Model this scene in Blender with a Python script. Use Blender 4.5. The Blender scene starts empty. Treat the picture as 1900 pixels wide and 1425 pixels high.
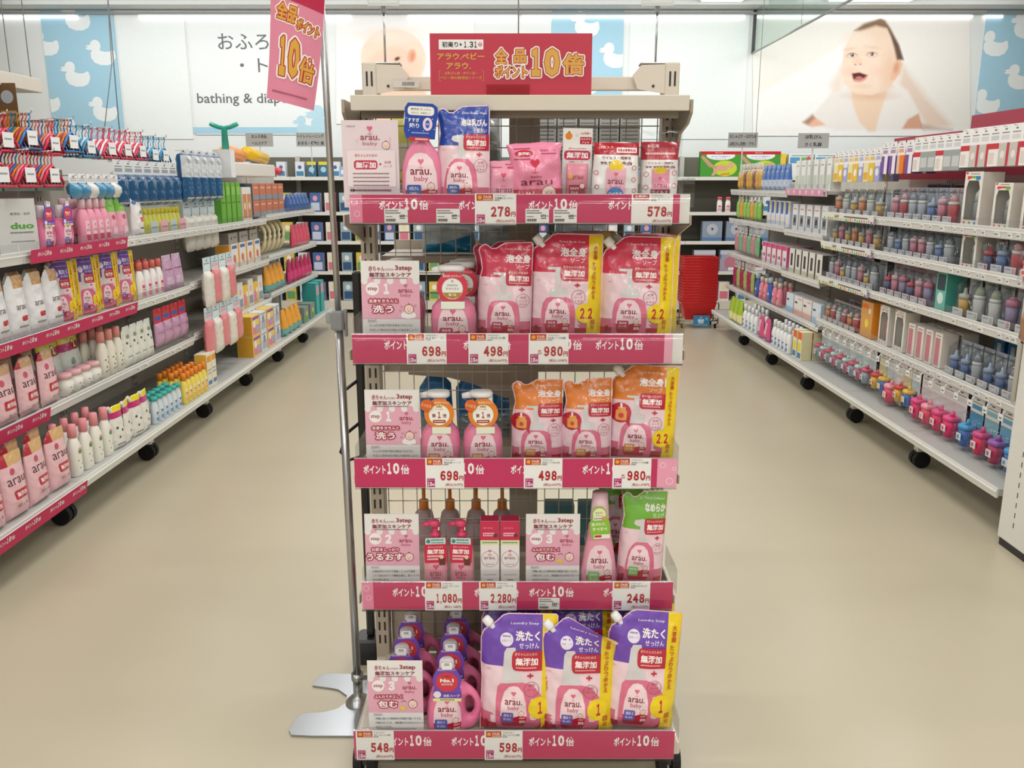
import bpy, math, random
import numpy as np
from mathutils import Vector, Matrix, Euler
from mathutils.geometry import tessellate_polygon

SC = bpy.context.scene
COL = SC.collection
R = math.radians
# ------------------------------------------------------------------ camera, world, lights, exposure
CAMZ, PITCH, FPX = 1.70, R(13.07), 1600.0
cam_d = bpy.data.cameras.new('camera'); cam = bpy.data.objects.new('camera', cam_d); COL.objects.link(cam)
cam.location = (0, 0, CAMZ); cam.rotation_euler = (R(90) - PITCH, 0, 0)
cam_d.sensor_width = 36.0; cam_d.lens = FPX / 1900 * 36.0; cam_d.clip_start = .05
SC.camera = cam
w_ = bpy.data.worlds.new('world'); SC.world = w_; w_.use_nodes = True
w_.node_tree.nodes['Background'].inputs[0].default_value = (.9, .95, 1, 1)
w_.node_tree.nodes['Background'].inputs[1].default_value = .3
SC.view_settings.view_transform = 'Standard'; SC.view_settings.look = 'None'; SC.view_settings.gamma = 1
SC.view_settings.use_curve_mapping = False; SC.view_settings.exposure = 0.22
SC.cycles.max_bounces = 7; SC.cycles.diffuse_bounces = 3; SC.cycles.glossy_bounces = 3
SC.cycles.transmission_bounces = 3; SC.cycles.transparent_max_bounces = 14
SC.cycles.caustics_reflective = False; SC.cycles.caustics_refractive = False
SC.cycles.sample_clamp_indirect = 4
CEIL = 3.93
def area(x, y, z, sx, sy, power, rot=(0, 0, 0), col=(1, .99, .972)):
    d = bpy.data.lights.new('ceiling_light', 'AREA'); d.shape = 'RECTANGLE'; d.size = sx; d.size_y = sy
    d.energy = power; d.color = col
    o = bpy.data.objects.new('ceiling_light', d); o.location = (x, y, z); o.rotation_euler = rot; COL.objects.link(o)
    return o
# rows of ceiling tubes across the shop; rearmost row added to brighten display fronts
for yy, pw in ((-4.9, 36), (-2.6, 30), (-.5, 18), (2.0, 17), (4.6, 25), (7.2, 26), (9.6, 22)):
    for xx in (-4.0, -1.25, 1.25, 4.0):
        area(xx, yy, CEIL - .06, 1.25, .14, pw)
area(0, 10.7, CEIL - .10, 13.0, .3, 95, (R(52), 0, 0), (.98, 1, 1))      # cove light washing the poster wall

# ------------------------------------------------------------------ projection helper: a photo pixel at distance D -> x, z
CP, SP = math.cos(PITCH), math.sin(PITCH)
def U(px, py, D):
    t = math.tan(math.atan((py - 712.5) / FPX) + PITCH)
    h = D * t
    z = D * CP + h * SP
    return (px - 950) / FPX * z, CAMZ - h

# ------------------------------------------------------------------ materials
def hx(s):
    if isinstance(s, tuple): return s
    s = s.lstrip('#')
    f = lambda c: (c / 12.92 if c <= .04045 else ((c + .055) / 1.055) ** 2.4)
    return tuple(f(int(s[i:i + 2], 16) / 255) for i in (0, 2, 4))
MATS = {}
def finish(name):
    if name in MATS: return MATS[name]
    m = bpy.data.materials.new(name); m.use_nodes = True; nt = m.node_tree; N = nt.nodes; L = nt.links
    b = N['Principled BSDF']; out = N['Material Output']
    at = N.new('ShaderNodeAttribute'); at.attribute_name = 'Col'
    col = at.outputs['Color']
    rough, metal, coat, spec = {'paper': (.62, 0, 0, .35), 'film': (.24, 0, .35, .5), 'plastic': (.33, 0, 0, .5), 'paint': (.45, 0, 0, .5),
        'metal': (.28, 1, 0, .5), 'rubber': (.6, 0, 0, .3), 'foil': (.2, .55, 0, .5), 'cloth': (.9, 0, 0, .2), 'floor': (.30, 0, 0, .5), 'wall': (.75, 0, 0, .3)}.get(name, (.5, 0, 0, .5))
    if name == 'clear':
        N.remove(b)
        tr = N.new('ShaderNodeBsdfTransparent'); gl = N.new('ShaderNodeBsdfGlossy'); gl.inputs['Roughness'].default_value = .12
        fr = N.new('ShaderNodeFresnel'); fr.inputs['IOR'].default_value = 1.45
        ad = N.new('ShaderNodeMath'); ad.operation = 'MULTIPLY'; ad.inputs[1].default_value = .6; ad.use_clamp = True; mn = N.new('ShaderNodeMath'); mn.operation = 'MINIMUM'; mn.inputs[1].default_value = .16; L.new(ad.outputs[0], mn.inputs[0])
        mx = N.new('ShaderNodeMixShader'); L.new(col, tr.inputs['Color']); L.new(fr.outputs[0], ad.inputs[0]); L.new(mn.outputs[0], mx.inputs[0])
        L.new(tr.outputs[0], mx.inputs[1]); L.new(gl.outputs[0], mx.inputs[2]); L.new(mx.outputs[0], out.inputs['Surface'])
        MATS[name] = m; return m
    if name == 'cover':      # glossy curved clear cover of a price rail
        N.remove(b); tr = N.new('ShaderNodeBsdfTransparent'); gl = N.new('ShaderNodeBsdfGlossy'); gl.inputs['Roughness'].default_value = .07
        fr = N.new('ShaderNodeFresnel'); fr.inputs['IOR'].default_value = 1.5; mx = N.new('ShaderNodeMixShader'); mn = N.new('ShaderNodeMath'); mn.operation = 'MINIMUM'; mn.inputs[1].default_value = .2
        L.new(col, tr.inputs['Color']); L.new(fr.outputs[0], mn.inputs[0]); L.new(mn.outputs[0], mx.inputs[0]); L.new(tr.outputs[0], mx.inputs[1]); L.new(gl.outputs[0], mx.inputs[2]); L.new(mx.outputs[0], out.inputs['Surface'])
        MATS[name] = m; return m
    if name == 'milky':      # cloudy clear plastic: part transparent, part diffuse
        tr = N.new('ShaderNodeBsdfTransparent'); mx = N.new('ShaderNodeMixShader'); mx.inputs[0].default_value = .38
        L.new(col, b.inputs['Base Color']); b.inputs['Roughness'].default_value = .2
        L.new(tr.outputs[0], mx.inputs[1]); L.new(b.outputs[0], mx.inputs[2]); L.new(mx.outputs[0], out.inputs['Surface'])
        MATS[name] = m; return m
    if name == 'glow':
        N.remove(b); e = N.new('ShaderNodeEmission'); e.inputs['Strength'].default_value = 1.6
        L.new(col, e.inputs['Color']); L.new(e.outputs[0], out.inputs['Surface']); MATS[name] = m; return m
    tc = N.new('ShaderNodeTexCoord'); nz = N.new('ShaderNodeTexNoise')
    L.new(tc.outputs['Object'], nz.inputs['Vector'])
    nz.inputs['Scale'].default_value = {'floor': 1.6, 'cloth': 60, 'wall': 3, 'film': 18}.get(name, 24); nz.inputs['Detail'].default_value = 3
    mr = N.new('ShaderNodeMapRange'); mr.inputs['To Min'].default_value = .93 if name == 'floor' else .975; mr.inputs['To Max'].default_value = 1.03 if name == 'floor' else 1.02
    L.new(nz.outputs['Fac'], mr.inputs['Value'])
    mm = N.new('ShaderNodeVectorMath'); mm.operation = 'SCALE'; L.new(col, mm.inputs[0]); L.new(mr.outputs[0], mm.inputs['Scale'])
    L.new(mm.outputs[0], b.inputs['Base Color'])
    b.inputs['Roughness'].default_value = rough; b.inputs['Metallic'].default_value = metal
    b.inputs['Coat Weight'].default_value = coat; b.inputs['Coat Roughness'].default_value = .08; b.inputs['Specular IOR Level'].default_value = spec
    if name in ('film', 'cloth', 'floor'):
        bp = N.new('ShaderNodeBump'); n2 = N.new('ShaderNodeTexNoise'); L.new(tc.outputs['Object'], n2.inputs['Vector'])
        n2.inputs['Scale'].default_value = {'film': 22, 'cloth': 90, 'floor': 4}[name]; n2.inputs['Detail'].default_value = 1
        bp.inputs['Strength'].default_value = {'film': .45, 'cloth': .5, 'floor': .03}[name]; bp.inputs['Distance'].default_value = .02 if name != 'cloth' else .004
        L.new(n2.outputs['Fac'], bp.inputs['Height']); L.new(bp.outputs[0], b.inputs['Normal']); L.new(bp.outputs[0], b.inputs['Coat Normal']) if name == 'film' else None
    MATS[name] = m
    return m

# ------------------------------------------------------------------ mesh builder
class MB:
    def __init__(s): s.v = []; s.f = []; s.c = []; s.m = []; s.s = []
    def add(s, vs, fs, col, fin='plastic', smooth=False, M=None):
        b = len(s.v)
        if M is not None: vs = [M @ Vector(v) for v in vs]
        s.v.extend([tuple(v) for v in vs])
        many = isinstance(col, list)
        if not many: col = hx(col)
        for i, f in enumerate(fs):
            s.f.append([b + k for k in f]); s.c.append(hx(col[i]) if many else col); s.m.append(fin); s.s.append(smooth)
        return s
    def box(s, lo, hi, col, fin='plastic', bev=0, M=None):
        x0, y0, z0 = lo; x1, y1, z1 = hi
        if bev <= 0:
            vs = [(x, y, z) for z in (z0, z1) for y in (y0, y1) for x in (x0, x1)]
            return s.add(vs, [(0, 2, 3, 1), (4, 5, 7, 6), (0, 1, 5, 4), (2, 6, 7, 3), (0, 4, 6, 2), (1, 3, 7, 5)], col, fin, False, M)
        b = min(bev, (x1 - x0) / 2.01, (y1 - y0) / 2.01, (z1 - z0) / 2.01); vs = []; fs = []
        def ring(i, z):
            k = i
            for (x, y) in ((x0 + k + b, y0 + k), (x1 - k - b, y0 + k), (x1 - k, y0 + k + b), (x1 - k, y1 - k - b), (x1 - k - b, y1 - k), (x0 + k + b, y1 - k), (x0 + k, y1 - k - b), (x0 + k, y0 + k + b)):
                vs.append((x, y, z))
        ring(b * .6, z0); ring(0, z0 + b); ring(0, z1 - b); ring(b * .6, z1)
        for r in range(3):
            for k in range(8): fs.append((r * 8 + k, r * 8 + (k + 1) % 8, r * 8 + 8 + (k + 1) % 8, r * 8 + 8 + k))
        fs.append(tuple(range(7, -1, -1))); fs.append(tuple(range(24, 32)))
        return s.add(vs, fs, col, fin, False, M)
    def loft(s, secs, col, fin='plastic', n=20, M=None, smooth=True):      # secs: (z, rx, ry, exponent, cx, cy)
        vs = []; fs = []
        for sc in secs:
            z, a, b_ = sc[:3]; e = sc[3] if len(sc) > 3 else 2; cx = sc[4] if len(sc) > 4 else 0; cy = sc[5] if len(sc) > 5 else 0
            for k in range(n):
                t = 2 * math.pi * k / n; c, q = math.cos(t), math.sin(t)
                vs.append((cx + a * math.copysign(abs(c) ** (2 / e), c), cy + b_ * math.copysign(abs(q) ** (2 / e), q), z))
        for r in range(len(secs) - 1):
            for k in range(n): fs.append((r * n + k, r * n + (k + 1) % n, (r + 1) * n + (k + 1) % n, (r + 1) * n + k))
        fs.append(tuple(range(n - 1, -1, -1))); fs.append(tuple(range((len(secs) - 1) * n, len(secs) * n)))
        return s.add(vs, fs, col, fin, smooth, M)
    def cyl(s, c, r, h, col, fin='plastic', n=16, M=None, r2=None):
        x, y, z = c; r2 = r if r2 is None else r2
        return s.loft([(z, r, r, 2, x, y), (z, r, r, 2, x, y), (z + h, r2, r2, 2, x, y)], col, fin, n, M, False) if 0 else s.loft([(z, r, r, 2, x, y), (z + h, r2, r2, 2, x, y)], col, fin, n, M, False)
    def tube(s, pts, r, col, fin='metal', n=8, closed=False, flat=1.0):
        P = [Vector(p) for p in pts]; vs = []; fs = []; m = len(P)
        up = Vector((0, 0, 1))
        for i, p in enumerate(P):
            t = (P[(i + 1) % m] - P[i - 1]) if (closed or 0 < i < m - 1) else (P[1] - P[0] if i == 0 else P[-1] - P[-2])
            t.normalize(); a = t.cross(up)
            if a.length < .05: a = t.cross(Vector((0, 1, 0)))
            a.normalize(); b_ = a.cross(t)
            for k in range(n):
                q = 2 * math.pi * k / n; vs.append(p + a * (math.cos(q) * r) + b_ * (math.sin(q) * r * flat))
        for i in range(m if closed else m - 1):
            for k in range(n): fs.append((i * n + k, i * n + (k + 1) % n, ((i + 1) % m) * n + (k + 1) % n, ((i + 1) % m) * n + k))
        if not closed: fs.append(tuple(range(n - 1, -1, -1))); fs.append(tuple(range((m - 1) * n, m * n)))
        return s.add(vs, fs, col, fin, n > 4)
    def prism(s, outline, y0, y1, col, fin='plastic', M=None, holes=()):   # x-z outline extruded along y
        loops = [list(outline)] + [list(h) for h in holes]
        tr = tess(loops); flat = [p for l in loops for p in l]; n = len(flat)
        vs = [(x, y0, z) for x, z in flat] + [(x, y1, z) for x, z in flat]; fs = []
        for t in tr: fs.append(tuple(t)); fs.append(tuple(n + i for i in reversed(t)))
        b = 0
        for l in loops:
            k = len(l); area_ = sum(l[i][0] * l[(i + 1) % k][1] - l[(i + 1) % k][0] * l[i][1] for i in range(k))
            hole = l is not loops[0]
            for i in range(k):
                j = (i + 1) % k
                q = (b + j, b + i, n + b + i, n + b + j)
                fs.append(q if (area_ > 0) != hole else q[::-1])
            b += k
        return s.add(vs, fs, col, fin, False, M)
    def build(s, name, parent=None, loc=None):
        me = bpy.data.meshes.new(name); me.from_pydata(s.v, [], s.f)
        fins = sorted(set(s.m)); idx = {f: i for i, f in enumerate(fins)}
        for f in fins: me.materials.append(finish(f))
        me.polygons.foreach_set('material_index', [idx[f] for f in s.m]); me.polygons.foreach_set('use_smooth', s.s)
        at = me.color_attributes.new('Col', 'FLOAT_COLOR', 'CORNER')
        cnt = np.array([len(f) for f in s.f]); c = np.ones((len(s.f), 4), np.float32); c[:, :3] = np.array(s.c, np.float32)
        at.data.foreach_set('color', np.repeat(c, cnt, axis=0).ravel())
        me.update()
        o = bpy.data.objects.new(name, me); COL.objects.link(o)
        if parent is not None: o.parent = parent
        if loc: o.location = loc
        return o

def tess(loops):
    V = [[Vector((x, z, 0)) for x, z in l] for l in loops]; flat = [p for l in loops for p in l]; out = []
    for t in tessellate_polygon(V):
        a, b, c = (flat[i] for i in t)
        ar = (b[0] - a[0]) * (c[1] - a[1]) - (c[0] - a[0]) * (b[1] - a[1])
        if abs(ar) < 1e-12: continue
        out.append(tuple(t) if ar > 0 else tuple(reversed(t)))
    return out
def clip(poly, ax, val, keep_less):
    out = []; n = len(poly)
    V = [(p[0] + p[1] if ax == 2 else p[ax]) - val for p in poly]
    if not keep_less: V = [-q for q in V]
    for i in range(n):
        p, q = poly[i], poly[(i + 1) % n]; dp, dq = V[i], V[(i + 1) % n]
        if dp <= 0: out.append(p)
        if (dp < 0 < dq) or (dq < 0 < dp):
            t = dp / (dp - dq); x, z = p[0] + (q[0] - p[0]) * t, p[1] + (q[1] - p[1]) * t
            out.append((val, z) if ax == 0 else ((x, val) if ax == 1 else (x, z)))
    return out if len(out) >= 3 else None
def cut(polys, ax, vals):
    out = []
    for p in polys:
        V = [(q[0] + q[1]) if ax == 2 else q[ax] for q in p]; lo, hi = min(V), max(V); cur = p
        for v in vals:
            if v <= lo + 1e-7 or v >= hi - 1e-7: continue
            a = clip(cur, ax, v, True)
            if a: out.append(a)
            cur = clip(cur, ax, v, False)
            if not cur: break
        if cur: out.append(cur)
    return out
def gridcut(polys, cell, diag=False):
    for ax in (0, 1, 2) if diag else (0, 1):
        out = []
        for p in polys:
            V = [(q[0] + q[1]) if ax == 2 else q[ax] for q in p]; a = math.floor(min(V) / cell + 1e-6) + 1; b = math.ceil(max(V) / cell - 1e-6)
            if a >= b: out.append(p)
            else: out += cut([p], ax, [k * cell for k in range(a, b)])
        polys = out
    return polys
class Grid:      # a height field made of flat triangles, so that prints lie exactly on it
    def __init__(s, H, cell, x0, x1, z0, z1):
        s.c = cell; s.i0 = math.floor(x0 / cell) - 2; s.j0 = math.floor(z0 / cell) - 2; ni = math.ceil(x1 / cell) + 3 - s.i0; nj = math.ceil(z1 / cell) + 3 - s.j0
        I, J = np.meshgrid(np.arange(ni) + s.i0, np.arange(nj) + s.j0); s.h = np.asarray(H(I.ravel() * cell, J.ravel() * cell), float).reshape(nj, ni)
    def __call__(s, X, Z):
        u = np.asarray(X) / s.c - s.i0; v = np.asarray(Z) / s.c - s.j0; nj, ni = s.h.shape
        i = np.clip(np.floor(u).astype(int), 0, ni - 2); j = np.clip(np.floor(v).astype(int), 0, nj - 2); fx, fz = u - i, v - j; h = s.h
        lo = h[j, i] + fx * (h[j, i + 1] - h[j, i]) + fz * (h[j + 1, i] - h[j, i]); up = h[j + 1, i + 1] + (1 - fx) * (h[j + 1, i] - h[j + 1, i + 1]) + (1 - fz) * (h[j, i + 1] - h[j + 1, i + 1])
        return np.where(fx + fz <= 1, lo, up)
def weld(polys):
    key = {}; pts = []; fs = []
    for p in polys:
        f = []
        for (x, z) in p:
            k = (round(x * 2e5), round(z * 2e5))
            if k not in key: key[k] = len(pts); pts.append((x, z))
            if not f or f[-1] != key[k]: f.append(key[k])
        if len(f) > 1 and f[0] == f[-1]: f.pop()
        if len(f) >= 3: fs.append(f)
    return pts, fs
def edge_dist(loops, X, Z):
    d = np.full(len(X), 1e9)
    for l in loops:
        for i in range(len(l)):
            ax, az = l[i]; bx, bz = l[(i + 1) % len(l)]; vx, vz = bx - ax, bz - az; L2 = vx * vx + vz * vz + 1e-18
            t = np.clip(((X - ax) * vx + (Z - az) * vz) / L2, 0, 1)
            d = np.minimum(d, np.hypot(X - ax - t * vx, Z - az - t * vz))
    return d
def sdf_poly(P, X, Y):
    d = np.full(X.shape, 1e18); s = np.ones(X.shape)
    for i in range(len(P)):
        ax, ay = P[i]; bx, by = P[i - 1]; ex, ey = bx - ax, by - ay; wx, wy = X - ax, Y - ay
        t = np.clip((wx * ex + wy * ey) / (ex * ex + ey * ey + 1e-18), 0, 1); d = np.minimum(d, (wx - ex * t) ** 2 + (wy - ey * t) ** 2)
        c1 = Y >= ay; c2 = Y < by; c3 = ex * wy > ey * wx
        s = np.where((c1 & c2 & c3) | (~c1 & ~c2 & ~c3), -s, s)
    return s * np.sqrt(d)
class Puff:      # an inflated outline: pouches, bags, moulded bottles
    def __init__(s, loops, T, r, cell=.012, rough=0, seed=0, power=2.0):
        s.loops = loops; s.T = T; s.r = r; s.cell = cell; s.rough = rough; s.seed = seed; s.pw = power
        xs = [p[0] for p in loops[0]]; zs = [p[1] for p in loops[0]]
        s.g = Grid(s._h, cell, min(xs), max(xs), min(zs), max(zs))
    def _h(s, X, Z):
        d = sdf_poly(s.loops[0], X, Z)
        for l in s.loops[1:]: d = np.maximum(d, -sdf_poly(l, X, Z))
        t = np.clip(-d / s.r, 0, 1); T = s.T(X, Z) if callable(s.T) else s.T + 0 * X
        h = T * (1 - (1 - t) ** s.pw) ** .5
        if s.rough:
            q = s.seed * 1.7; h = h * (1 + s.rough * (np.sin(X * 80 + Z * 30 + q) * np.sin(Z * 50 - X * 31 + q * 2) + .6 * np.sin(X * 35 - Z * 90 + q * 3)))
        tt = np.clip(d / s.r, 0, .12)
        return np.where(d > 0, -T * (1 - (1 - tt) ** s.pw) ** .5, h)
    def H(s, X, Z): return np.maximum(s.g(X, Z), 0)
    def mesh(s, mb, col, fin, splits=(), weldseam=True, back=True, smooth=True):
        flat = [p for l in s.loops for p in l]; P = [[flat[i] for i in t] for t in tess(s.loops)]
        for ax, v in splits: P = cut(P, ax, [v])
        P = gridcut(P, s.cell, True); pts, fs = weld(P)
        X = np.array([p[0] for p in pts]); Z = np.array([p[1] for p in pts]); H = s.H(X, Z)
        cols = [col(sum(pts[i][0] for i in f) / len(f), sum(pts[i][1] for i in f) / len(f)) for f in fs] if callable(col) else [col] * len(fs)
        n = len(pts); vs = [(pts[i][0], -H[i], pts[i][1]) for i in range(n)] + [(pts[i][0], H[i], pts[i][1]) for i in range(n)]
        F = list(fs) + [[n + i for i in reversed(f)] for f in fs]; C = cols + cols; own = {}
        for k, f in enumerate(fs):
            for a, b in zip(f, f[1:] + f[:1]): own[(a, b)] = k
        for (a, b), k in own.items():
            if (b, a) not in own and max(H[a], H[b]) > 1e-5: F.append([b, a, n + a, n + b]); C.append(cols[k])
        mb.add(vs, F, C, fin, smooth)
        return s

_TX = {}
def text_geom(s, bold):
    k = (s, bold)
    if k in _TX: return _TX[k]
    c = bpy.data.curves.new('t', 'FONT'); c.body = s; c.size = 1; c.offset = bold; c.resolution_u = 2; c.fill_mode = 'FRONT'
    o = bpy.data.objects.new('t', c); COL.objects.link(o)
    me = bpy.data.meshes.new_from_object(o.evaluated_get(bpy.context.evaluated_depsgraph_get()))
    v = np.array([(q.co.x, q.co.y) for q in me.vertices]); f = [tuple(p.vertices) for p in me.polygons]
    bpy.data.objects.remove(o); bpy.data.curves.remove(c); bpy.data.meshes.remove(me)
    if len(v) == 0: v = np.zeros((1, 2)); f = []
    cnt = {}
    for p in f:
        for i in range(len(p)):
            a, b = p[i], p[(i + 1) % len(p)]; cnt[(min(a, b), max(a, b))] = cnt.get((min(a, b), max(a, b)), 0) + 1
    _TX[k] = (v, f, v.min(0), v.max(0), [e for e, q in cnt.items() if q == 1]); return _TX[k]

class Art:       # printed artwork: flat shapes laid on a surface y = -H(x, z)
    STEP = 3.5e-5
    def __init__(s): s.items = []; s.n = 0; s.t = (1, 1, 0, 0)
    def T(s, sx, sz, ox=0, oz=0): s.t = (sx, sz, ox, oz); return s
    def _p(s, pts): sx, sz, ox, oz = s.t; return [(x * sx + ox, z * sz + oz) for x, z in pts]
    def raw(s, polys, col, tiny=False, jit=False): s.items.append((polys, hx(col), s.n, tiny, jit)); s.n += 3 if jit == 2 else (2 if jit else 1); return s
    def poly(s, pts, col):
        P = s._p(pts); return s.raw([[P[i] for i in t] for t in tess([P])], col)
    def rect(s, x0, z0, x1, z1, col): return s.raw([s._p([(x0, z0), (x1, z0), (x1, z1), (x0, z1)])], col)
    def rrect(s, x0, z0, x1, z1, r, col, rz=None):
        rz = rz or r * s.t[0] / s.t[1]; pts = []
        for cx, cz, a in ((x1 - r, z0 + rz, -90), (x1 - r, z1 - rz, 0), (x0 + r, z1 - rz, 90), (x0 + r, z0 + rz, 180)):
            for k in range(4): q = R(a + 30 * k); pts.append((cx + r * math.cos(q), cz + rz * math.sin(q)))
        return s.raw([s._p(pts)], col)
    def ell(s, cx, cz, r, col, rz=None, n=20):
        rz = rz or r * s.t[0] / s.t[1]
        return s.raw([s._p([(cx + r * math.cos(2 * math.pi * k / n), cz + rz * math.sin(2 * math.pi * k / n)) for k in range(n)])], col)
    def ring(s, cx, cz, r, w, col, n=20):
        k_ = s.t[0] / s.t[1]; P = []
        for k in range(n):
            a, b = 2 * math.pi * k / n, 2 * math.pi * (k + 1) / n
            P.append(s._p([(cx + (r - w) * math.cos(a), cz + (r - w) * k_ * math.sin(a)), (cx + r * math.cos(a), cz + r * k_ * math.sin(a)), (cx + r * math.cos(b), cz + r * k_ * math.sin(b)), (cx + (r - w) * math.cos(b), cz + (r - w) * k_ * math.sin(b))]))
        return s.raw(P, col, True)
    def star(s, cx, cz, r, amp, n, col, rz=None):
        rz = rz or r * s.t[0] / s.t[1]; pts = []
        for k in range(n * 4):
            q = 2 * math.pi * k / (n * 4); m = 1 + amp * (math.cos(n * q)); pts.append((cx + r * m * math.cos(q), cz + rz * m * math.sin(q)))
        return s.poly(pts, col)
    def line(s, pts, w, col):
        P = s._p(pts); w *= s.t[0]; out = []
        for a, b in zip(P, P[1:]):
            dx, dz = b[0] - a[0], b[1] - a[1]; L = math.hypot(dx, dz) or 1; nx, nz = -dz / L * w / 2, dx / L * w / 2
            ex, ez = dx / L * w * .3, dz / L * w * .3
            out.append([(a[0] - nx - ex, a[1] - nz - ez), (b[0] - nx + ex, b[1] - nz + ez), (b[0] + nx + ex, b[1] + nz + ez), (a[0] + nx - ex, a[1] + nz - ez)])
        return s.raw(out, col, True)
    def text(s, st, cx, cz, h, col, w=None, b=.02, rot=0, out=(), al='c', shear=0):   # h, w: the size of the inked box
        v, f, lo, hi, be = text_geom(st, b); sx, sz, ox, oz = s.t
        H = h * sz; k = H / max(hi[1] - lo[1], 1e-6); kx = (w * sx) / (hi[0] - lo[0]) if w else k
        P = np.stack([(v[:, 0] - (lo[0] + hi[0]) / 2) * kx, (v[:, 1] - (lo[1] + hi[1]) / 2) * k], 1)
        if shear: P[:, 0] += P[:, 1] * shear
        W = (hi[0] - lo[0]) * kx
        if al == 'l': P[:, 0] += W / 2
        if al == 'r': P[:, 0] -= W / 2
        c, q = math.cos(R(rot)), math.sin(R(rot)); P = np.stack([P[:, 0] * c - P[:, 1] * q, P[:, 0] * q + P[:, 1] * c], 1)
        P += np.array([cx * sx + ox, cz * sz + oz])
        for (rad, oc) in out:
            rr = rad * H; polys = []
            for a, b2 in be:
                A_, B_ = P[a], P[b2]; d = B_ - A_; L = np.hypot(*d)
                if L < 1e-9: continue
                n_ = np.array([-d[1], d[0]]) / L * rr
                polys.append([tuple(A_ - n_), tuple(B_ - n_), tuple(B_ + n_), tuple(A_ + n_)])
                polys.append([(A_[0] + rr * math.cos(k2 * math.pi / 4), A_[1] + rr * math.sin(k2 * math.pi / 4)) for k2 in range(8)])
            s.raw(polys + [[tuple(P[i]) for i in p] for p in f], oc, True, 2)
        s.raw([[tuple(P[i]) for i in p] for p in f], col, True, 1 if b > 0 else False); return s
    def num(s, st, cx, cz, h, w, col, b=.04, out=()):      # figures, each fitted to its own cell
        W = {c: 1.0 for c in '0234567890'}; W.update({'1': .78, ',': .42, '.': .42}); tot = sum(W[c] for c in st); x = cx - w / 2
        for c in st:
            cw = W[c] * w / tot
            if c in ',.': s.text(c, x + cw / 2, cz - h * (.46 if c == ',' else .42), h * (.32 if c == ',' else .17), col, w=cw * .5, b=.02)
            else: s.text(chr(ord(c) - 48 + 0xFF10), x + cw / 2, cz, h, col, w=cw * (.84 if c != '1' else .62), b=b, out=out)
            x += cw
        return s
    def vtext(s, st, cx, ztop, size, col, step=1.1, b=.03):
        z = ztop
        for ch in st:
            if ch != ' ': s.text(ch, cx, z - size / 2, size * (.75 if ch in 'っ' else 1), col, b=b, w=size * s.t[1] / s.t[0] * .9)
            z -= size * step * (.6 if ch == ' ' else 1)
        return s
    def fine(s, x0, x1, z, h, col, seed=0):       # a line of print too small to read
        rnd = random.Random(seed); x = x0; P = []; u = h * s.t[1] / s.t[0]
        while x < x1:
            w = u * rnd.uniform(.5, .95); P.append(s._p([(x, z), (min(x + w, x1), z), (min(x + w, x1), z + h), (x, z + h)])); x += w + u * .25
        return s.raw(P, col, True)
    def put(s, mb, H=None, y=0, fin='paper', cell=None, off=2.5e-4, M=None):
        if isinstance(H, Grid): HG = H
        elif H is not None and hasattr(H, '__self__'): HG = H.__self__.g
        elif H is not None:
            A_ = [q for it in s.items for p in it[0] for q in p]; HG = Grid(H, cell or .006, min(q[0] for q in A_), max(q[0] for q in A_), min(q[1] for q in A_), max(q[1] for q in A_))
        for polys, col, lay, tiny, jit in s.items:
            if H is not None: polys = gridcut(polys, HG.c, True)
            pts = []; fs = []; J = []; jm = (3e-6, 11) if jit == 1 else ((4.5e-6, 17) if jit == 2 else (0, 1))
            for pi, p in enumerate(polys):
                ar = sum(p[i][0] * p[(i + 1) % len(p)][1] - p[(i + 1) % len(p)][0] * p[i][1] for i in range(len(p)))
                if abs(ar) < 1e-13: continue
                b = len(pts); pts += p; J += [(pi % jm[1]) * jm[0]] * len(p); f = list(range(b, b + len(p))); fs.append(f if ar > 0 else f[::-1])
            if not fs: continue
            X = np.array([p[0] for p in pts]); Z = np.array([p[1] for p in pts]); h = np.maximum(HG(X, Z), 0) if H is not None else np.zeros(len(pts))
            o = off + lay * s.STEP
            mb.add([(X[i], y - h[i] - o - J[i], Z[i]) for i in range(len(pts))], fs, col, fin, H is not None, M)
        return s

# ------------------------------------------------------------------ things, labels, copies
def empty(name, loc=(0, 0, 0), rz=0):
    o = bpy.data.objects.new(name, None); COL.objects.link(o); o.location = loc; o.rotation_euler = (0, 0, rz); return o
def tag(o, label=None, cat=None, group=None, kind=None):
    if label: o['label'] = label
    if cat: o['category'] = cat
    if group: o['group'] = group
    if kind: o['kind'] = kind
    return o
def struct(o): o['kind'] = 'structure'; return o
KIDS = {}
def dup(root):
    if root.name not in KIDS: KIDS[root.name] = [(c, [g for g in c.children]) for c in root.children]
    r = root.copy(); COL.objects.link(r)
    for c, gs in KIDS[root.name]:
        cc = c.copy(); COL.objects.link(cc); cc.parent = r
        for g in gs: gg = g.copy(); COL.objects.link(gg); gg.parent = cc
    for k in ('label', 'group'):
        if k in r: del r[k]
    return r
class Kind:       # a prototype and its copies
    def __init__(s, root): s.o = root; s.used = False
    def put(s, loc, rz=0, label=None, cat=None, group=None, rx=0, ry=0, sc=None):
        o = s.o if not s.used else dup(s.o); s.used = True
        o.location = loc; o.rotation_euler = (rx, ry, rz)
        if sc: o.scale = sc if isinstance(sc, tuple) else (sc, sc, sc)
        return tag(o, label, cat, group)
ORD = ['first', 'second', 'third', 'fourth', 'fifth', 'sixth', 'seventh', 'eighth', 'ninth', 'tenth', 'eleventh', 'twelfth', 'thirteenth', 'fourteenth', 'fifteenth', 'sixteenth', 'seventeenth', 'eighteenth', 'nineteenth', 'twentieth', 'twenty-first', 'twenty-second', 'twenty-third', 'twenty-fourth', 'twenty-fifth', 'twenty-sixth']
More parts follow.
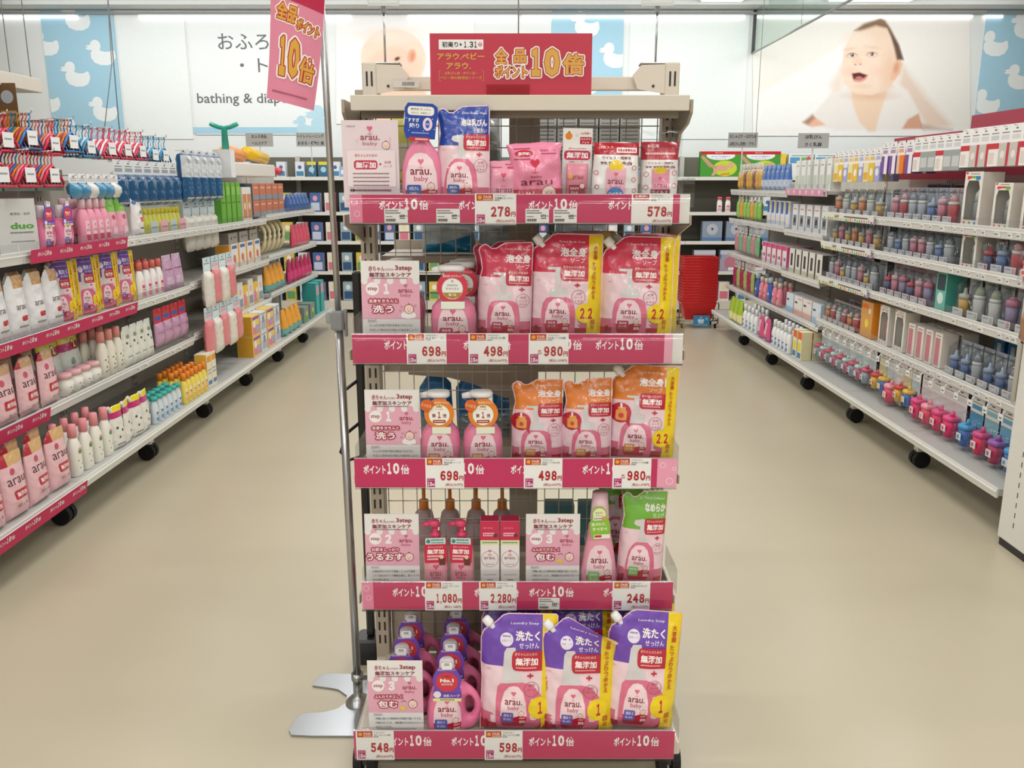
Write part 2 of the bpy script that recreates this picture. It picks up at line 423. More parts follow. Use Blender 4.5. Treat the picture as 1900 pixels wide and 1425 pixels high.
# ------------------------------------------------------------------ the room
WD = 12.2
m = MB(); m.add([(-9, -6, 0), (9, -6, 0), (9, WD, 0), (-9, WD, 0)], [(0, 1, 2, 3)], '#c4baa2', 'floor'); struct(m.build('floor'))
m = MB(); m.add([(-9, -6, CEIL), (9, -6, CEIL), (9, WD, CEIL), (-9, WD, CEIL)], [(3, 2, 1, 0)], '#d8d8d6', 'wall'); struct(m.build('ceiling'))
m = MB(); m.box((-9, WD, 0), (9, WD + .1, CEIL), '#e9eceb', 'wall'); struct(m.build('wall_back'))
m = MB(); m.box((-9.1, -6, 0), (-9, WD, CEIL), '#e2e2de', 'wall'); struct(m.build('wall_left'))
m = MB(); m.box((9, -6, 0), (9.1, WD, CEIL), '#e2e2de', 'wall'); struct(m.build('wall_right'))
m = MB(); m.box((-9, -6.1, 0), (9, -6, CEIL), '#dddddb', 'wall'); struct(m.build('wall_front'))
# recessed grey ceiling bands in front of the poster wall
m = MB(); m.box((-9, 11.55, CEIL - .05), (9, 11.62, CEIL), '#b9bab8', 'paint'); struct(m.build('trim_1'))
m = MB(); m.box((-9, WD - .07, CEIL - .06), (9, WD - .002, CEIL - .035), '#9b9d9b', 'paint'); struct(m.build('trim_2'))
for i, (a, b) in enumerate(((-9, -5.7), (-4.95, -2.1), (-1.4, .1), (.1, 3.1), (3.2, 6.1), (6.2, 6.5))):
    m = MB(); m.box((a + .03, WD - .045, CEIL - .10), (b - .03, WD - .002, CEIL - .07), '#ffffff', 'glow')
    tag(m.build('cove_light'), ['thin white strip light above the striped duck banner by the wires', 'thin white strip light above the bathing lettering', 'thin white strip light above the plain wall behind the tall pole',
        'thin white strip light above the duck banner behind the red sign', 'thin white strip light above the poster of the laughing baby', 'short white strip light beside the duck banner past the laughing baby'][i], 'light', 'strip lights along the top of the poster wall')
for (px, w, nm) in ((1340, .5, 'bright ceiling lamp panel above the plain wall stretch'), (1615, 1.0, 'bright ceiling lamp panel above the laughing baby poster')):
    x, z = U(px, 2, 11.45); m = MB(); m.box((x - w / 2, 11.2, CEIL - .03), (x + w / 2, 11.5, CEIL - .002), '#ffffff', 'glow'); m.box((x - w / 2 - .03, 11.17, CEIL - .02), (x + w / 2 + .03, 11.53, CEIL - .001), '#e8e8e8', 'paint')
    tag(m.build('ceiling_lamp'), nm, 'light')

class Paint:
    def __init__(s, px0, px1, py0, py1, nx, ny, bg):
        s.b = (px0, px1, py0, py1, nx, ny); s.X, s.Y = np.meshgrid(np.linspace(px0, px1, nx), np.linspace(py0, py1, ny)); s.C = np.zeros(s.X.shape + (3,)); s.C[:] = hx(bg)
    def mix(s, m, col):
        m = np.clip(m, 0, 1)[..., None]; s.C = s.C * (1 - m) + np.array(hx(col)) * m
    def ell(s, cx, cy, rx, ry, col, soft=3, rot=0, a=1):
        c, q = math.cos(R(rot)), math.sin(R(rot)); u = (s.X - cx) * c + (s.Y - cy) * q; v = -(s.X - cx) * q + (s.Y - cy) * c
        d = (np.hypot(u / rx, v / ry) - 1) * min(rx, ry); s.mix(a * np.clip(.5 - d / soft, 0, 1), col); return s
    def poly(s, pts, col, soft=3, a=1): s.mix(a * np.clip(.5 - sdf_poly(pts, s.X, s.Y) / soft, 0, 1), col); return s
    def build(s, name, y):
        px0, px1, py0, py1, nx, ny = s.b; vs = []
        for j in range(ny):
            for i in range(nx):
                X_, Z_ = U(s.X[j, i], s.Y[j, i], y); vs.append((X_, y, Z_))
        b = len(vs); fs = [(j * nx + i, (j + 1) * nx + i, (j + 1) * nx + i + 1, j * nx + i + 1) for j in range(ny - 1) for i in range(nx - 1)]
        # a real board: back face and edges too
        for k in (0, nx - 1, (ny - 1) * nx, ny * nx - 1): vs.append((vs[k][0], y + .012, vs[k][2]))
        e = [0, nx - 1, (ny - 1) * nx, ny * nx - 1]
        fs += [(e[0], e[1], b + 1, b), (e[2], b + 2, b + 3, e[3]), (e[0], b, b + 2, e[2]), (e[1], e[3], b + 3, b + 1), (b, b + 1, b + 3, b + 2)]
        me = bpy.data.meshes.new(name); me.from_pydata(vs, [], fs); me.materials.append(finish('paper'))
        at = me.color_attributes.new('Col', 'FLOAT_COLOR', 'POINT'); c = np.ones((len(vs), 4), np.float32); c[:b, :3] = s.C.reshape(-1, 3); c[b:, :3] = hx('#eeeeee')
        at.data.foreach_set('color', c.ravel()); o = bpy.data.objects.new(name, me); COL.objects.link(o); return o
YW = WD - .014
# laughing baby under a blanket
p = Paint(1397, 1800, 22, 252, 300, 172, '#f3efe9'); k_ = lambda L: [(1373 + x * .2774, y * .2774) for x, y in L]
p.poly(k_([(940, 100), (640, 330), (120, 640), (80, 680), (80, 950), (1480, 950), (1480, 870), (1240, 640), (1100, 400), (1000, 170)]), '#f7f6f5', 9)
p.poly(k_([(1085, 420), (1250, 650), (1450, 870), (1250, 870), (1190, 760), (1060, 560)]), '#e6cdbb', 16, .9); p.poly(k_([(600, 560), (700, 420), (690, 620), (620, 640)]), '#efdccb', 16, .8)
p.poly(k_([(80, 850), (1500, 850), (1500, 960), (80, 960)]), '#f6f3f2', 10)
p.poly(k_([(700, 590), (600, 640), (520, 730), (440, 830), (640, 870), (1100, 870), (1220, 830), (1190, 740), (1120, 600), (1010, 560)]), '#f0e9e4', 7)
p.poly(k_([(420, 820), (485, 770), (570, 835), (480, 850)]), '#ecbb9e', 5); p.poly(k_([(420, 818), (485, 765), (500, 790), (455, 835)]), '#8c6350', 7, .7)
p.poly(k_([(1085, 862), (1120, 800), (1195, 758), (1225, 862)]), '#d8a68a', 4); p.poly(k_([(1215, 830), (1300, 850), (1420, 868), (1225, 866)]), '#a87a68', 9, .7)
p.poly(k_([(745, 610), (755, 700), (800, 820), (860, 880), (905, 880), (935, 760), (990, 600)]), '#f1d3b9', 5); p.ell(1614, 178, 32, 6, '#dba98a', 12, 0, .6)
head = k_([(680, 480), (695, 330), (760, 205), (880, 148), (940, 122), (1000, 185), (1045, 290), (1075, 400), (1060, 500), (1000, 590), (880, 637), (770, 622), (700, 560)])
p.poly(head, '#f5dac4', 4); p.ell(1603, 137, 44, 36, '#f8dfcc', 12, 0, .7); p.ell(1650, 130, 14, 34, '#ecc7ab', 16, 8, .7); p.ell(1590, 75, 26, 16, '#f9e6d6', 14, 0, .7)
p.poly(k_([(765, 205), (830, 158), (900, 135), (940, 118), (972, 135), (1012, 200), (1062, 300), (1092, 398), (1050, 402), (1036, 330), (1018, 250), (985, 190), (910, 172), (840, 195), (800, 205)]), '#8a6a52', 6); p.poly(k_([(985, 170), (1062, 300), (1092, 398), (1055, 400), (1036, 320)]), '#65493a', 5)
p.poly(k_([(1030, 420), (1065, 398), (1088, 425), (1072, 490), (1035, 535), (1005, 535), (1010, 480)]), '#efbf9f', 3); p.ell(1663, 126, 4.5, 10, '#d59a7c', 4, 12, .8)
p.ell(1578, 133, 13, 9, '#f6c6b2', 12, 0, .5); p.ell(1630, 132, 14, 10, '#f6c8b4', 12, 0, .5)
for ex, ey in ((1581, 102.6), (1617.5, 100.6)):
    p.ell(ex, ey + .5, 10, 5, '#dcb296', 5, 0, .6); p.ell(ex, ey, 7.5, 3.0, '#efe4dc', 1.5); p.ell(ex + .5, ey - .2, 3.3, 3.0, '#4d352b', 1.4); p.ell(ex - .6, ey - 1.2, .9, .9, '#ffffff', .9)
    p.poly([(ex - 10, ey + 2), (ex - 6, ey - 3), (ex + 2, ey - 4.6), (ex + 9, ey - 1.5), (ex + 11, ey), (ex + 3, ey - 2.8), (ex - 5, ey - 1.6)], '#7a5543', 1.5, .9)
p.ell(1576, 91, 11, 2, '#dfbb9f', 4, -10, .5); p.ell(1619, 88, 12, 2, '#dfbb9f', 4, 6, .5)
p.ell(1591, 114, 8, 6, '#f3cbb0', 6, 0, .8); p.ell(1587, 120, 2.2, 1.3, '#a86f57', 1.6, 10, .8); p.ell(1596.5, 119.3, 2.2, 1.3, '#a86f57', 1.6, -10, .8)
p.poly(k_([(742, 490), (800, 482), (860, 500), (840, 535), (800, 552), (760, 545)]), '#dd9a8b', 2.4, .9); p.poly(k_([(752, 492), (800, 486), (850, 505), (826, 524), (795, 534), (758, 528)]), '#54241f', 2); p.ell(1594, 145, 6.5, 3.4, '#cf7a72', 2.6)
p.ell(1600, 160, 12, 3, '#eac2a6', 6, 0, .6)
tag(p.build('baby_poster', YW), 'wall poster of a laughing baby under a white blanket', 'poster')
# the second baby, half hidden by the red sign
p = Paint(624, 880, 24, 230, 180, 138, '#f4f3f2')
p.poly([(690, 150), (660, 240), (800, 240), (800, 190), (780, 140)], '#f6c9ae', 14); p.ell(730, 108, 61, 54, '#f7d9c6', 4, 8); p.ell(732, 128, 52, 40, '#f6cdb8', 10); p.ell(764, 104, 8, 13, '#eeae90', 3, 10); p.ell(765, 105, 4, 8, '#d58a70', 3, 10, .7)
p.ell(722, 66, 46, 12, '#f5e3d5', 16)
for ex, ey in ((703, 129), (737, 109)):
    p.ell(ex, ey, 7.5, 4, '#e0ad92', 4, -25, .8); p.ell(ex, ey, 5, 3, '#54382c', 1.6, -25)
p.ell(722, 137, 9, 7, '#f0b496', 5, -25, .8); p.ell(745, 140, 14, 10, '#f3a890', 12, 0, .5); p.ell(732, 152, 17, 4, '#c9716a', 4, -22)
tag(p.build('baby_poster', YW), 'wall poster of a smiling bald baby partly behind the red sign', 'poster')

DUCK = [(-.02, .0), (-.42, .03), (-.47, -.12), (-.40, -.30), (-.24, -.42), (.02, -.48), (.28, -.44), (.42, -.28), (.46, -.02), (.40, .06), (.2, .0), (.0, -.02), (-.04, .05), (.0, .14), (-.02, .28), (-.12, .38), (-.26, .38), (-.36, .30), (-.38, .2), (-.52, .17), (-.46, .12), (-.56, .08), (-.40, .06), (-.36, .02), (-.42, -.05), (-.42, .03)]
DUCK = [(.43, -.02), (.45, -.2), (.36, -.38), (.16, -.47), (-.1, -.47), (-.32, -.38), (-.42, -.22), (-.42, -.05), (-.36, .04), (-.5, .04), (-.6, .1), (-.5, .13), (-.58, .18), (-.42, .21), (-.38, .31), (-.27, .38), (-.14, .36), (-.06, .27), (-.05, .13), (-.1, .03), (.05, -.02), (.22, -.02), (.38, .05)]
def clip_rect(polys, x0, x1, z0, z1):
    for ax, v, kl in ((0, x1, True), (0, x0, False), (1, z1, True), (1, z0, False)):
        polys = [q for q in (clip(p, ax, v, kl) for p in polys) if q]
    return polys
def banner(px0, px1, py0, py1, ducks, label, s=52, bg='#a9d2e6', bars=()):
    a, zt = U(px0, py0, YW); b, _ = U(px1, py0, YW); _, zb = U(px0, py1, YW)
    mb = MB(); mb.box((a, YW, zb), (b, YW + .012, zt), bg, 'paper'); A = Art()
    for dx, dy in ducks:
        x, z = U(dx, dy, YW); k = s / 1600 * 11.6; P = [(x + u * k, z + v * k) for u, v in DUCK]
        A.raw(clip_rect([[P[i] for i in t] for t in tess([P])], a, b, zb, zt), '#f2f6f7')
    A.put(mb, y=YW, off=.002); tag(mb.build('duck_banner'), label, 'banner', 'duck banners on the poster wall')
banner(73, 208, 15, 262, [(143, 30), (85, 77), (190, 95), (143, 135), (88, 183), (194, 200), (143, 240)], 'pale blue wall banner with white ducks behind the clothes hangers')
banner(1024, 1158, 20, 262, [(1089, 42), (1142, 100), (1032, 96), (1088, 150), (1142, 205)], 'pale blue wall banner with white ducks behind the red sign')
banner(1832, 1985, 20, 262, [(1905, 45), (1848, 78), (1893, 140), (1833, 186), (1950, 190)], 'pale blue wall banner with white ducks beside the laughing baby poster')
# bathing lettering banner
a, zt = U(345, 20, YW); b, _ = U(604, 20, YW); _, zb = U(345, 250, YW)
mb = MB(); mb.box((a, YW, zb), (b, YW + .012, zt), '#eef1f1', 'paper'); A = Art()
def wtext(s, px0, px1, py0, py1, bold, col='#6f7072'):
    x0, z0 = U(px0, py1, YW); x1, z1 = U(px1, py0, YW); A.text(s, (x0 + x1) / 2, (z0 + z1) / 2, z1 - z0, col, w=x1 - x0, b=bold)
wtext('おふろ', 405, 498, 62, 92, .005); wtext('・トイレ', 446, 570, 108, 134, .005); wtext('bathing & diapering', 367, 575, 173, 197, .01)
x0, z0 = U(360, 248, YW); x1, z1 = U(606, 236, YW); A.rect(x0, z0, x1, z1, '#a9d2e6')
x, z = U(570, 232, YW); k = .33; A.poly([(x + u * k, z + v * k) for u, v in DUCK], '#b9dbe9')
x, z = U(606, 222, YW); A.raw(clip_rect([[(x + u * .5, z + v * .5) for u, v in [DUCK[i] for i in t]] for t in tess([DUCK])], a, b, zb, zt), '#b9dbe9')
A.put(mb, y=YW, off=.002); tag(mb.build('lettering_banner'), 'white wall banner lettered for bathing above the storage boxes', 'banner')
for px, nm in ((1170, 'wide plain white wall panel between duck banner and laughing baby'), (213, 'plain white wall panel beside the duck banner and the hanging wires')):
    a, zt = U(px, 21, YW); b, _ = U({1170: 1392, 213: 340}[px], 21, YW); _, zb = U(px, 258, YW)
    mb = MB(); mb.box((a, YW + .002, zb), (b, YW + .012, zt), '#eef3f2', 'paper'); tag(mb.build('wall_panel'), nm, 'panel')

# smoke curtain: glass panel under the ceiling with wires
GX = 3.2
mb = MB(); mb.box((GX, 7.0, 3.40), (GX + .006, WD - .05, CEIL), '#eef6f3', 'clear'); mb.box((GX - .01, 7.0, 3.385), (GX + .016, WD - .05, 3.40), '#a5aba8', 'paint')
mb.box((GX - .014, WD - .06, 3.39), (GX + .02, WD - .02, CEIL), '#26292a', 'paint'); tag(mb.build('smoke_screen'), 'clear glass smoke screen hanging from the ceiling with a dark end post', 'glass screen')

def wire(name, pts, r, col, label, cat='wire', group=None):
    mb = MB(); mb.tube(pts, r, col, 'paint', 6); tag(mb.build(name), label, cat, group)
# ------------------------------------------------------------------ the end display gondola in the middle
PINK, BEIGE, CREAM = '#c43863', '#b5aa9a', '#d9d0c2'
RAILS = [(647, 1281, 360, 415, 2.28), (653, 1268, 619, 675, 2.28), (657, 1257, 850, 905, 2.28), (670, 1249, 1079, 1131, 2.27), (656, 1252, 1355, 1408, 2.14)]
RL = []
for (a, b, t, u, D) in RAILS:
    x0, z1 = U(a, t, D); x1, _ = U(b, t, D); _, z0 = U(b, u, D); RL.append((x0, x1, z0, z1, D))
DECK = [r[3] - (.035 if i < 2 else .045) for i, r in enumerate(RL)]
GB = 2.64      # depth of the wire back
G = empty('display_gondola', (.014, 2.6, 0)); tag(G, 'beige metal end display gondola with five shelves and a wire back', 'gondola')
GO = Vector((-.014, -2.6, 0))
def gbuild(mb, name, par=None):
    if par is None: mb.v = [(v[0] - .014, v[1] - 2.6, v[2]) for v in mb.v]; return mb.build(name, G)
    mb.v = [(v[0] - .014, v[1] - 2.6, v[2]) for v in mb.v]; return mb.build(name, par)
UX = .447
for sx in (-1, 1):
    mb = MB(); cx = .014 + sx * UX; mb.box((cx - .022, GB - .02, .11), (cx + .022, GB + .04, 1.965), '#b9ad9b', 'paint', .002)
    for k in range(36):
        z = .2 + k * .048
        for dx in (-.009, .009): mb.box((cx + dx - .0028, GB - .0215, z), (cx + dx + .0028, GB - .0195, z + .03), '#17120e', 'paint')
    gbuild(mb, 'upright')
    mb = MB(); mb.box((cx - .02, 2.17, .105), (cx + .02, 3.08, .15), CREAM, 'paint', .003); gbuild(mb, 'base_foot')
    for yy in (2.24, 3.0):
        mb = MB(); Mx = Matrix.Translation((cx, yy, .045)) @ Matrix.Rotation(R(90), 4, 'Y')
        for s2 in (-1, 1): mb.cyl((0, s2 * .022, -.012), .042, .024, '#1c1c1e', 'rubber', 20, Matrix.Translation((cx, yy, .045)) @ Matrix.Rotation(R(90), 4, 'Y') @ Matrix.Translation((0, 0, s2 * .02)) @ Matrix.Translation((0, -s2 * .022, 0)))
        mb.box((cx - .006, yy - .03, .04), (cx + .006, yy + .03, .106), '#2a2a2c', 'plastic'); gbuild(mb, 'caster')
mb = MB()
for k in range(19): x = .014 - .415 + k * .83 / 18; mb.tube([(x, GB + .01, .2), (x, GB + .01, 1.93)], .0017, '#c9c3b8', 'paint', 5)
for k in range(29): z = .2 + k * .0617; mb.tube([(.014 - .42, GB + .013, z), (.014 + .42, GB + .013, z)], .0017, '#c9c3b8', 'paint', 5)
gbuild(mb, 'wire_back')
mb = MB(); mb.box((.014 - .42, GB + .015, .15), (.014 + .42, GB + .03, .36), BEIGE, 'paint'); gbuild(mb, 'lower_panel')
SHELF = []
for i, (x0, x1, z0, z1, D) in enumerate(RL):
    mb = MB(); xa, xb = x0 + .012, x1 - .012; d = DECK[i]
    mb.box((xa + .01, D + .03, d - .022), (xb - .01, GB - .012, d - .001), '#cfc5b6', 'paint', .002)
    mb.box((xa, D + .004, d - .03), (xb, D + .032, d - .0005), '#d6cdc0', 'paint', .003)
    sh = gbuild(mb, 'shelf'); SHELF.append(sh)
    if i < 4:
        for sx in (-1, 1):
            mb = MB(); cx = .014 + sx * (UX + .012)
            Mx = Matrix.Translation((cx, 0, 0)) @ Matrix(((0, 1, 0, 0), (1, 0, 0, 0), (0, 0, 1, 0), (0, 0, 0, 1)))
            mb.prism([(GB - .02, d - .11), (GB - .02, d - .02), (D + .04, d - .02), (D + .04, d - .045)], -.002, .002, BEIGE, 'paint', Mx); gbuild(mb, 'bracket', sh)
    # clear divider fence behind the rail
    fy = D + .0125 if i < 4 else D + .006
    mb = MB(); mb.box((xa + .008, fy, d), (xb - .008, fy + .0015, d + ((.075 if i else .05) if i < 4 else .05)), '#f7f7f7', 'clear')
    for xx in ((x0 + .001, x1 + (.004 if i in (1, 2) else .012)) if i else (x1 + .012,)): mb.box((xx, fy + .0015, d), (xx + .002, D + .2, d + .075), '#f2f4f4', 'clear')
    gbuild(mb, 'clear_fence', sh)
    # price rail: white channel with a curved clear cover
    mb = MB(); mb.box((x0, D - .0005, z0), (x1, D + .003, z1), '#e7e4e0', 'plastic')
    mb.box((x0, D - .006, z0 - .003), (x1, D + .004, z0 + .0), '#e9e7e4', 'clear')
    mb.box((x0, D - .005, z1), (x1, D + .004, z1 + .003), '#ffffff', 'clear')
    pr = gbuild(mb, 'price_rail', sh)
    if i != 2:
        mb = MB(); n = 7; vs = []; fs = []
        for k in range(n + 1):
            q = R(-62 + 124 * k / n); zz = (z0 + z1) / 2 + math.sin(q) / math.sin(R(62)) * (z1 - z0) / 2; yy = D - .003 - (math.cos(q) - math.cos(R(62))) * .018
            vs += [(x0, yy, zz), (x1, yy, zz)]
        for k in range(n): fs.append((2 * k, 2 * k + 1, 2 * k + 3, 2 * k + 2))
        mb.add(vs, fs, '#ffffff', 'cover', True)
        mb.box((x0 + .0, D - .004, z0 - .004), (x1, D + .002, z0), '#dcdcdc', 'clear'); gbuild(mb, 'rail_cover', sh)
# canopy shelf on top
zc = U(950, 205, 2.36)[1]; zt = U(950, 176, 2.36)[1]; x0, x1 = U(650, 190, 2.36)[0], U(1280, 190, 2.36)[0]
mb = MB(); mb.box((x0, 2.36, zc), (x1, 2.372, zt), CREAM, 'paint', .002); mb.box((x0 + .004, 2.372, zt - .02), (x1 - .004, 2.66, zt - .004), CREAM, 'paint', .002)
mb.box((x0 + .02, 2.40, zc - .016), (x1 - .02, 2.42, zc + .02), '#8d8172', 'paint', .002); top = gbuild(mb, 'top_shelf')
for sx in (-1, 1):
    cx = .014 + sx * (UX + .012); Mx = Matrix.Translation((cx, 0, 0)) @ Matrix(((0, 1, 0, 0), (1, 0, 0, 0), (0, 0, 1, 0), (0, 0, 0, 1))); mb = MB()
    mb.prism([(GB + .02, zc - .14), (GB + .02, zt - .01), (2.375, zt - .01), (2.375, zc - .004), (2.42, zc - .03), (2.52, zc - .05), (2.58, zc - .14)], -.004, .004, '#a89c8b', 'paint', Mx); gbuild(mb, 'bracket', top)
mb = MB(); z0 = zt + .028; xl, xr = U(675, 160, GB)[0], U(1257, 160, GB)[0]
mb.box((xl + .05, GB - .01, z0 + .012), (xr - .05, GB + .03, z0 + .048), CREAM, 'paint', .002)
for x, s2 in ((xl, 1), (xr, -1)):
    xa = min(x, x + s2 * .042); mb.box((xa, GB - .03, zt - .004), (xa + .042, GB + .05, z0 + .085), CREAM, 'paint', .003)
    for q in (.012, .026): mb.box((xa + q, GB - .0312, z0 + .02), (xa + q + .005, GB - .0298, z0 + .06), '#1d1a16', 'paint')
    mb.prism([(x + s2 * .042, z0 + .0), (x + s2 * .12, z0 + .012), (x + s2 * .135, z0 + .05), (x + s2 * .11, z0 + .078), (x + s2 * .042, z0 + .08)], GB - .028, GB - .022, CREAM, 'paint')
    mb.cyl((0, 0, 0), .004, .003, '#22201c', 'paint', 10, Matrix.Translation((x + s2 * .075, GB - .027, z0 + .02)) @ Matrix.Rotation(R(90), 4, 'X'))
gbuild(mb, 'top_beam')
ZT = zt

# ---- signs on top
def flat_sign(name, x0, x1, z0, z1, y, bg, fn, label, cat='sign', fin='paper', th=.002, tilt=0, group=None, extra=None):
    w, h = x1 - x0, z1 - z0; mb = MB(); mb.box((-w / 2, 0, 0), (w / 2, th, h), bg, fin); A = Art().T(w, h, -w / 2, 0); fn(A); A.put(mb, off=3e-4, fin=fin)
    if extra: extra(mb, w, h)
    o = mb.build(name); o.location = ((x0 + x1) / 2, y, z0); o.rotation_euler = (R(tilt), 0, 0); return tag(o, label, cat, group)
GOLD = '#d9a441'
def red_sign(A):
    A.rrect(.055, .74, .33, .90, .004, '#f2eeee'); A.text('初売り', .125, .82, .095, '#26201f', w=.10, b=.03); A.poly([(.185, .85), (.185, .79), (.2, .82)], '#26201f')
    A.num('1.31', .25, .82, .10, .085, '#26201f', b=.04); A.ell(.31, .82, .012, '#c8344d'); A.text('日', .31, .82, .045, '#f8f0ee', b=.02)
    A.text('アラウ.ベビー', .19, .63, .11, GOLD, w=.29, b=.03); A.text('アラウ.', .175, .475, .11, GOLD, w=.15, b=.03)
    A.text('ほ乳びん用・ボディ用・', .19, .355, .05, GOLD, w=.2, b=.01); A.text('ベビー用の無添加シリーズ', .19, .28, .055, GOLD, w=.26, b=.01)
    for x, s in ((.055, 1), (.33, -1)): A.line([(x + s * .01, .40), (x, .39), (x, .24), (x + s * .01, .23)], .002, GOLD)
    o = ((.10, '#efe9e4'), (.035, '#b3252c'))
    A.text('全', .44, .63, .25, GOLD, w=.075, b=.035, out=((.13, '#f3eee9'), (.05, '#b3252c'))); A.text('品', .555, .63, .22, GOLD, w=.075, b=.035, out=((.15, '#f3eee9'), (.055, '#b3252c')))
    A.text('ポイント', .50, .38, .20, GOLD, w=.20, b=.03, out=((.16, '#f3eee9'), (.06, '#b3252c')))
    A.num('10', .71, .53, .46, .20, GOLD, b=.07, out=((.075, '#f3eee9'), (.03, '#b3252c'))); A.text('倍', .885, .50, .34, GOLD, w=.13, b=.035, out=((.1, '#f3eee9'), (.04, '#b3252c')))
x0, z1 = U(796, 60, 2.36); x1, z0 = U(1098, 173, 2.36)
flat_sign('campaign_sign', x0, x1, ZT + .0015, z1, 2.375, '#bf2743', red_sign, 'long red campaign sign with gold lettering standing on the gondola top', fin='plastic', th=.003)
mb = MB(); xa, xb = U(902, 170, 2.35)[0], U(983, 170, 2.35)[0]; mb.box((xa, 2.3665, ZT + .0005), (xb, 2.3685, ZT + .027), '#f0c4ca', 'clear'); mb.box((xa, 2.380, ZT + .0005), (xb, 2.382, ZT + .02), '#eeeeee', 'clear'); mb.box((xa, 2.3665, ZT), (xb, 2.395, ZT + .0008), '#eeeeee', 'clear')
tag(mb.build('sign_clip'), 'small clear plastic clip holding the long red campaign sign', 'clip')
for px, sd in ((716, 'on the beam, near the dated end of the red sign'), (1215, 'on the beam, beyond the gold numerals of the red sign')):
    x = U(px, 150, GB)[0]; zb = ZT + .0862; _, z2 = U(px, 12, GB); mb = MB()
    mb.box((x - .045, GB - .02, zb + .022), (x + .045, GB + .03, zb + .028), '#8f8c88', 'metal', .002); mb.tube([(x, GB, zb + .024), (x, GB, z2)], .003, '#b9b9b9', 'metal', 8)
    mb.box((x - .006, GB - .006, z2 - .018), (x + .006, GB + .006, z2), '#77787a', 'plastic'); mb.box((x - .045, GB - .008, z2), (x + .045, GB + .008, z2 + .03), '#d9dcdc', 'milky', .004)
    mb.box((x - .045, GB - .009, z2), (x + .045, GB - .007, z2 + .008), '#c9cccc', 'plastic')
    tag(mb.build('sign_holder_rod'), 'thin metal sign holder rod ' + sd, 'sign holder')
# box of tear-off labels on the beam
x, z = U(765, 157, GB - .03); mb = MB(); mb.box((x - .055, GB - .0325, z - .008), (x + .02, GB - .031, z + .012), '#d8d2ca', 'paper'); A = Art()
for k in range(9): A.rect(x - .028 + k * .004, z - .003, x - .026 + k * .004, z + .007, '#57524c')
A.put(mb, y=GB - .0325); tag(mb.build('barcode_sticker'), 'small barcode sticker on the beige top beam', 'sticker')

# ---- promotional strips and price cards in the rails
def strip_text(A, xs, z0, z1):
    h = z1 - z0
    for x in xs:
        A.text('ポイント', x - .0275, z0 + h * .63, h * .30, '#f7eef0', w=.062, b=.03); A.num('10', x + .024, z0 + h * .66, h * .38, .038, '#f7eef0', b=.06); A.text('倍', x + .057, z0 + h * .63, h * .32, '#f7eef0', w=.024, b=.025)
STX = [((660, 1262), (745, 893, 1023, 1171), '#e88aa9'), ((653, 1240), (753, 900, 1032, 1146), None), ((657, 1257), (713, 852, 987, 1120), '#eea3bd'), ((690, 1249), (766, 918, 1020, 1158), '#e88aa9'), ((656, 1252), (755, 876, 1020, 1178), None)]
wh = ['top', 'second', 'third', 'fourth', 'lowest']
for i, (r, (span, cs, pale)) in enumerate(zip(RL, STX)):
    x0, x1, z0, z1, D = r; mb = MB(); xa, xb = U(span[0], RAILS[i][2], D)[0], U(span[1], RAILS[i][2], D)[0]
    mb.box((xa, D - .0022, z0 + .002), (xb, D - .0009, z1 - .0015), PINK, 'paper'); A = Art()
    if i in (0, 3):
        w = .026; A.rect(x0 + .002, z0 + .002, x0 + .034, z1 - .0015, pale); A.ring(x0 + .014, z1 - .02, .009, .0018, '#f5c9d6'); A.ring(x0 + .02, z1 - .05, .008, .0018, '#f5c9d6')
    if i == 2: A.rect(xb - .055, z0 + .002, xb, z1 - .0015, pale); A.ring(xb - .04, z1 - .02, .008, .0018, '#f8dbe4'); A.ring(xb - .02, z0 + .02, .01, .0018, '#f8dbe4'); A.ring(xb - .008, z1 - .03, .006, .0018, '#f8dbe4')
    if i == 1: A.rect(xb - .01, z0 + .002, xb + .012, z1 - .0015, '#e9a7bb')
    strip_text(A, [U(c, RAILS[i][2], D)[0] for c in cs], z0, z1)
    A.put(mb, y=D - .0022, off=1.2e-4)
    tag(mb.build('promotion_strip'), 'pink points promotion strip in the price rail of the %s shelf of the middle display' % wh[i], 'strip', 'pink promotion strips on the middle display')
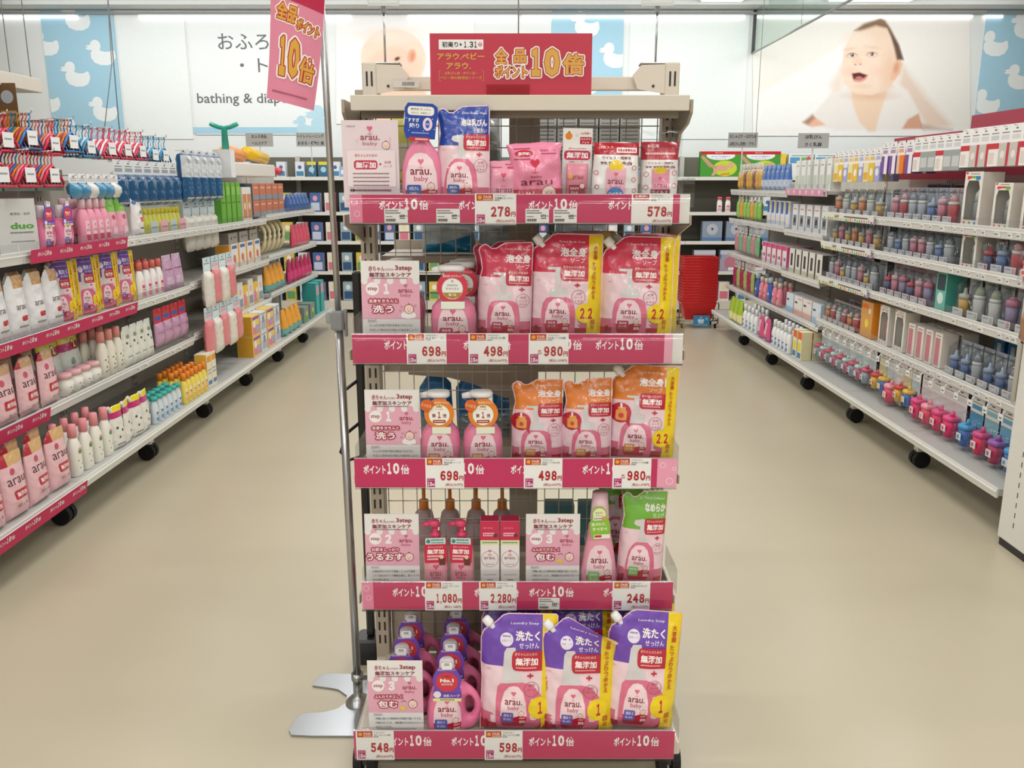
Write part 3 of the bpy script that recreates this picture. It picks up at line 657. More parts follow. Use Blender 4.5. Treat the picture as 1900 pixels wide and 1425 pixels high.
def pcard(i, pxa, price, tax, l1, l2, label, each=False, off=0, deal=False):
    x0, x1, z0, z1, D = RL[i]; xa = U(pxa, RAILS[i][2], D)[0]; w = .107; zb = z0 - .002 - (.002 if i == 0 else 0); zt_ = z1 + .0015; h = zt_ - zb
    mb = MB(); mb.box((0, 0, 0), (w, .0008, h), '#f1efee', 'paper'); A = Art().T(w, h)
    A.rect(.04, .77, .44, .98, '#c0452f' if not deal else '#f0ecea')
    if not deal: A.ell(.12, .875, .05, '#eba92e'); A.text('FAIR', .31, .89, .09, '#f5d9c5', w=.2, b=.02); A.fine(.2, .42, .79, .04, '#f0c7a8', 3)
    else: A.rect(.04, .85, .42, .97, '#c22a3c'); A.text('お買得!!', .23, .91, .08, '#f7e8e8', w=.3, b=.03); A.fine(.05, .42, .78, .04, '#c22a3c', 4)
    A.text('アラウベビー', .63, .93, .06, '#4a4645', w=.3, b=.015); A.text(l1, .70, .85, .065, '#4a4645', w=.44, b=.01); A.fine(.47, .6, .77, .035, '#777777', len(l1))
    n = len(price); wd = .50 if n == 3 else .58
    A.num(price, .87 - wd / 2, .43, .32, wd, '#b2252b', b=.05); A.text('円', .93, .35, .15, '#b2252b', w=.11, b=.035)
    if each: A.text('各', .86 - wd - .08, .40, .14, '#b2252b', b=.035)
    A.text('(税込' + tax + '円)', .74, .13, .11, '#b2403f', w=.46, b=.012)
    if not deal: A.rect(.04, .06, .24, .34, '#b32d72'); A.text('ポイント', .14, .29, .05, '#ffffff', w=.15, b=.01); A.num('10', .11, .16, .14, .12, '#ffffff', b=.04); A.text('倍', .2, .14, .08, '#ffffff', b=.01)
    A.put(mb, off=1.2e-4); o = mb.build('price_card'); o.location = (xa, D - .0034, zb); tag(o, label, 'price card', 'price cards in the rails of the middle display')
pcard(0, 881, '278', '305', '洗濯槽のせっけん', '', 'white price card reading 278 yen on the top rail')
pcard(0, 1172, '578', '635', 'ベビーせっけんシート', '', 'white price card reading 578 yen at the end of the top rail', deal=True)
pcard(1, 754, '698', '767', '泡全身ソープ', '', 'white price card reading 698 yen on the second rail below the pump bottle')
pcard(1, 869, '498', '547', 'つめかえ用', '', 'white price card reading 498 yen on the second rail below the small red refill')
pcard(1, 981, '980', '1,078', '泡全身ソープ大容量', '', 'white price card reading 980 yen on the second rail below the large red refills', True)
pcard(2, 789, '698', '767', '泡全身ソープ', '', 'white price card reading 698 yen on the third rail below the orange tagged pumps')
pcard(2, 972, '498', '547', '泡全身ソープつめかえ用', '', 'white price card reading 498 yen on the third rail below the orange refills')
pcard(2, 1137, '980', '1,078', '泡全身ソープ大容量', '', 'white price card reading 980 yen on the third rail below the large orange refill', True)
pcard(3, 788, '1,080', '1,188', 'ミルキーローション', '', 'white price card reading 1,080 yen on the fourth rail')
pcard(3, 889, '2,280', '2,508', 'ベビーオイル', '', 'white price card reading 2,280 yen on the fourth rail')
pcard(3, 1137, '248', '272', '洗濯用なめらか仕上げ', '', 'white price card reading 248 yen on the fourth rail')
pcard(4, 660, '548', '602', '洗たくせっけん本体', '', 'white price card reading 548 yen on the lowest rail')
pcard(4, 899, '598', '657', '洗たくせっけん詰替', '', 'white price card reading 598 yen on the lowest rail')
def scard(i, pxa, price, label):
    x0, x1, z0, z1, D = RL[i]; xa = U(pxa, RAILS[i][2], D)[0]; w, h = .061, .036; mb = MB(); mb.box((0, 0, 0), (w, .0008, h), '#eceaea', 'paper'); A = Art().T(w, h)
    A.fine(.05, .6, .82, .09, '#555555', 2); A.fine(.05, .7, .66, .09, '#555555', 5); A.fine(.05, .35, .42, .07, '#666666', 7)
    A.text(price, .76, .50, .2, '#222222', w=.24, b=.05); A.text('円', .94, .48, .12, '#444444'); A.fine(.66, .88, .28, .09, '#333333', 3)
    for k in range(14): A.rect(.06 + k * .03, .1, .075 + k * .03 + (.006 if k % 3 else 0), .3, '#333333')
    A.put(mb, off=1.2e-4); o = mb.build('small_price_card'); o.location = (xa, D - .0036, z0 + .002); tag(o, label, 'price card', 'small barcode price cards')
scard(0, 712, '600', 'small white barcode card marked 600 yen below the spray bottle'); scard(0, 809, '499', 'small white barcode card marked 499 yen below the blue refill')
scard(0, 975, '474', 'small white barcode card marked 474 yen below the soap bag'); scard(0, 1027, '600', 'small white barcode card marked 600 yen below the tooth gel pack'); scard(3, 999, '323', 'small white barcode card marked 323 yen on the fourth rail')

# ------------------------------------------------------------------ printed artwork shared by the soap range
DR, RED, PK = '#86233a', '#bf1f38', '#e06a8c'
def heart(A, cx, cz, r, col=PK):
    k = A.t[0] / A.t[1]; A.poly([(cx, cz - r * k), (cx - r * .95, cz + r * .1 * k), (cx - r * .9, cz + r * .6 * k), (cx - r * .5, cz + r * .85 * k), (cx, cz + r * .5 * k), (cx + r * .5, cz + r * .85 * k), (cx + r * .9, cz + r * .6 * k), (cx + r * .95, cz + r * .1 * k)], col)
    A.line([(cx - r * .7, cz - r * 1.75 * k), (cx, cz - r * 1.95 * k), (cx + r * .7, cz - r * 1.75 * k)], r * .16, col); A.line([(cx, cz - r * k), (cx, cz - r * 1.95 * k)], r * .14, col)
def baby(A, cx, cz, r, line='#9a4a50'):
    k = A.t[0] / A.t[1]; A.ell(cx, cz, r, line, n=16); A.ell(cx, cz, r * .88, '#f8d9d0', n=16); A.ell(cx - r * .3, cz, r * .08, '#6b3a3a', n=8); A.ell(cx + r * .3, cz, r * .08, '#6b3a3a', n=8)
    A.line([(cx - r * .2, cz - r * .35 * k), (cx, cz - r * .48 * k), (cx + r * .2, cz - r * .35 * k)], r * .1, '#b8434f'); A.line([(cx - r * .2, cz + r * .9 * k), (cx, cz + r * 1.15 * k), (cx + r * .15, cz + r * .9 * k)], r * .12, line)
def arau(A, cx, z, w, h, hr=None):      # heart, brand word, second word; z is the centre of the brand word
    heart(A, cx, z + h * 1.75, hr or w * .13); A.text('arau.', cx, z, h, DR, w=w, b=.016); A.text('baby', cx, z - h * 1.25, h * 1.15, '#bd4868', w=w * .66, b=.008)
def splat(A, x0, x1, z0, z1, badge, bcol, btxt, cap=True):        # red foot of a label with a round badge
    A.text('無添加', x1 - (x1 - x0) * .27, z0 + (z1 - z0) * .42, (z1 - z0) * .32, '#fbf4f2', w=(x1 - x0) * .36, b=.03); A.fine(x0 + (x1 - x0) * .55, x1 - (x1 - x0) * .1, z0 + (z1 - z0) * .72, (z1 - z0) * .11, '#f3c9c9', 3)
def label_bottle(A, badge='#3d63ad', txt=('洗たく', 'せっけん'), foot=RED, face='#f6d9e0'):   # unit-square oval label
    k = A.t[0] / A.t[1]
    out = [(.12, .0), (.88, .0), (.96, .1), (1.0, .35), (.97, .62), (.86, .86), (.68, .98), (.5, 1.0), (.32, .98), (.14, .86), (.03, .62), (0, .35), (.04, .1)]
    A.poly(out, face); A.poly([(.12, .0), (.88, .0), (.96, .1), (.995, .3), (.75, .33), (.4, .27), (.005, .3), (.04, .1)], foot)
    arau(A, .5, .64, .66, .11, .10); baby(A, .80, .37, .12)
    A.rrect(.05, .14, .50, .40, .06, badge)
    for i, t in enumerate(txt): A.text(t, .275, .33 - i * .1, .07, '#f3eef8', w=.3, b=.02)
    splat(A, .4, 1.0, .05, .33, 0, 0, 0)
def refill(A, th, large):      # the front of a refill pouch, in unit coordinates
    q = .79 if large else 1.0; top, pic = th['top'], th['pic']; WH = '#f6eef0'
    def X(v): return v * q / .79 if not large else v
    f = 1 / .79 if not large else 1.0
    A.fine(.08 * f, .13 * f, .55, .01, '#e5a7b8', 3)
    A.text(th['en'], X(.56), .925, .024, WH, w=.36 * f, b=.0)
    if pic == 'spray' or pic == 'pump':
        A.text(th['t1'], X(.575 if len(th['t1']) < 5 else .555), .83, .085 if len(th['t1']) < 5 else .07, WH, w=(.36 if len(th['t1']) < 5 else .38) * f, b=.02, out=((.02, WH),)); A.text(th['t2'], X(.64), .752, .048, WH, w=.2 * f, b=.01)
    else:
        A.ell(X(.33), .80, .085 * f, '#e9dff0', rz=.055); A.text('天然ハーブ', X(.33), .79, .02, '#5b4a8a', w=.13 * f, b=0); A.fine(X(.28), X(.38), .82, .012, '#7b6aa0', 2)
        A.text(th['t1'], X(.60), .83, .075, WH, w=.31 * f, b=.015, out=((.02, WH),)); A.text(th['t2'], X(.62), .755, .045, WH, w=.26 * f, b=.01)
    # picture of the bottle
    bc, bd, gw = '#e0708f', '#cf5a80', '#d9d4d6'
    if pic == 'pump':
        A.rect(X(.22), .66, X(.43), .685, gw); A.rect(X(.33), .58, X(.42), .67, gw); A.rect(X(.34), .5, X(.41), .58, gw); A.rrect(X(.26), .40, X(.50), .49, .02, gw)
        A.poly([(X(.27), .40), (X(.49), .40), (X(.55), .385), (X(.60), .34), (X(.62), .25), (X(.63), .0), (X(.15), .0), (X(.15), .26), (X(.17), .34), (X(.21), .385)], bc)
        lb = (X(.20), X(.55), .04, .385)
    elif pic == 'spray':
        A.poly([(X(.22), .66), (X(.24), .695), (X(.38), .71), (X(.42), .69), (X(.43), .5), (X(.46), .47), (X(.32), .47), (X(.33), .63), (X(.26), .64)], gw)
        A.poly([(X(.28), .47), (X(.47), .47), (X(.55), .42), (X(.60), .33), (X(.62), .2), (X(.62), .0), (X(.10), .0), (X(.12), .24), (X(.16), .38), (X(.22), .44)], bc)
        lb = (X(.15), X(.54), .06, .44)
    else:
        A.poly([(X(.28), .50), (X(.30), .70), (X(.33), .735), (X(.44), .74), (X(.455), .70), (X(.47), .60), (X(.52), .50), (X(.54), .45), (X(.26), .45)], gw)
        A.poly([(X(.26), .45), (X(.54), .46), (X(.66), .44), (X(.78), .36), (X(.80), .2), (X(.77), .08), (X(.66), .0), (X(.24), .0), (X(.2), .12), (X(.2), .3), (X(.22), .42)], bc)
        A.rrect(X(.645), .14, X(.735), .33, .03, '#f0ccd4'); lb = (X(.26), X(.60), .06, .43)
    t = A.t; A.T(t[0] * (lb[1] - lb[0]), t[1] * (lb[3] - lb[2]), t[2] + t[0] * lb[0], t[3] + t[1] * lb[2]); label_bottle(A, th['badge'], th['btxt']); A.t = t
    A.rrect(X(.40), .555, min(X(.782), .97), .715, .05, RED, .05); A.rect(X(.6), .555, min(X(.79), .985), .715, RED)
    A.text('赤ちゃんのための', X(.58), .688, .026, '#f6d9d9', w=.29 * f, b=.0); A.text('無添加', X(.59), .628, .062, '#fdf6f5', w=.29 * f, b=.03); A.fine(X(.45), X(.72), .575, .01, '#f0b5b5', 9)
    A.rect(X(.60), .510, X(.68), .524, RED); A.rect(X(.63), .497, X(.65), .538, RED)
    A.ring(X(.66), .405, .098 * f, .006, '#a1505f'); A.text('天然', X(.66), .435, .027, '#a1404f', w=.09 * f, b=0); A.text('ハーブ', X(.66), .402, .024, '#a1404f', w=.12 * f, b=0)
    for k in range(3): A.ell(X(.62 + .04 * k), .367, .011, '#cf7484')
    A.rect(.06 * f, .03, .10 * f, .12, '#8f1830')
    if th.get('moist'):
        A.ell(X(.14), .50, .155 * f, RED, rz=.105); A.poly([(X(.13), .5), (X(.29), .5), (X(.27), .36)], RED); A.rect(X(.10), .50, X(.21), .56, '#ee9c4a') ; A.rrect(X(.07), .42, X(.23), .53, .03, '#f0a14e'); A.rect(X(.13), .55, X(.16), .60, '#f7e8de'); A.ell(X(.15), .47, .04, '#c94a4e')
        A.rrect(X(.77), .79, X(.83), .87, .02, '#f6ead9') if 0 else A.rrect(X(.735 + .03), .785, X(.79), .875, .012, '#f7ecdf')
    if large:
        A.ell(.76, .25, .14, '#f3d41c', rz=.095)
        A.num('2.2' if pic == 'pump' else '1', .775, .25, .105, .19 if pic == 'pump' else .09, '#c62c30', b=.05)
        A.vtext('大容量', .885, .90, .042, '#c0522a'); A.vtext('たっぷりつめかえ', .87, .74, .040, '#c4622c', 1.12); A.vtext('回分', .87, .19, .045, '#c4522a')
    else: A.text('つめかえ用', X(.68), .02, .022, '#f3d3d3', w=.2, b=0)
def pouch_outline(w, h, large, taper=.04, curl=0):
    a = w / 2
    if large: L = [(-a, .0), (-a * .98, .3 * h), (-a * .97, .45 * h), (-a * 1.0, .60 * h), (-a * 1.0, .80 * h), (-a * .93, .86 * h), (-a * .62, .93 * h), (-a * .44, .985 * h), (-a * .30, h)]
    else: L = [(-a, .0), (-a * .97, .3 * h), (-a * .98, .50 * h), (-a * .93, .62 * h), (-a * .86, .72 * h), (-a * .92, .82 * h), (-a * 1.0, .90 * h), (-a * .96, .935 * h), (-a * .80, .965 * h), (-a * .68, .955 * h), (-a * .55, .925 * h), (-a * .38, .925 * h), (-a * .22, .955 * h), (-a * .05, .985 * h), (a * .2, .99 * h)]
    Rr = [(a * .92, h), (a * (1 - taper), .985 * h), (a * (1 - taper), .7 * h), (a * .985, .4 * h), (a, .1 * h), (a * .98, 0)]
    return (L + Rr)[::-1]
THEME = dict(
    red=dict(top='#cf2f50', pic='pump', en='Foam Body Soap', t1='泡全身', t2='ソープ', badge='#c9405c', btxt=('泡全身', 'ソープ')),
    orange=dict(top='#e8822f', pic='pump', en='Foam Body Soap', t1='泡全身', t2='ソープ', badge='#e39a4c', btxt=('泡全身', 'ソープ'), moist=True),
    blue=dict(top='#2b49a8', pic='spray', en='Foam Bottle Wash', t1='泡ほ乳びん', t2='食器洗い', badge='#3d63ad', btxt=('ほ乳びん', '食器洗い')),
    purple=dict(top='#6f45b0', pic='laundry', en='Laundry Soap', t1='洗たく', t2='せっけん', badge='#6d62b5', btxt=('洗たく', 'せっけん')),
    green=dict(top='#76b83a', pic='spray', en='Fabric Softener', t1='なめらか', t2='仕上げ', badge='#8cc46a', btxt=('なめらか', '仕上げ')))
def make_pouch(theme, w, h, large, T=.032, seed=1, curl=0, name='refill_pouch', plain=False):
    th = THEME[theme]; a = w / 2; mb = MB(); out = pouch_outline(w, h, large, .03)
    split = .635 * h if th['pic'] == 'pump' else (.585 * h if th['pic'] == 'laundry' else .60 * h); xb = .29 * w
    def Tf(X, Z):
        v = np.clip(Z / h, 0, 1); b = T * (.8 + .2 * np.clip(v / .12, 0, 1)) * np.clip((1.02 - v) / .75, 0, 1) ** .7 + .001
        return b
    P = Puff([out], Tf, a * .85, .010, .045, seed, 1.9)
    def col(x, z):
        if large and x > xb: return '#f3d41c'
        if z > split: return th['top']
        if z < .105 * h: return '#b81f39'
        if z < .19 * h and (x < -a * .7 or x > a * .35): return '#d8718a'
        return '#f2d3dc'
    P.mesh(mb, col, 'film', ((1, split), (1, .105 * h), (1, .19 * h), (0, xb)), weldseam=False)
    if not plain:
        A = Art().T(w, h, -a, 0); refill(A, th, large); A.put(mb, P.H, fin='film', cell=.011, off=6e-4)
        A = Art()
        # pale sealed edge
        rim = [(x, z) for x, z in out]; A.line(rim + rim[:1], .003, '#f3c4d2' if theme != 'blue' else '#e6c4da'); A.put(mb, P.H, fin='film', off=7e-4)
    if curl:
        vs = []
        for x, y, z in mb.v:
            t = max(0, (z - .62 * h) / (.38 * h)); s2 = max(0, (x + a * .3) / (a * 1.3)) if curl > 0 else 1
            ang = abs(curl) * t * t * s2
            vs.append((x, y - ang * .09, z - ang * .075 * t)) 
        mb.v = vs
    if large:
        o = mb.build(name); cp = MB()
        Mx = Matrix.Translation((-a * .76, 0, .905 * h)) @ Matrix.Rotation(R(-42), 4, 'Y')
        cp.cyl((0, 0, -.012), .008, .014, '#efe9ea', 'plastic', 14, Mx); cp.loft([(.002, .013, .013), (.005, .0135, .0135), (.022, .0125, .0125), (.026, .010, .010)], '#f1efee', 'plastic', 18, Mx)
        cp.build('spout_cap', o)
    else:
        o = mb.build(name)
    return o
def fit(px0, px1, ytop, lvl, D):      # position and size on the shelf from what the photo shows
    d = DECK[lvl]; xa, zt_ = U(px0, ytop, D); xb, _ = U(px1, ytop, D); return (xa + xb) / 2, xb - xa, zt_ - d, d
def stand(o, px0, px1, ytop, lvl, D, label, cat, group=None, rx=0, ry=0, rz=0, dz=.0):
    x, w, h, d = fit(px0, px1, ytop, lvl, D); o.location = (x, D, d + dz); o.rotation_euler = (R(rx), R(ry), R(rz)); return tag(o, label, cat, group)
# refills
def pouch_at(theme, px0, px1, ytop, lvl, D, large, label, ry=0, rx=-3, rz=0, T=.03, seed=1, curl=0, group=None, proto=None):
    x, w, h, d = fit(px0, px1, ytop, lvl, D); h = U(px0, ytop, D + T + .012)[1] - d
    o = make_pouch(theme, w, h / math.cos(R(rx)), large, T, seed, curl) if proto is None else dup(proto)
    if proto is not None:
        z_ = [v.co.z for v in proto.data.vertices]; o.scale = (1, 1, min(1, (DECK[lvl - 1] - .036 - d) / (max(z_) + .012)))
    o.location = (x, D + T, d + .003 + abs(math.sin(R(ry))) * w * .5); o.rotation_euler = (R(rx), R(ry), R(rz)); return tag(o, label, 'refill pouch', group)
GR = 'refill pouches on the middle display'
pouch_at('blue', 806, 906, 199, 0, 2.316, False, 'blue topped bottle wash refill pouch beside the spray bottle', ry=1, rx=0, T=.026, group=GR)
p1 = pouch_at('red', 882, 985, 452, 1, 2.35, False, 'small red topped foam soap refill pouch on the second shelf, front one', ry=2, seed=2, group=GR)
pouch_at('red', 880, 973, 440, 1, 2.44, False, 'small red refill pouch mostly hidden behind the front small red one', proto=p1, group=GR)
p2 = pouch_at('red', 984, 1120, 438, 1, 2.355, True, 'large red and yellow refill pouch in the middle of the second shelf', ry=1.5, seed=3, T=.038, group=GR)
p3 = pouch_at('red', 1119, 1256, 443, 1, 2.355, True, 'large red and yellow refill pouch at the outer end of the second shelf', ry=1.5, seed=5, T=.038, group=GR)
pouch_at('red', 1134, 1264, 437, 1, 2.45, True, 'large yellow banded refill pouch peeping out behind the outer end one', ry=2, proto=p3, T=.038, group=GR)
pouch_at('red', 1008, 1140, 428, 1, 2.45, True, 'large red refill pouch directly behind the middle large one', proto=p2, T=.038, group=GR)
pouch_at('red', 1020, 1150, 432, 1, 2.54, True, 'large red refill pouch third back behind the middle large one', proto=p2, T=.038, group=GR)
pouch_at('red', 1136, 1250, 445, 1, 2.54, True, 'large red refill pouch furthest back at the shelf outer end', proto=p3, T=.038, group=GR)
o1 = pouch_at('orange', 948, 1045, 705, 2, 2.35, False, 'orange topped refill pouch nearest the orange tagged pump bottles', ry=1, seed=4, group=GR)
pouch_at('orange', 1045, 1138, 703, 2, 2.35, False, 'orange topped refill pouch between its twin and the large one', ry=1, seed=7, group=GR)
pouch_at('orange', 1133, 1261, 683, 2, 2.36, True, 'large orange refill pouch with yellow band on the third shelf', ry=3, seed=8, T=.038, group=GR)
g1 = pouch_at('green', 1150, 1236, 912, 3, 2.315, False, 'green topped softener refill pouch on the fourth shelf, front one', ry=3, seed=3, rx=-2, group=GR)
pouch_at('green', 1152, 1240, 906, 3, 2.44, False, 'green topped softener refill pouch behind the front green one', proto=g1, group=GR)
pouch_at('green', 1108, 1190, 925, 3, 2.52, False, 'green topped refill pouch at the back beside the softener bottle', proto=g1, group=GR)
u1 = pouch_at('purple', 888, 1036, 1143, 4, 2.165, True, 'purple and yellow laundry refill pouch beside the pink laundry bottles', ry=1, seed=6, T=.045, group=GR)
u2 = pouch_at('purple', 1004, 1146, 1150, 4, 2.158, True, 'purple laundry refill pouch with a slumped curled top, middle of the lowest shelf', ry=1, seed=9, T=.04, curl=.7, group=GR)
u3 = pouch_at('purple', 1122, 1262, 1140, 4, 2.165, True, 'upright purple and yellow laundry refill pouch at the outer end of the lowest shelf', ry=4, seed=10, T=.045, group=GR)
pouch_at('purple', 895, 1030, 1130, 4, 2.30, True, 'purple laundry refill pouch behind the one beside the laundry bottles', proto=u1, T=.045, group=GR)
pouch_at('purple', 1015, 1152, 1118, 4, 2.30, True, 'purple laundry refill pouch standing behind the slumped one', proto=u3, T=.045, group=GR)
pouch_at('purple', 1140, 1250, 1125, 4, 2.31, True, 'purple laundry refill pouch behind the upright outer end one', proto=u3, T=.045, group=GR)
pouch_at('purple', 905, 1040, 1120, 4, 2.42, True, 'rearmost purple laundry refill pouch beside the laundry bottles', proto=u1, T=.045, group=GR)
pouch_at('purple', 1035, 1165, 1115, 4, 2.42, True, 'rearmost purple laundry refill pouch in the middle of the lowest shelf', proto=u3, T=.045, group=GR)

# bottles
def sec_at(secs, z):
    for a, b in zip(secs, secs[1:]):
        if a[0] <= z <= b[0]: t = (z - a[0]) / max(b[0] - a[0], 1e-9); return [a[i] + (b[i] - a[i]) * t for i in range(4)]
    return secs[0] if z < secs[0][0] else secs[-1]
def loftH(secs):
    def H(X, Z):
        out = np.zeros(len(X))
        for i in range(len(X)):
            z, a, b, e = sec_at(secs, Z[i])[:4]; q = min(abs(X[i]) / a, .995); out[i] = b * (1 - q ** e) ** (1 / e)
        return out
    return H
BP = '#ea86a8'
def hang_tag(parent, w, h, z, y, fn, outline=None, bg='#ffffff', tilt=8, name='neck_tag', ry=0, holes=()):
    mb = MB(); out = outline or [(-w / 2, 0), (w / 2, 0), (w / 2, h), (-w / 2, h)]
    mb.prism(out, 0, .0008, bg, 'paper'); A = Art(); fn(A, w, h); A.put(mb, off=2e-4)
    o = mb.build(name, parent); o.location = (0, y, z); o.rotation_euler = (R(-tilt), R(ry), 0); return o
def pump_bottle(w, h, tagfn, seed=0, badge='#c9405c'):
    a = w / 2; hb = h * .60; secs = [(0, a * .90, a * .55, 3.2), (.004, a * .96, a * .60, 3.2), (hb * .55, a, a * .62, 3.2), (hb * .78, a * .93, a * .60, 3), (hb * .92, a * .70, a * .50, 2.5), (hb, a * .42, a * .40, 2)]
    root = empty('pump_bottle'); mb = MB(); mb.loft(secs, BP, 'plastic', 32)
    H = loftH(secs); A = Art(); lw, lh = w * .66, hb * .80; A.T(lw, lh, -lw / 2, .004); label_bottle(A, badge, ('泡全身', 'ソープ')); A.put(mb, H, cell=.006, off=7e-4, fin='plastic'); mb.build('bottle_body', root)
    mb = MB(); r = a * .42; z = hb
    mb.loft([(z - .002, r * 1.1, r * 1.1), (z + .012, r * 1.1, r * 1.1), (z + .014, r * 1.05, r * 1.05), (z + .03, r * 1.0, r * 1.0), (z + .032, r * .55, r * .55), (h - .035, r * .52, r * .52), (h - .034, r * .75, r * .75), (h - .016, r * .72, r * .72)], '#f2f0ef', 'plastic', 22)
    mb.loft([(h - .018, a * .50, a * .40, 2.2, -.002), (h - .013, a * .58, a * .45, 2.2, -.004), (h - .006, a * .60, a * .45, 2.2, -.005), (h, a * .5, a * .38, 2.2, -.004)], '#f5f3f2', 'plastic', 24)
    mb.loft([(0, .010, .0075, 3), (.02, .0095, .007, 3), (.038, .0075, .006, 3)], '#f5f3f2', 'plastic', 12, Matrix.Translation((-.02, 0, h - .010)) @ Matrix.Rotation(R(-97), 4, 'Y'))
    mb.build('pump_head', root)
    tagfn(root, w, h, hb, a); return root
def circ(r, cx=0, cz=0, n=28, amp=0, k=1): return [(cx + r * (1 + amp * math.cos(14 * 2 * math.pi * i / n)) * math.cos(2 * math.pi * i / n), cz + r * k * math.sin(2 * math.pi * i / n)) for i in range(n)]
def tag_red(root, w, h, hb, a):
    def fn(A, W, Hh):
        A.ell(0, .040, .042, '#d63c52'); A.rect(-.026, -.02, .026, .01, '#d98795') if 0 else None
        A.text('新生児にもやさしい', 0, .070, .007, '#fbeef0', w=.05, b=.01); A.ell(0, .036, .029, '#b9b6b0'); A.ell(0, .036, .0275, '#f3f1ee'); A.poly([(-.026, .026), (.026, .026), (.018, .014), (0, .0085), (-.018, .014)], '#b08d3a')
        A.text('minoru', 0, .046, .006, '#555555', w=.028, b=.01); A.text('ママベスト', 0, .036, .007, '#333333', w=.036, b=.01); A.text('第1位', 0, .020, .007, '#f5ecd0', w=.022, b=.02); A.text('V', 0, .056, .008, '#6a8a6a')
        A.rect(-.031, -.016, .033, .002, '#eff2e6'); A.ell(-.022, -.007, .006, '#5fa487'); A.fine(-.013, .012, -.004, .003, '#557755', 3); A.fine(-.013, .012, -.011, .003, '#557755', 4)
    hang_tag(root, .09, .09, hb - .012, -a * .66, fn, circ(.042, 0, .040) , '#d63c52', 4)
    mb = MB(); mb.box((-.031, -a * .66 - .0022, hb - .030), (.033, -a * .66 - .0014, hb - .010), '#eef2e6', 'paper'); mb.build('sticker', root)
def tag_orange(root, w, h, hb, a):
    def fn(A, W, Hh):
        A.ell(0, .040, .042, '#e9842f'); A.text('新生児にやさしい', .008, .071, .007, '#fbeee0', w=.042, b=.01); A.ell(0, .036, .031, '#c9922e'); A.ell(0, .036, .029, '#f8f4ec')
        A.text('ママが選ぶ', 0, .052, .005, '#8a5a3a', w=.024, b=0); A.text('第', -.015, .034, .011, '#7a3a34', b=.03); A.num('1', 0, .036, .018, .012, '#b8323a', b=.05); A.text('位', .015, .034, .011, '#7a3a34', b=.03); A.poly([(-.008, .057), (-.008, .064), (-.004, .060), (0, .066), (.004, .060), (.008, .064), (.008, .057)], '#c9962e')
        A.rrect(-.018, .013, .018, .022, .003, '#a3372f'); A.fine(-.014, .014, .016, .003, '#f3d9c9', 2)
        A.rect(-.020, -.016, .032, .002, '#f0f0dc'); A.ell(-.012, -.007, .006, '#5fa487'); A.fine(-.004, .016, -.004, .003, '#557755', 3); A.fine(-.004, .016, -.011, .003, '#557755', 4)
    o = hang_tag(root, .09, .09, hb - .010, -a * .66, fn, circ(.042, 0, .040), '#e9842f', 4)
    mb = MB(); mb.prism(circ(.017, -.034, hb + .055), -a * .66 - .0035, -a * .66 - .0026, '#e06a28', 'paper'); A = Art(); A.text('しっとり', -.034, hb + .055, .009, '#fbeee0', w=.026, b=.02, rot=-20); A.put(mb, y=-a * .66 - .0035); mb.build('round_sticker', root)
    mb = MB(); mb.box((-.02, -a * .66 - .0022, hb - .027), (.032, -a * .66 - .0014, hb - .009), '#f0f0dc', 'paper'); mb.build('sticker', root)
x, w, h, d = fit(797, 883, 492, 1, 2.345)
K = Kind(pump_bottle(w, h, tag_red)); GP = 'pump bottles on the middle display'
K.put((x, 2.355, d), 0, 'pink foam soap pump bottle with a red round neck tag, front one', 'pump bottle', GP)
x2 = U(862, 640, 2.45)[0]; K.put((x2, 2.46, d), 0, 'pink pump bottle just behind the red tagged front one', 'pump bottle', GP); K.put((x2 + .012, 2.57, d), 0, 'pink pump bottle third back behind the red tagged front one', 'pump bottle', GP)
K.put((U(748, 640, 2.43)[0], 2.44, d), 0, 'pink pump bottle behind the step one card on the second shelf', 'pump bottle', GP); K.put((U(752, 640, 2.55)[0], 2.56, d), 0, 'rear pink pump bottle behind the step one card, second shelf', 'pump bottle', GP)
x, w, h, d = fit(778, 853, 726, 2, 2.345); K = Kind(pump_bottle(w, h, tag_orange, badge='#e39a4c'))
K.put((x, 2.355, d), 0, 'pink pump bottle with an orange round tag, beside the third shelf card', 'pump bottle', GP); K.put((U(896, 850, 2.345)[0], 2.355, d), R(4), 'pink pump bottle with an orange round tag, beside the orange refill', 'pump bottle', GP)
def clear_wrap(root, w, h):       # loose cellophane around a pump bottle
    mb = MB(); mb.loft([(h * .5, w * .46, w * .3, 2.4), (h * .75, w * .36, w * .25, 2.1), (h * .98, w * .33, w * .2, 2), (h * 1.02, w * .2, w * .1)], '#ffffff', 'clear', 14); mb.build('clear_wrap', root)

# spray bottle
x, w, h, d = fit(742, 818, 203, 0, 2.33); a = w / 2; hb = h * .70
secs = [(0, a * .93, a * .5, 2.8), (.004, a * .97, a * .55, 2.8), (hb * .35, a, a * .58, 2.8), (hb * .62, a * .97, a * .57, 2.7), (hb * .82, a * .78, a * .5, 2.4), (hb * .93, a * .5, a * .4, 2.2), (hb, a * .36, a * .36, 2)]
root = empty('spray_bottle'); mb = MB(); mb.loft(secs, BP, 'plastic', 32); A = Art(); lw = w * .80; A.T(lw, hb * .78, -lw / 2, .004); label_bottle(A, '#3d5fb0', ('ほ乳びん', '食器洗い')); A.put(mb, loftH(secs), cell=.006, off=7e-4, fin='plastic'); mb.build('bottle_body', root)
mb = MB(); mb.loft([(hb - .005, .02, .02), (hb + .02, .019, .019), (hb + .03, .017, .017)], '#f1efec', 'plastic', 18)
mb.prism([(-.045, h - .035), (-.040, h - .004), (-.025, h), (.012, h), (.025, h - .012), (.018, h - .05), (.014, hb + .01), (-.012, hb + .01), (-.016, h - .04), (-.03, h - .045)], -.016, .016, '#efece8', 'plastic'); mb.build('spray_head', root)
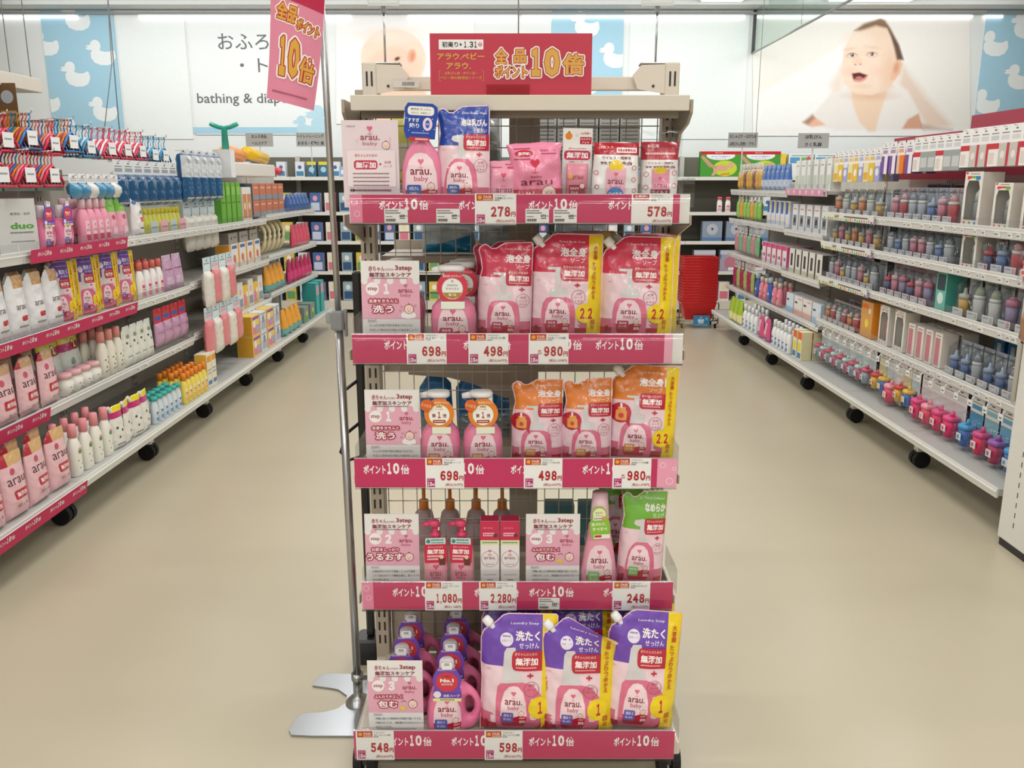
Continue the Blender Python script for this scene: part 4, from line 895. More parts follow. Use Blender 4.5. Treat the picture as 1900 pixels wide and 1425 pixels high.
def bt(A, W, H_):
    A.rrect(-.034, .058, .034, .080, .008, '#f4f2ea'); A.text('無添加 せっけん', 0, .073, .006, '#3a3f5a', w=.052, b=.01); A.text('ほ乳びん・食器洗いに', 0, .064, .005, '#3a3f5a', w=.05, b=0)
    A.text('すすぎ', -.018, .046, .010, '#f2f2fa', w=.030, b=.025); A.text('残り', -.016, .032, .012, '#f2f2fa', w=.026, b=.025); A.ell(.018, .037, .0125, '#ecd3e6', rz=.0165); A.ell(.018, .037, .0055, '#2f55b4', rz=.010); A.text('ゼロ', .018, .037, .006, '#f2f2fa', w=.008)
    A.fine(-.022, .022, .013, .003, '#a8b8e8', 2)
    for q in ((-.036, .05), (-.03, .02), (.036, .025), (.008, .02), (.03, .05)): A.ell(q[0], q[1], .0013, '#dfe6fa', n=8)
    A.rect(-.028, -.006, .024, .004, '#c8323a'); A.fine(-.012, .02, -.003, .004, '#f2d3d0', 5)
hang_tag(root, .08, .09, hb + .0, -.033, bt, [(-.036, .0), (-.043, .02), (-.040, .05), (-.042, .075), (-.034, .088), (.03, .088), (.042, .08), (.044, .06), (.040, .035), (.038, .0)], '#2748a6', 2, ry=3)
root.location = (x, 2.338, d); tag(root, 'pink baby bottle wash spray bottle with a blue neck tag', 'spray bottle')

# small pink pouch, soap bag, gel pack, wipes, wet sheets
def bag(name, w, h, T, col, fn, rough=.1, seed=1, fin='film', frill=0, r=.5, splits=(), cell=.009):
    a = w / 2; out = [(-a, 0), (-a * 1.0, h * .3), (-a * .93, h * .8), (-a * (.98 + frill), h * .97), (-a * .7, h * (1 - .01)), (-a * .2, h * (.985)), (a * .3, h), (a * (.98 + frill), h * .975), (a * .94, h * .8), (a, h * .3), (a * .98, 0)][::-1]
    P = Puff([out], lambda X, Z: T * np.clip((1.03 - Z / h) / .35, 0, 1) ** .6 + .0005, a * r, cell, rough, seed); mb = MB(); P.mesh(mb, col, fin, splits, weldseam=False)
    A = Art().T(w, h, -a, 0); fn(A); A.put(mb, P.H, fin=fin, cell=cell, off=6e-4); return mb.build(name)
def f1(A):
    A.rect(.02, .0, .98, .24, RED); A.text('せっけん', .3, .18, .05, '#fbeff0', w=.3, b=.02); baby(A, .72, .19, .14); heart(A, .5, .68, .09, '#d8496c'); A.text('baby', .5, .45, .06, '#c25573', w=.18, b=0); A.text('arau', .5, .36, .08, DR, w=.52, b=0)
    A.rrect(.62, .82, .95, .87, .02, '#d8496c'); A.fine(.1, .45, .84, .02, '#b04060', 3); A.fine(.55, .9, .9, .02, '#8a3a4a', 3)
stand(bag('soap_pouch', *fit(906, 963, 297, 0, 2.34)[1:3], .018, '#f0a3bb', f1, .08, 3), 906, 963, 297, 0, 2.355, 'small pale pink soap pouch beside the blue refill', 'pouch')
def f2(A):
    A.rect(0, 0, 1, .25, RED); A.text('せっけん', .32, .16, .09, '#fbeff0', w=.38, b=.03); baby(A, .74, .18, .14); heart(A, .5, .66, .09, '#c9304c'); A.text('baby', .52, .44, .05, '#a13450', w=.2, b=0); A.text('arau', .52, .35, .075, DR, w=.58, b=0)
    A.ell(.30, .82, .17, RED, rz=.055); A.text('無添加', .30, .82, .05, '#fbeff0', w=.2, b=.02); A.fine(.12, .42, .89, .018, '#a13450', 3); A.fine(.12, .42, .72, .02, '#a13450', 5); A.text('低刺激せっけん', .74, .86, .035, '#a13450', w=.3, b=0); A.fine(.62, .9, .8, .015, '#a13450', 6)
stand(bag('soap_bag', *fit(944, 1046, 268, 0, 2.34)[1:3], .03, '#ee8fae', f2, .16, 8, frill=.06), 944, 1046, 268, 0, 2.362, 'puffy pink soap bag with a red foot, beside the gel pack', 'bag', ry=-2, dz=.007)
# tooth gel: card with a tube inside a clear pack
x, w, h, d = fit(1044, 1100, 236, 0, 2.34); root = empty('tooth_gel_pack'); mb = MB(); mb.box((-w / 2, 0, 0), (w / 2, .001, h), '#f3f0ee', 'paper'); A = Art().T(w, h, -w / 2, 0)
A.ell(.2, .90, .12, '#ee8a25'); A.rect(.18, .935, .24, .96, '#5b9a3a'); A.ring(.48, .91, .05, .02, '#c9d9c9'); A.rrect(.58, .80, .97, .89, .02, RED); A.text('はみがき', .77, .865, .022, '#ffffff', w=.32, b=.01); A.text('ジェル', .77, .825, .024, '#ffffff', w=.25, b=.01); A.text('6ヵ月頃〜', .77, .935, .03, '#b3252f', w=.34, b=.02)
A.rrect(.06, .60, .94, .72, .1, '#c9264f'); A.text('無添加', .5, .66, .08, '#ffffff', w=.72, b=.03); A.text('赤ちゃんのための', .5, .745, .022, '#c9264f', w=.6); A.text('+天然ハーブ', .45, .575, .025, '#c9264f', w=.5)
A.put(mb); mb.build('card', root); mb = MB()
tb = [(0, w * .33, .012, 2.2), (.02, w * .30, .012, 2.2), (.021, w * .36, .014, 2.3), (h * .5, w * .36, .006, 2.5), (h * .54, w * .37, .001, 2.5)]; mb.loft([(z + .002, a_, b_, e, 0, -.016) for z, a_, b_, e in tb], '#e58fa3', 'plastic', 20)
A = Art().T(w * .6, h * .5, -w * .3, .003); A.rect(.05, .2, .95, .52, '#9c2a3c'); A.text('はみがき', .38, .45, .07, '#fff', w=.5, b=.02) if 0 else A.text('はみがき', .36, .44, .07, '#f8ecec', w=.48, b=.02); A.text('ジェル', .36, .33, .07, '#f8ecec', w=.4, b=.02); A.text('arau', .5, .72, .09, DR, w=.62, b=0); baby(A, .78, .5, .15); A.ell(.12, .74, .14, '#efa450')
A.put(mb, y=-.031); mb.build('gel_tube', root); mb = MB(); mb.loft([(0.001, w * .46, .03, 4, 0, -.012), (h * .6, w * .46, .022, 4, 0, -.008), (h * .72, w * .46, .002, 4)], '#ffffff', 'clear', 20); mb.build('clear_pack', root)
root.location = (x, 2.37, d); root.rotation_euler = (R(-2), R(1), 0); tag(root, 'tooth gel tube in a clear pack with an orange fruit on its card', 'tooth gel pack')
def f3(A):
    A.rect(.02, .80, .98, .985, '#b3142c'); A.text('10枚入り', .28, .91, .05, '#f4dada', w=.3, b=.01); A.rrect(.5, .83, .93, .91, .01, '#f4ecec'); A.fine(.53, .9, .85, .04, '#b3142c', 3)
    A.text('ウイルス・細菌を', .5, .75, .05, '#7a2a38', w=.62, b=.02); A.text('99.99%除去', .5, .67, .06, '#7a2a38', w=.68, b=.03); A.ell(.5, .60, .16, '#f1d02a'); A.text('無添加', .5, .60, .03, '#7a4a10', w=.2)
    A.rect(.29, .12, .71, .60, '#f4b8cb') ; A.rect(.38, .56, .62, .62, '#f1d02a'); heart(A, .5, .50, .05); A.text('arau.', .5, .38, .07, DR, w=.34, b=.01); A.text('baby', .5, .30, .07, '#c25573', w=.24, b=0); A.ell(.5, .16, .19, '#2f7ec4'); A.text('ウイルス', .5, .20, .05, '#ffffff', w=.28, b=.02); A.text('感染対策', .5, .13, .045, '#ffffff', w=.26, b=.01); A.ell(.78, .10, .07, '#f1d02a')
    for qx, qz in ((.08, .52), (.88, .60), (.1, .3), (.88, .42), (.1, .12), (.9, .25)): A.ring(qx, qz, .05, .012, '#d04a58', 10)
stand(bag('wipes_pack', *fit(1098, 1186, 264, 0, 2.34)[1:3], .018, '#f2efee', f3, .06, 4, r=.3), 1098, 1186, 264, 0, 2.355, 'white and red wet wipes pack with a blue round mark', 'wipes pack', ry=1, dz=.002)
x, w, h, d = fit(1190, 1268, 252, 0, 2.34); root = empty('wet_sheet_pack')
def f4(A):
    A.rect(.0, .86, 1, .995, '#a31c30'); A.rect(.0, .72, 1, .86, '#b8293c'); A.text('お徳用', .3, .93, .05, '#f4dada', w=.3, b=.02); A.fine(.1, .9, .80, .03, '#f0d0d0', 8); A.rect(.0, .0, 1, .72, '#f5efee'); A.text('ウイルス・細菌を', .5, .67, .035, '#7a2a38', w=.7, b=.02); A.text('99.99%除去', .5, .61, .045, '#7a2a38', w=.8, b=.03)
    A.rect(.27, .02, .75, .58, '#f19db8'); A.ell(.5, .56, .18, '#f1d02a', rz=.05); heart(A, .5, .44, .05); A.text('arau', .5, .33, .05, DR, w=.36, b=0); A.rect(.25, .02, .77, .27, '#8a1f30'); A.text('ウイルス', .5, .23, .05, '#f8ecec', w=.44, b=.02); A.text('感染対策', .48, .16, .05, '#f8ecec', w=.4, b=.02); A.text('ウェットシート', .5, .09, .035, '#f8ecec', w=.44, b=.01); A.ell(.78, .15, .05, '#3a3f9a')
    for qx, qz in ((.12, .5), (.88, .52), (.12, .3), (.88, .33), (.12, .12), (.9, .12)): A.ring(qx, qz, .07, .014, '#d04a58', 10)
b = bag('pack', w * .9, h * .93, .02, '#f2efee', f4, .07, 6, r=.3); b.parent = root
mb = MB(); P = Puff([[(-w * .5, 0), (w * .5, 0), (w * .52, h * .8), (w * .55, h * 1.08), (w * .2, h * 1.1), (-w * .25, h * 1.07), (-w * .52, h * 1.09), (-w * .5, h * .8)]], .026, w * .4, .011, .3, 5); P.mesh(mb, '#ffffff', 'clear', weldseam=False); mb.build('clear_bag', root)
root.location = (x, 2.37, d); tag(root, 'red and white wet sheet pack inside a loose clear bag', 'wipes pack')

# step cards
def step_card(px0, px1, ytop, lvl, D, num, big1, big2, lines, label, art):
    d = DECK[lvl]; xa, zt_ = U(px0, ytop, D); xb, _ = U(px1, ytop, D); w, h = xb - xa, zt_ - d
    mb = MB(); mb.box((-w / 2, 0, 0), (w / 2, .0016, h), '#eeebea', 'paper'); A = Art().T(w, h, -w / 2, 0)
    lo, hi = .30, .76; A.rect(0, lo, 1, hi, '#eab0c4')
    for k in range(9): A.ell(.055 + k * .111, hi, .06, '#eab0c4' if k % 2 else '#eeebea', n=14)
    A.text('赤ちゃん', .27, .905, .065, '#b0566a', w=.28, b=.025); A.text('のための', .49, .895, .03, '#b0566a', w=.14, b=.01); A.text('3step', .73, .908, .075, '#a03a50', w=.29, b=.03); A.text('無添加スキンケア', .5, .832, .058, '#862f40', w=.72, b=.03); A.fine(.18, .8, .785, .012, '#8a5a62', 4)
    A.ell(.19, .665, .115, '#f8f2f3'); A.text('step', .19, .66, .055, '#a03a50', w=.17, b=.02); A.num(num, .43, .665, .13, .15, '#f8f2f3', b=.07); heart(A, .76, .70, .035, '#c9708a'); A.text('arau.', .76, .638, .04, '#a83c55', w=.26, b=.012); A.text('baby', .76, .583, .05, '#c9688a', w=.18, b=.005)
    A.text(big1, .37, .52, .045, '#fbf6f6', w=.50, b=.02, out=((.3, '#b03a52'),)); A.text(big2, .36, .42, .095, '#fbf6f6', w=.16 * len(big2) + .04, b=.03, out=((.14, '#b03a52'),))
    if art == 'bath': A.ell(.80, .36, .09, '#f8f2f3'); A.ell(.72, .345, .05, '#f8f2f3'); A.ell(.88, .345, .05, '#f8f2f3'); [A.ring(q, z, .02, .006, '#c9808f', 8) for q, z in ((.68, .45), (.92, .46), (.66, .40))]
    baby(A, .81, .42, .085)
    if art == 'soap': A.poly([(.55, .36), (.60, .40), (.70, .38), (.66, .33)], '#e5cf5a'); A.line([(.6, .45), (.65, .47), (.69, .45)], .01, '#8a5a4a')
    A.line([(.09, .26), (.27, .27)], .004, '#555555'); A.text('Point!!', .17, .283, .02, '#555555', w=.14, b=0, rot=3)
    for i, t in enumerate(lines): A.text(t, .12, .225 - i * .058, .03, '#4a4646', al='l', w=.044 * len(t), b=.005)
    A.text('SARAYA', .54, .225 - len(lines) * .058, .018, '#666666', w=.17, b=.0)
    A.put(mb)
    mb.box((-w * .36, -.004, 0), (w * .36, -.0025, .022), '#f2f2f2', 'clear')
    o = mb.build('step_card'); o.location = ((xa + xb) / 2, D, d); o.rotation_euler = (R(-1.5), 0, 0); tag(o, label, 'card', 'step cards on the middle display')
L1 = ('たっぷりの泡で汚れを包みこむように', 'やさしく手のひらで洗ってあげましょう。')
step_card(668, 777, 484, 1, 2.325, '1', '全身をきちんと', '洗う', L1, 'pink step one card standing on the second shelf', 'bath')
step_card(675, 777, 724, 2, 2.325, '1', '全身をきちんと', '洗う', L1, 'pink step one card standing on the third shelf', 'bath')
step_card(675, 776, 955, 3, 2.325, '2', 'お肌をしっかり', 'うるおす', ('お風呂あがりはすぐ保湿。しっかり保湿', 'ことで皮ふのバリア機能を整え、肌トラブル', 'から守ります。'), 'pink step two card beside the lotion bottles', '')
L3_ = ('衣類に残った洗剤成分が原因で肌トラブル', 'が起きることも。洗剤選びも大切なスキンケア', 'のひとつです。')
step_card(976, 1077, 955, 3, 2.325, '3', 'ふんわりやさしく', '包む', L3_, 'pink step three card between the oil boxes and the softener', 'soap')
step_card(680, 783, 1228, 4, 2.185, '3', 'ふんわりやさしく', '包む', L3_, 'pink step three card leaning before the laundry bottles', 'soap')
# brand card on the top shelf
d = DECK[0]; xa, zt_ = U(630, 222, 2.31); xb, _ = U(737, 222, 2.31); w, h = xb - xa, zt_ - d
mb = MB(); mb.box((-w / 2, 0, 0), (w / 2, .0016, h), '#ebd9e0', 'paper'); A = Art().T(w, h, -w / 2, 0)
for q in range(14): heart(A, .06 + (q * .37) % .9, .08 + (q * .23) % .9, .025, '#e6cbd5')
A.text('SARAYA', .17, .93, .02, '#777777', w=.15, b=0); heart(A, .5, .905, .05, '#e06a8c'); A.text('arau.', .5, .80, .05, '#a8505f', w=.34, b=.01); A.text('baby', .5, .73, .055, '#c67082', w=.26, b=0); baby(A, .78, .715, .07); A.rrect(.08, .24, .94, .66, .03, '#f2e3e8'); A.ring(.5, .5, .001, .001, '#cccccc')
A.text('赤ちゃんのための', .42, .60, .04, '#c25a78', w=.4, b=.02); A.rrect(.2, .44, .62, .545, .05, '#c8405c'); A.text('無添加', .41, .49, .075, '#f8eef0', w=.36, b=.04); A.text('+', .67, .50, .03, '#a03a50', b=.05); A.text('天然', .80, .52, .032, '#a03a50', w=.12, b=.01); A.text('ハーブ', .80, .475, .03, '#a03a50', w=.15, b=.01)
for k in range(4): A.fine(.18, .82, .385 - k * .045, .014, '#8a5a62', k)
A.fine(.2, .85, .19, .02, '#8a3a48', 9); A.fine(.12, .2, .185, .03, '#333333', 1); A.put(mb); o = mb.build('brand_card'); o.location = ((xa + xb) / 2, 2.31, d); o.rotation_euler = (0, 0, R(-2)); o.location.y = 2.325; tag(o, 'pale pink brand card standing at the end of the top shelf', 'card')

# lotion pumps
x, w, h, d = fit(786, 832, 962, 3, 2.345); w = .071; h *= 1.0; a = w / 2; hb = h * .74; root = empty('lotion_bottle')
secs = [(0, a * .95, a * .7, 2.4), (.004, a, a * .75, 2.4), (hb * .7, a * .98, a * .74, 2.4), (hb * .9, a * .75, a * .62, 2.2), (hb, a * .42, a * .42, 2)]
mb = MB(); mb.loft(secs, '#f2a9b8', 'plastic', 28); A = Art(); heart(A, 0, hb * .47, .009, '#d8607c'); A.text('arau.', 0, hb * .33, .013, '#b8465c', w=.036, b=.01); A.text('baby', 0, hb * .25, .013, '#c8607a', w=.026, b=0); A.text('Milky Lotion', 0, hb * .12, .006, '#c8607a', w=.034, b=0); A.put(mb, loftH(secs), cell=.005, off=7e-4, fin='plastic'); mb.build('bottle_body', root)
mb = MB(); r = a * .42; mb.loft([(hb - .002, r, r), (hb + .016, r * 1.02, r * 1.02), (hb + .018, r * .5, r * .5), (h - .018, r * .5, r * .5)], '#d9406a', 'plastic', 18); mb.loft([(h - .02, .012, .012, 2, 0), (h - .012, .017, .013, 2, -.004), (h - .002, .016, .012, 2, -.004), (h, .01, .008, 2, -.004)], '#dc4670', 'plastic', 18)
mb.loft([(0, .008, .0065, 2), (.026, .006, .005, 2)], '#dc4670', 'plastic', 10, Matrix.Translation((-.012, 0, h - .010)) @ Matrix.Rotation(R(-100), 4, 'Y')); mb.build('pump_head', root)
def lt(A, W, H_):
    A.rrect(-.024, .044, .024, .060, .003, '#cfe5df'); A.ell(-.017, .052, .005, '#4b8a8a'); A.fine(-.010, .02, .053, .004, '#3a7a80', 3); A.fine(-.010, .02, .047, .003, '#3a7a80', 4)
    A.poly([(-.026, .0), (.026, .0), (.028, .03), (.022, .045), (-.022, .045), (-.028, .03)], '#cf2f4c'); A.text('赤ちゃんのための', 0, .038, .005, '#f6dcdc', w=.036, b=0); A.text('無添加', 0, .027, .012, '#fff6f6', w=.040, b=.03); A.fine(-.02, .012, .014, .004, '#f6dcdc', 3); A.fine(-.02, .006, .007, .004, '#f6dcdc', 4); A.rect(.008, -.006, .023, .012, '#6b3a34'); A.ell(.014, .014, .005, '#f1c9b5')
o_ = hang_tag(root, .05, .06, hb * .56, -a * .78, lt, [(-.026, 0), (.026, 0), (.028, .03), (.026, .06), (-.024, .06), (-.028, .03)], '#cf2f4c', 3); o_.scale = (1.2, 1, 1.25)
K = Kind(root); K.put((U(810, 1060, 2.345)[0], 2.335, d), R(4), 'pink lotion pump bottle with a teal and red tag, beside the step two card', 'lotion bottle', 'lotion bottles'); K.put((U(858, 1060, 2.345)[0], 2.335, d), R(-4), 'pink lotion pump bottle with a teal and red tag, beside the oil boxes', 'lotion bottle', 'lotion bottles')
# baby oil boxes
x, w, h, d = fit(892, 927, 961, 3, 2.345); mb = MB(); mb.box((-w / 2, 0, 0), (w / 2, .045, h), '#f1ebeb', 'paper', .001); A = Art().T(w, h, -w / 2, 0)
A.rect(0, .65, 1, 1, '#cf3558'); A.text('ベビーオイル', .4, .90, .02, '#f8e4e8', w=.5, b=0); A.rrect(.15, .78, .75, .83, .03, '#f3b8c4'); A.fine(.2, .7, .795, .018, '#b3304a', 2); A.ell(.8, .79, .12, '#7a3a34'); A.rect(0, .65, 1, .72, '#e3e3b0'); A.fine(.1, .9, .675, .02, '#3a8a80', 3); A.ring(.5, .44, .46, .02, '#a8606f', 24); heart(A, .5, .56, .08); A.text('baby', .5, .50, .02, DR, w=.2); A.text('arau.', .5, .455, .035, DR, w=.62, b=0); A.text('Baby Oil', .5, .36, .018, '#8a6a6a', w=.4); A.fine(.15, .85, .2, .01, '#b09a9a', 3); A.rect(0, 0, 1, .07, '#f0c0ce'); A.fine(.35, .65, .12, .012, '#555555', 1)
A.put(mb); mb.box((-w / 2 + .001, .001, h), (w / 2 - .001, .044, h + .0006), '#c02a50', 'paper'); K = Kind(mb.build('oil_box')); K.put((U(909.5, 1060, 2.345)[0], 2.32, d), 0, 'white and pink baby oil box nearest the lotion bottles', 'box', 'baby oil boxes'); K.put((U(946.5, 1060, 2.345)[0], 2.32, d), 0, 'white and pink baby oil box nearest the step three card', 'box', 'baby oil boxes')
# softener bottle
x, w, h, d = fit(1080, 1148, 914, 3, 2.33); a = w / 2; hb = h * .70; secs = [(0, a * .92, a * .5, 2.6), (.004, a * .97, a * .55, 2.6), (hb * .25, a, a * .56, 2.6), (hb * .6, a * .80, a * .50, 2.4), (hb * .85, a * .62, a * .45, 2.2), (hb * .95, a * .60, a * .45, 2.2), (hb, a * .45, a * .42, 2)]
root = empty('softener_bottle'); mb = MB(); mb.loft(secs, '#eda0b8', 'plastic', 30); A = Art(); A.T(w * .72, hb * .66, -w * .36, .005); label_bottle(A, '#8cc46a', ('なめらか', '仕上げ')); A.put(mb, loftH(secs), cell=.006, off=7e-4, fin='plastic'); mb.build('bottle_body', root)
mb = MB(); mb.loft([(hb - .003, a * .5, a * .5), (hb + .01, a * .52, a * .52), (h, a * .42, a * .42)], '#f0c6d2', 'plastic', 22); mb.build('bottle_cap', root)
def st(A, W, H_):
    A.ell(.0, .072, .018, '#f2efc4'); A.text('新生児に', 0, .076, .006, '#4a7a3a', w=.022, b=.01); A.text('やさしい', 0, .068, .006, '#4a7a3a', w=.022, b=.01); A.rect(-.018, .054, .014, .064, '#f4f2ec'); A.fine(-.016, .012, .057, .004, '#7a7a6a', 2); A.ell(.012, .058, .007, '#d9a06a')
    A.rect(-.027, .012, .025, .052, '#8cc63f'); A.text('肌ざわり、', -.002, .042, .010, '#fbf8e8', w=.042, b=.025); A.text('すべすべ', .0, .027, .011, '#fbf8e8', w=.042, b=.03); A.rect(-.018, -.002, .028, .011, '#efefe0'); A.rrect(-.016, .002, .004, .009, .001, '#c9303a')
hang_tag(root, .06, .09, hb * .80, -a * .58, st, [(-.022, -.004), (.028, -.002), (.028, .05), (.02, .062), (.02, .08), (.008, .095), (-.010, .095), (-.02, .08), (-.02, .06), (-.028, .05), (-.027, .012)], '#8cc63f', 1, ry=-3)
root.location = (x, 2.335, d); tag(root, 'pink softener bottle with a green neck tag', 'softener bottle')
# laundry bottles with a side handle
d = DECK[4]; D = 2.205; xa, zt_ = U(788, 1180, D); xb, _ = U(892, 1180, D); w = xb - xa; hb = U(850, 1268, D)[1] - d + .008; h = hb + .062
def laundry(w, hb, h):
    k = w; out = [(-.47, 0), (-.5, .06), (-.5, .34), (-.46, .62), (-.40, .82), (-.34, .93), (-.22, 1.0), (.0, 1.0), (.12, .97), (.28, .90), (.42, .76), (.50, .56), (.50, .34), (.44, .14), (.34, .03), (.22, 0)]
    hole = [(.22, .36), (.20, .52), (.22, .66), (.27, .70), (.33, .66), (.37, .54), (.36, .40), (.30, .31), (.25, .31)]
    O = [(x * k, z * hb) for x, z in out][::-1]; Hh = [(x * k, z * hb) for x, z in hole]
    if sum(O[i][0] * O[(i + 1) % len(O)][1] - O[(i + 1) % len(O)][0] * O[i][1] for i in range(len(O))) < 0: O = O[::-1]
    def smooth(L):
        for _ in range(2): L = [q for i in range(len(L)) for q in (((L[i][0] * .75 + L[(i + 1) % len(L)][0] * .25), (L[i][1] * .75 + L[(i + 1) % len(L)][1] * .25)), ((L[i][0] * .25 + L[(i + 1) % len(L)][0] * .75), (L[i][1] * .25 + L[(i + 1) % len(L)][1] * .75)))]
        return L
    O, Hh = smooth(O), smooth(Hh)
    def T(X, Z): return .040 - .022 * np.clip((X - .06 * k) / (.2 * k), 0, 1)
    P = Puff([O, Hh], T, .030, .006, 0, 0, 2.2); root = empty('laundry_bottle'); mb = MB(); P.mesh(mb, '#ef7fa8', 'plastic', weldseam=True)
    A = Art(); lw = w * .50; A.T(lw, hb * .80, -w * .36, hb * .03); label_bottle(A, '#5b62b5'); A.put(mb, P.H, cell=.006, off=7e-4, fin='plastic'); mb.build('bottle_body', root)
    mb = MB(); cx = -.12 * k; mb.loft([(hb - .006, .021, .021, 2, cx), (hb + .008, .022, .022, 2, cx), (hb + .01, .024, .024, 2, cx), (h - .004, .021, .021, 2, cx), (h, .018, .018, 2, cx)], '#e9dfe2', 'plastic', 22); mb.build('bottle_cap', root)
    def fn(A, W, H_):
        A.star(0, .052, .040, .02, 18, '#7a4fb5'); A.star(0, .048, .031, .03, 20, '#d9434e'); A.text('新生児にやさしい', 0, .087, .006, '#f4ecf6', w=.05, b=.01); A.text('ママに選ばれて', 0, .066, .004, '#5a1a2a', w=.03, b=.01)
        A.text('No.1', 0, .053, .012, '#fbf6f2', w=.038, b=.05); A.rect(-.015, .038, .015, .043, '#f4e9e4'); A.fine(-.013, .013, .0385, .003, '#b3303a', 3)
        A.rect(-.040, -.004, .040, .014, '#6f4ab0'); A.ell(-.028, .008, .011, '#efe8f4'); A.text('天然ハーブ', .012, .004, .009, '#f6f2fa', w=.046, b=.025); A.rect(-.040, -.014, .040, -.004, '#efe9a8'); A.fine(-.02, .02, -.011, .004, '#5a7a5a', 3)
        A.rrect(-.014, .088, .016, .112, .004, '#f2f0f0'); 
        for r_ in range(3):
            for c_ in range(6): A.rect(-.006 + c_ * .0024, .100 + r_ * .003, -.0045 + c_ * .0024, .102 + r_ * .003, '#555555')
    out = circ(.041, 0, .052)[:21] if 0 else [(-.040, -.014), (.040, -.014), (.040, .016), (.036, .032), (.041, .05), (.037, .07), (.028, .086), (.016, .094), (.016, .112), (-.014, .112), (-.014, .094), (-.028, .086), (-.037, .07), (-.041, .05), (-.036, .032), (-.040, .016)]
    o = hang_tag(root, .08, .1, hb - .030, -.043, fn, out, '#7a4fb5', -2); o.location.x = -.12 * k + .003
    return root
K = Kind(laundry(w, hb, h)); GL = 'pink laundry bottles on the lowest shelf'; xs = (xa + xb) / 2
for k, nm in enumerate(('pink laundry bottle with a purple rosette tag, front one beside the purple refills', 'pink laundry bottle second in the file beside the purple refills', 'pink laundry bottle third in the file beside the purple refills', 'rearmost pink laundry bottle in the file beside the purple refills')):
    K.put((xs + k * .003, D + .01 + .098 * k, d), 0, nm, 'laundry bottle', GL)
for k, nm in enumerate(('pink laundry bottle right behind the lowest step card', 'pink laundry bottle second behind the lowest step card', 'pink laundry bottle third behind the lowest step card')):
    K.put((xs - .137 + k * .003, D + .085 + .098 * k, d), 0, nm, 'laundry bottle', GL)

# ---- the other face of the gondola, seen through the wire
BACKD = [DECK[0] + .06, U(950, 472, 2.75)[1], U(950, 674, 2.72)[1], U(950, 860, 2.8)[1], U(950, 1075, 2.8)[1], .26]
for z in BACKD:
    mb2 = MB(); mb2.box((.014 - .42, GB + .05, z - .022), (.014 + .42, 3.0, z), '#b9ae9e', 'paint', .002); mb2.box((.014 - .42, 3.0, z - .03), (.014 + .42, 3.01, z + .03), '#cfc5b6', 'paint'); gbuild(mb2, 'rear_shelf')
xa_, xb_ = U(945, 500, 2.68)[0], U(1000, 500, 2.68)[0]
mb2 = MB(); mb2.box((xa_, GB + .035, .3), (xb_, GB + .045, 1.93), BEIGE, 'paint'); mb2.box((xa_ + .035, GB + .0335, 1.78), (xa_ + .041, GB + .0355, 1.795), '#1d1a16', 'paint'); mb2.box((xa_ + .035, GB + .0335, 1.80), (xa_ + .041, GB + .0355, 1.81), '#1d1a16', 'paint'); gbuild(mb2, 'centre_strip')
mb = MB(); mb.box((-.03, 0, 0), (.03, .05, .235), '#d3d5d4', 'paper', .001); A = Art().T(.06, .235, -.03, 0)
for k in range(12): A.fine(.1, .9, .86 - k * .05, .012, '#6a6e70', k)
A.rect(.1, .9, .55, .96, '#b8433c'); A.rect(.0, .70, 1, .715, '#7a7d7f'); A.put(mb); K = Kind(mb.build('carton'))
for k in range(5): K.put((.105 + k * .064, GB + .10, BACKD[0] + .001), 0, 'pale grey carton of small print behind the wire, %s from the centre strip' % ORD[k], 'carton', 'pale cartons behind the wire back')
for k in range(4): K.put((.137 + k * .064, GB + .17, BACKD[0] + .001), 0, 'grey carton in the second rank behind the wire, %s from the centre strip' % ORD[k], 'carton', 'pale cartons behind the wire back')
def f5(A): A.rect(.02, .45, .98, .9, '#b5bdbf'); [A.rect(.1, .5 + .06 * k, .5, .53 + .06 * k, '#2e3436') for k in range(5)]
o = bag('silver_bag', .11, .22, .03, '#8b9492', f5, .25, 3, 'foil'); o.location = (-.09, GB + .12, BACKD[0] + .002); tag(o, 'crumpled silver grey bag behind the wire of the top shelf', 'bag')
o = bag('yellow_pack', .09, .20, .02, '#e6df7a', lambda A: A.rect(.1, .2, .9, .6, '#f2f0d8'), .2, 4); o.location = (-.33, GB + .12, BACKD[0] + .002); tag(o, 'yellow and clear pack behind the wire near the spray bottle', 'pack')
def f6(A): A.poly([(.06, .02), (.94, .02), (.94, .42), (.7, .34), (.4, .24), (.06, .2)], '#1f8fc4'); [A.fine(.5, .9, .86 - .06 * k, .02, '#8aa0ac', k) for k in range(5)]
K = Kind(bag('blue_refill', .17, .20, .035, '#b7c7cf', f6, .14, 5)); K.put((-.20, GB + .13, BACKD[1] + .002), 0, 'white refill bag with a blue wave behind the wire, beside the pump bottles', 'refill bag', 'blue wave bags behind the wire', sc=(1, 1, .72)); K.put((-.02, GB + .13, BACKD[1] + .002), 0, 'white refill bag with a blue wave behind the wire, above the red refills', 'refill bag', 'blue wave bags behind the wire', sc=(1, 1, .72))
K.put((.22, GB + .14, BACKD[1] + .002), 0, 'white refill bag with a blue wave behind the wire, near the outer end', 'refill bag', 'blue wave bags behind the wire', sc=(1, 1, .72))
hb_ = U(800, 688, 2.8)[1] - BACKD[3]
mb = MB(); P = Puff([[(-.05, 0), (.05, 0), (.055, hb_ * .6), (.05, hb_ * .9), (.02, hb_), (-.03, hb_ * .97), (-.055, hb_ * .85)]], .03, .045, .012, .3, 2); P.mesh(mb, lambda x, z: '#2f7fc0' if z > hb_ * .62 + x * .4 else '#7f8c94', 'film', ((1, hb_ * .62),)); K = Kind(mb.build('blue_toy_pack'))
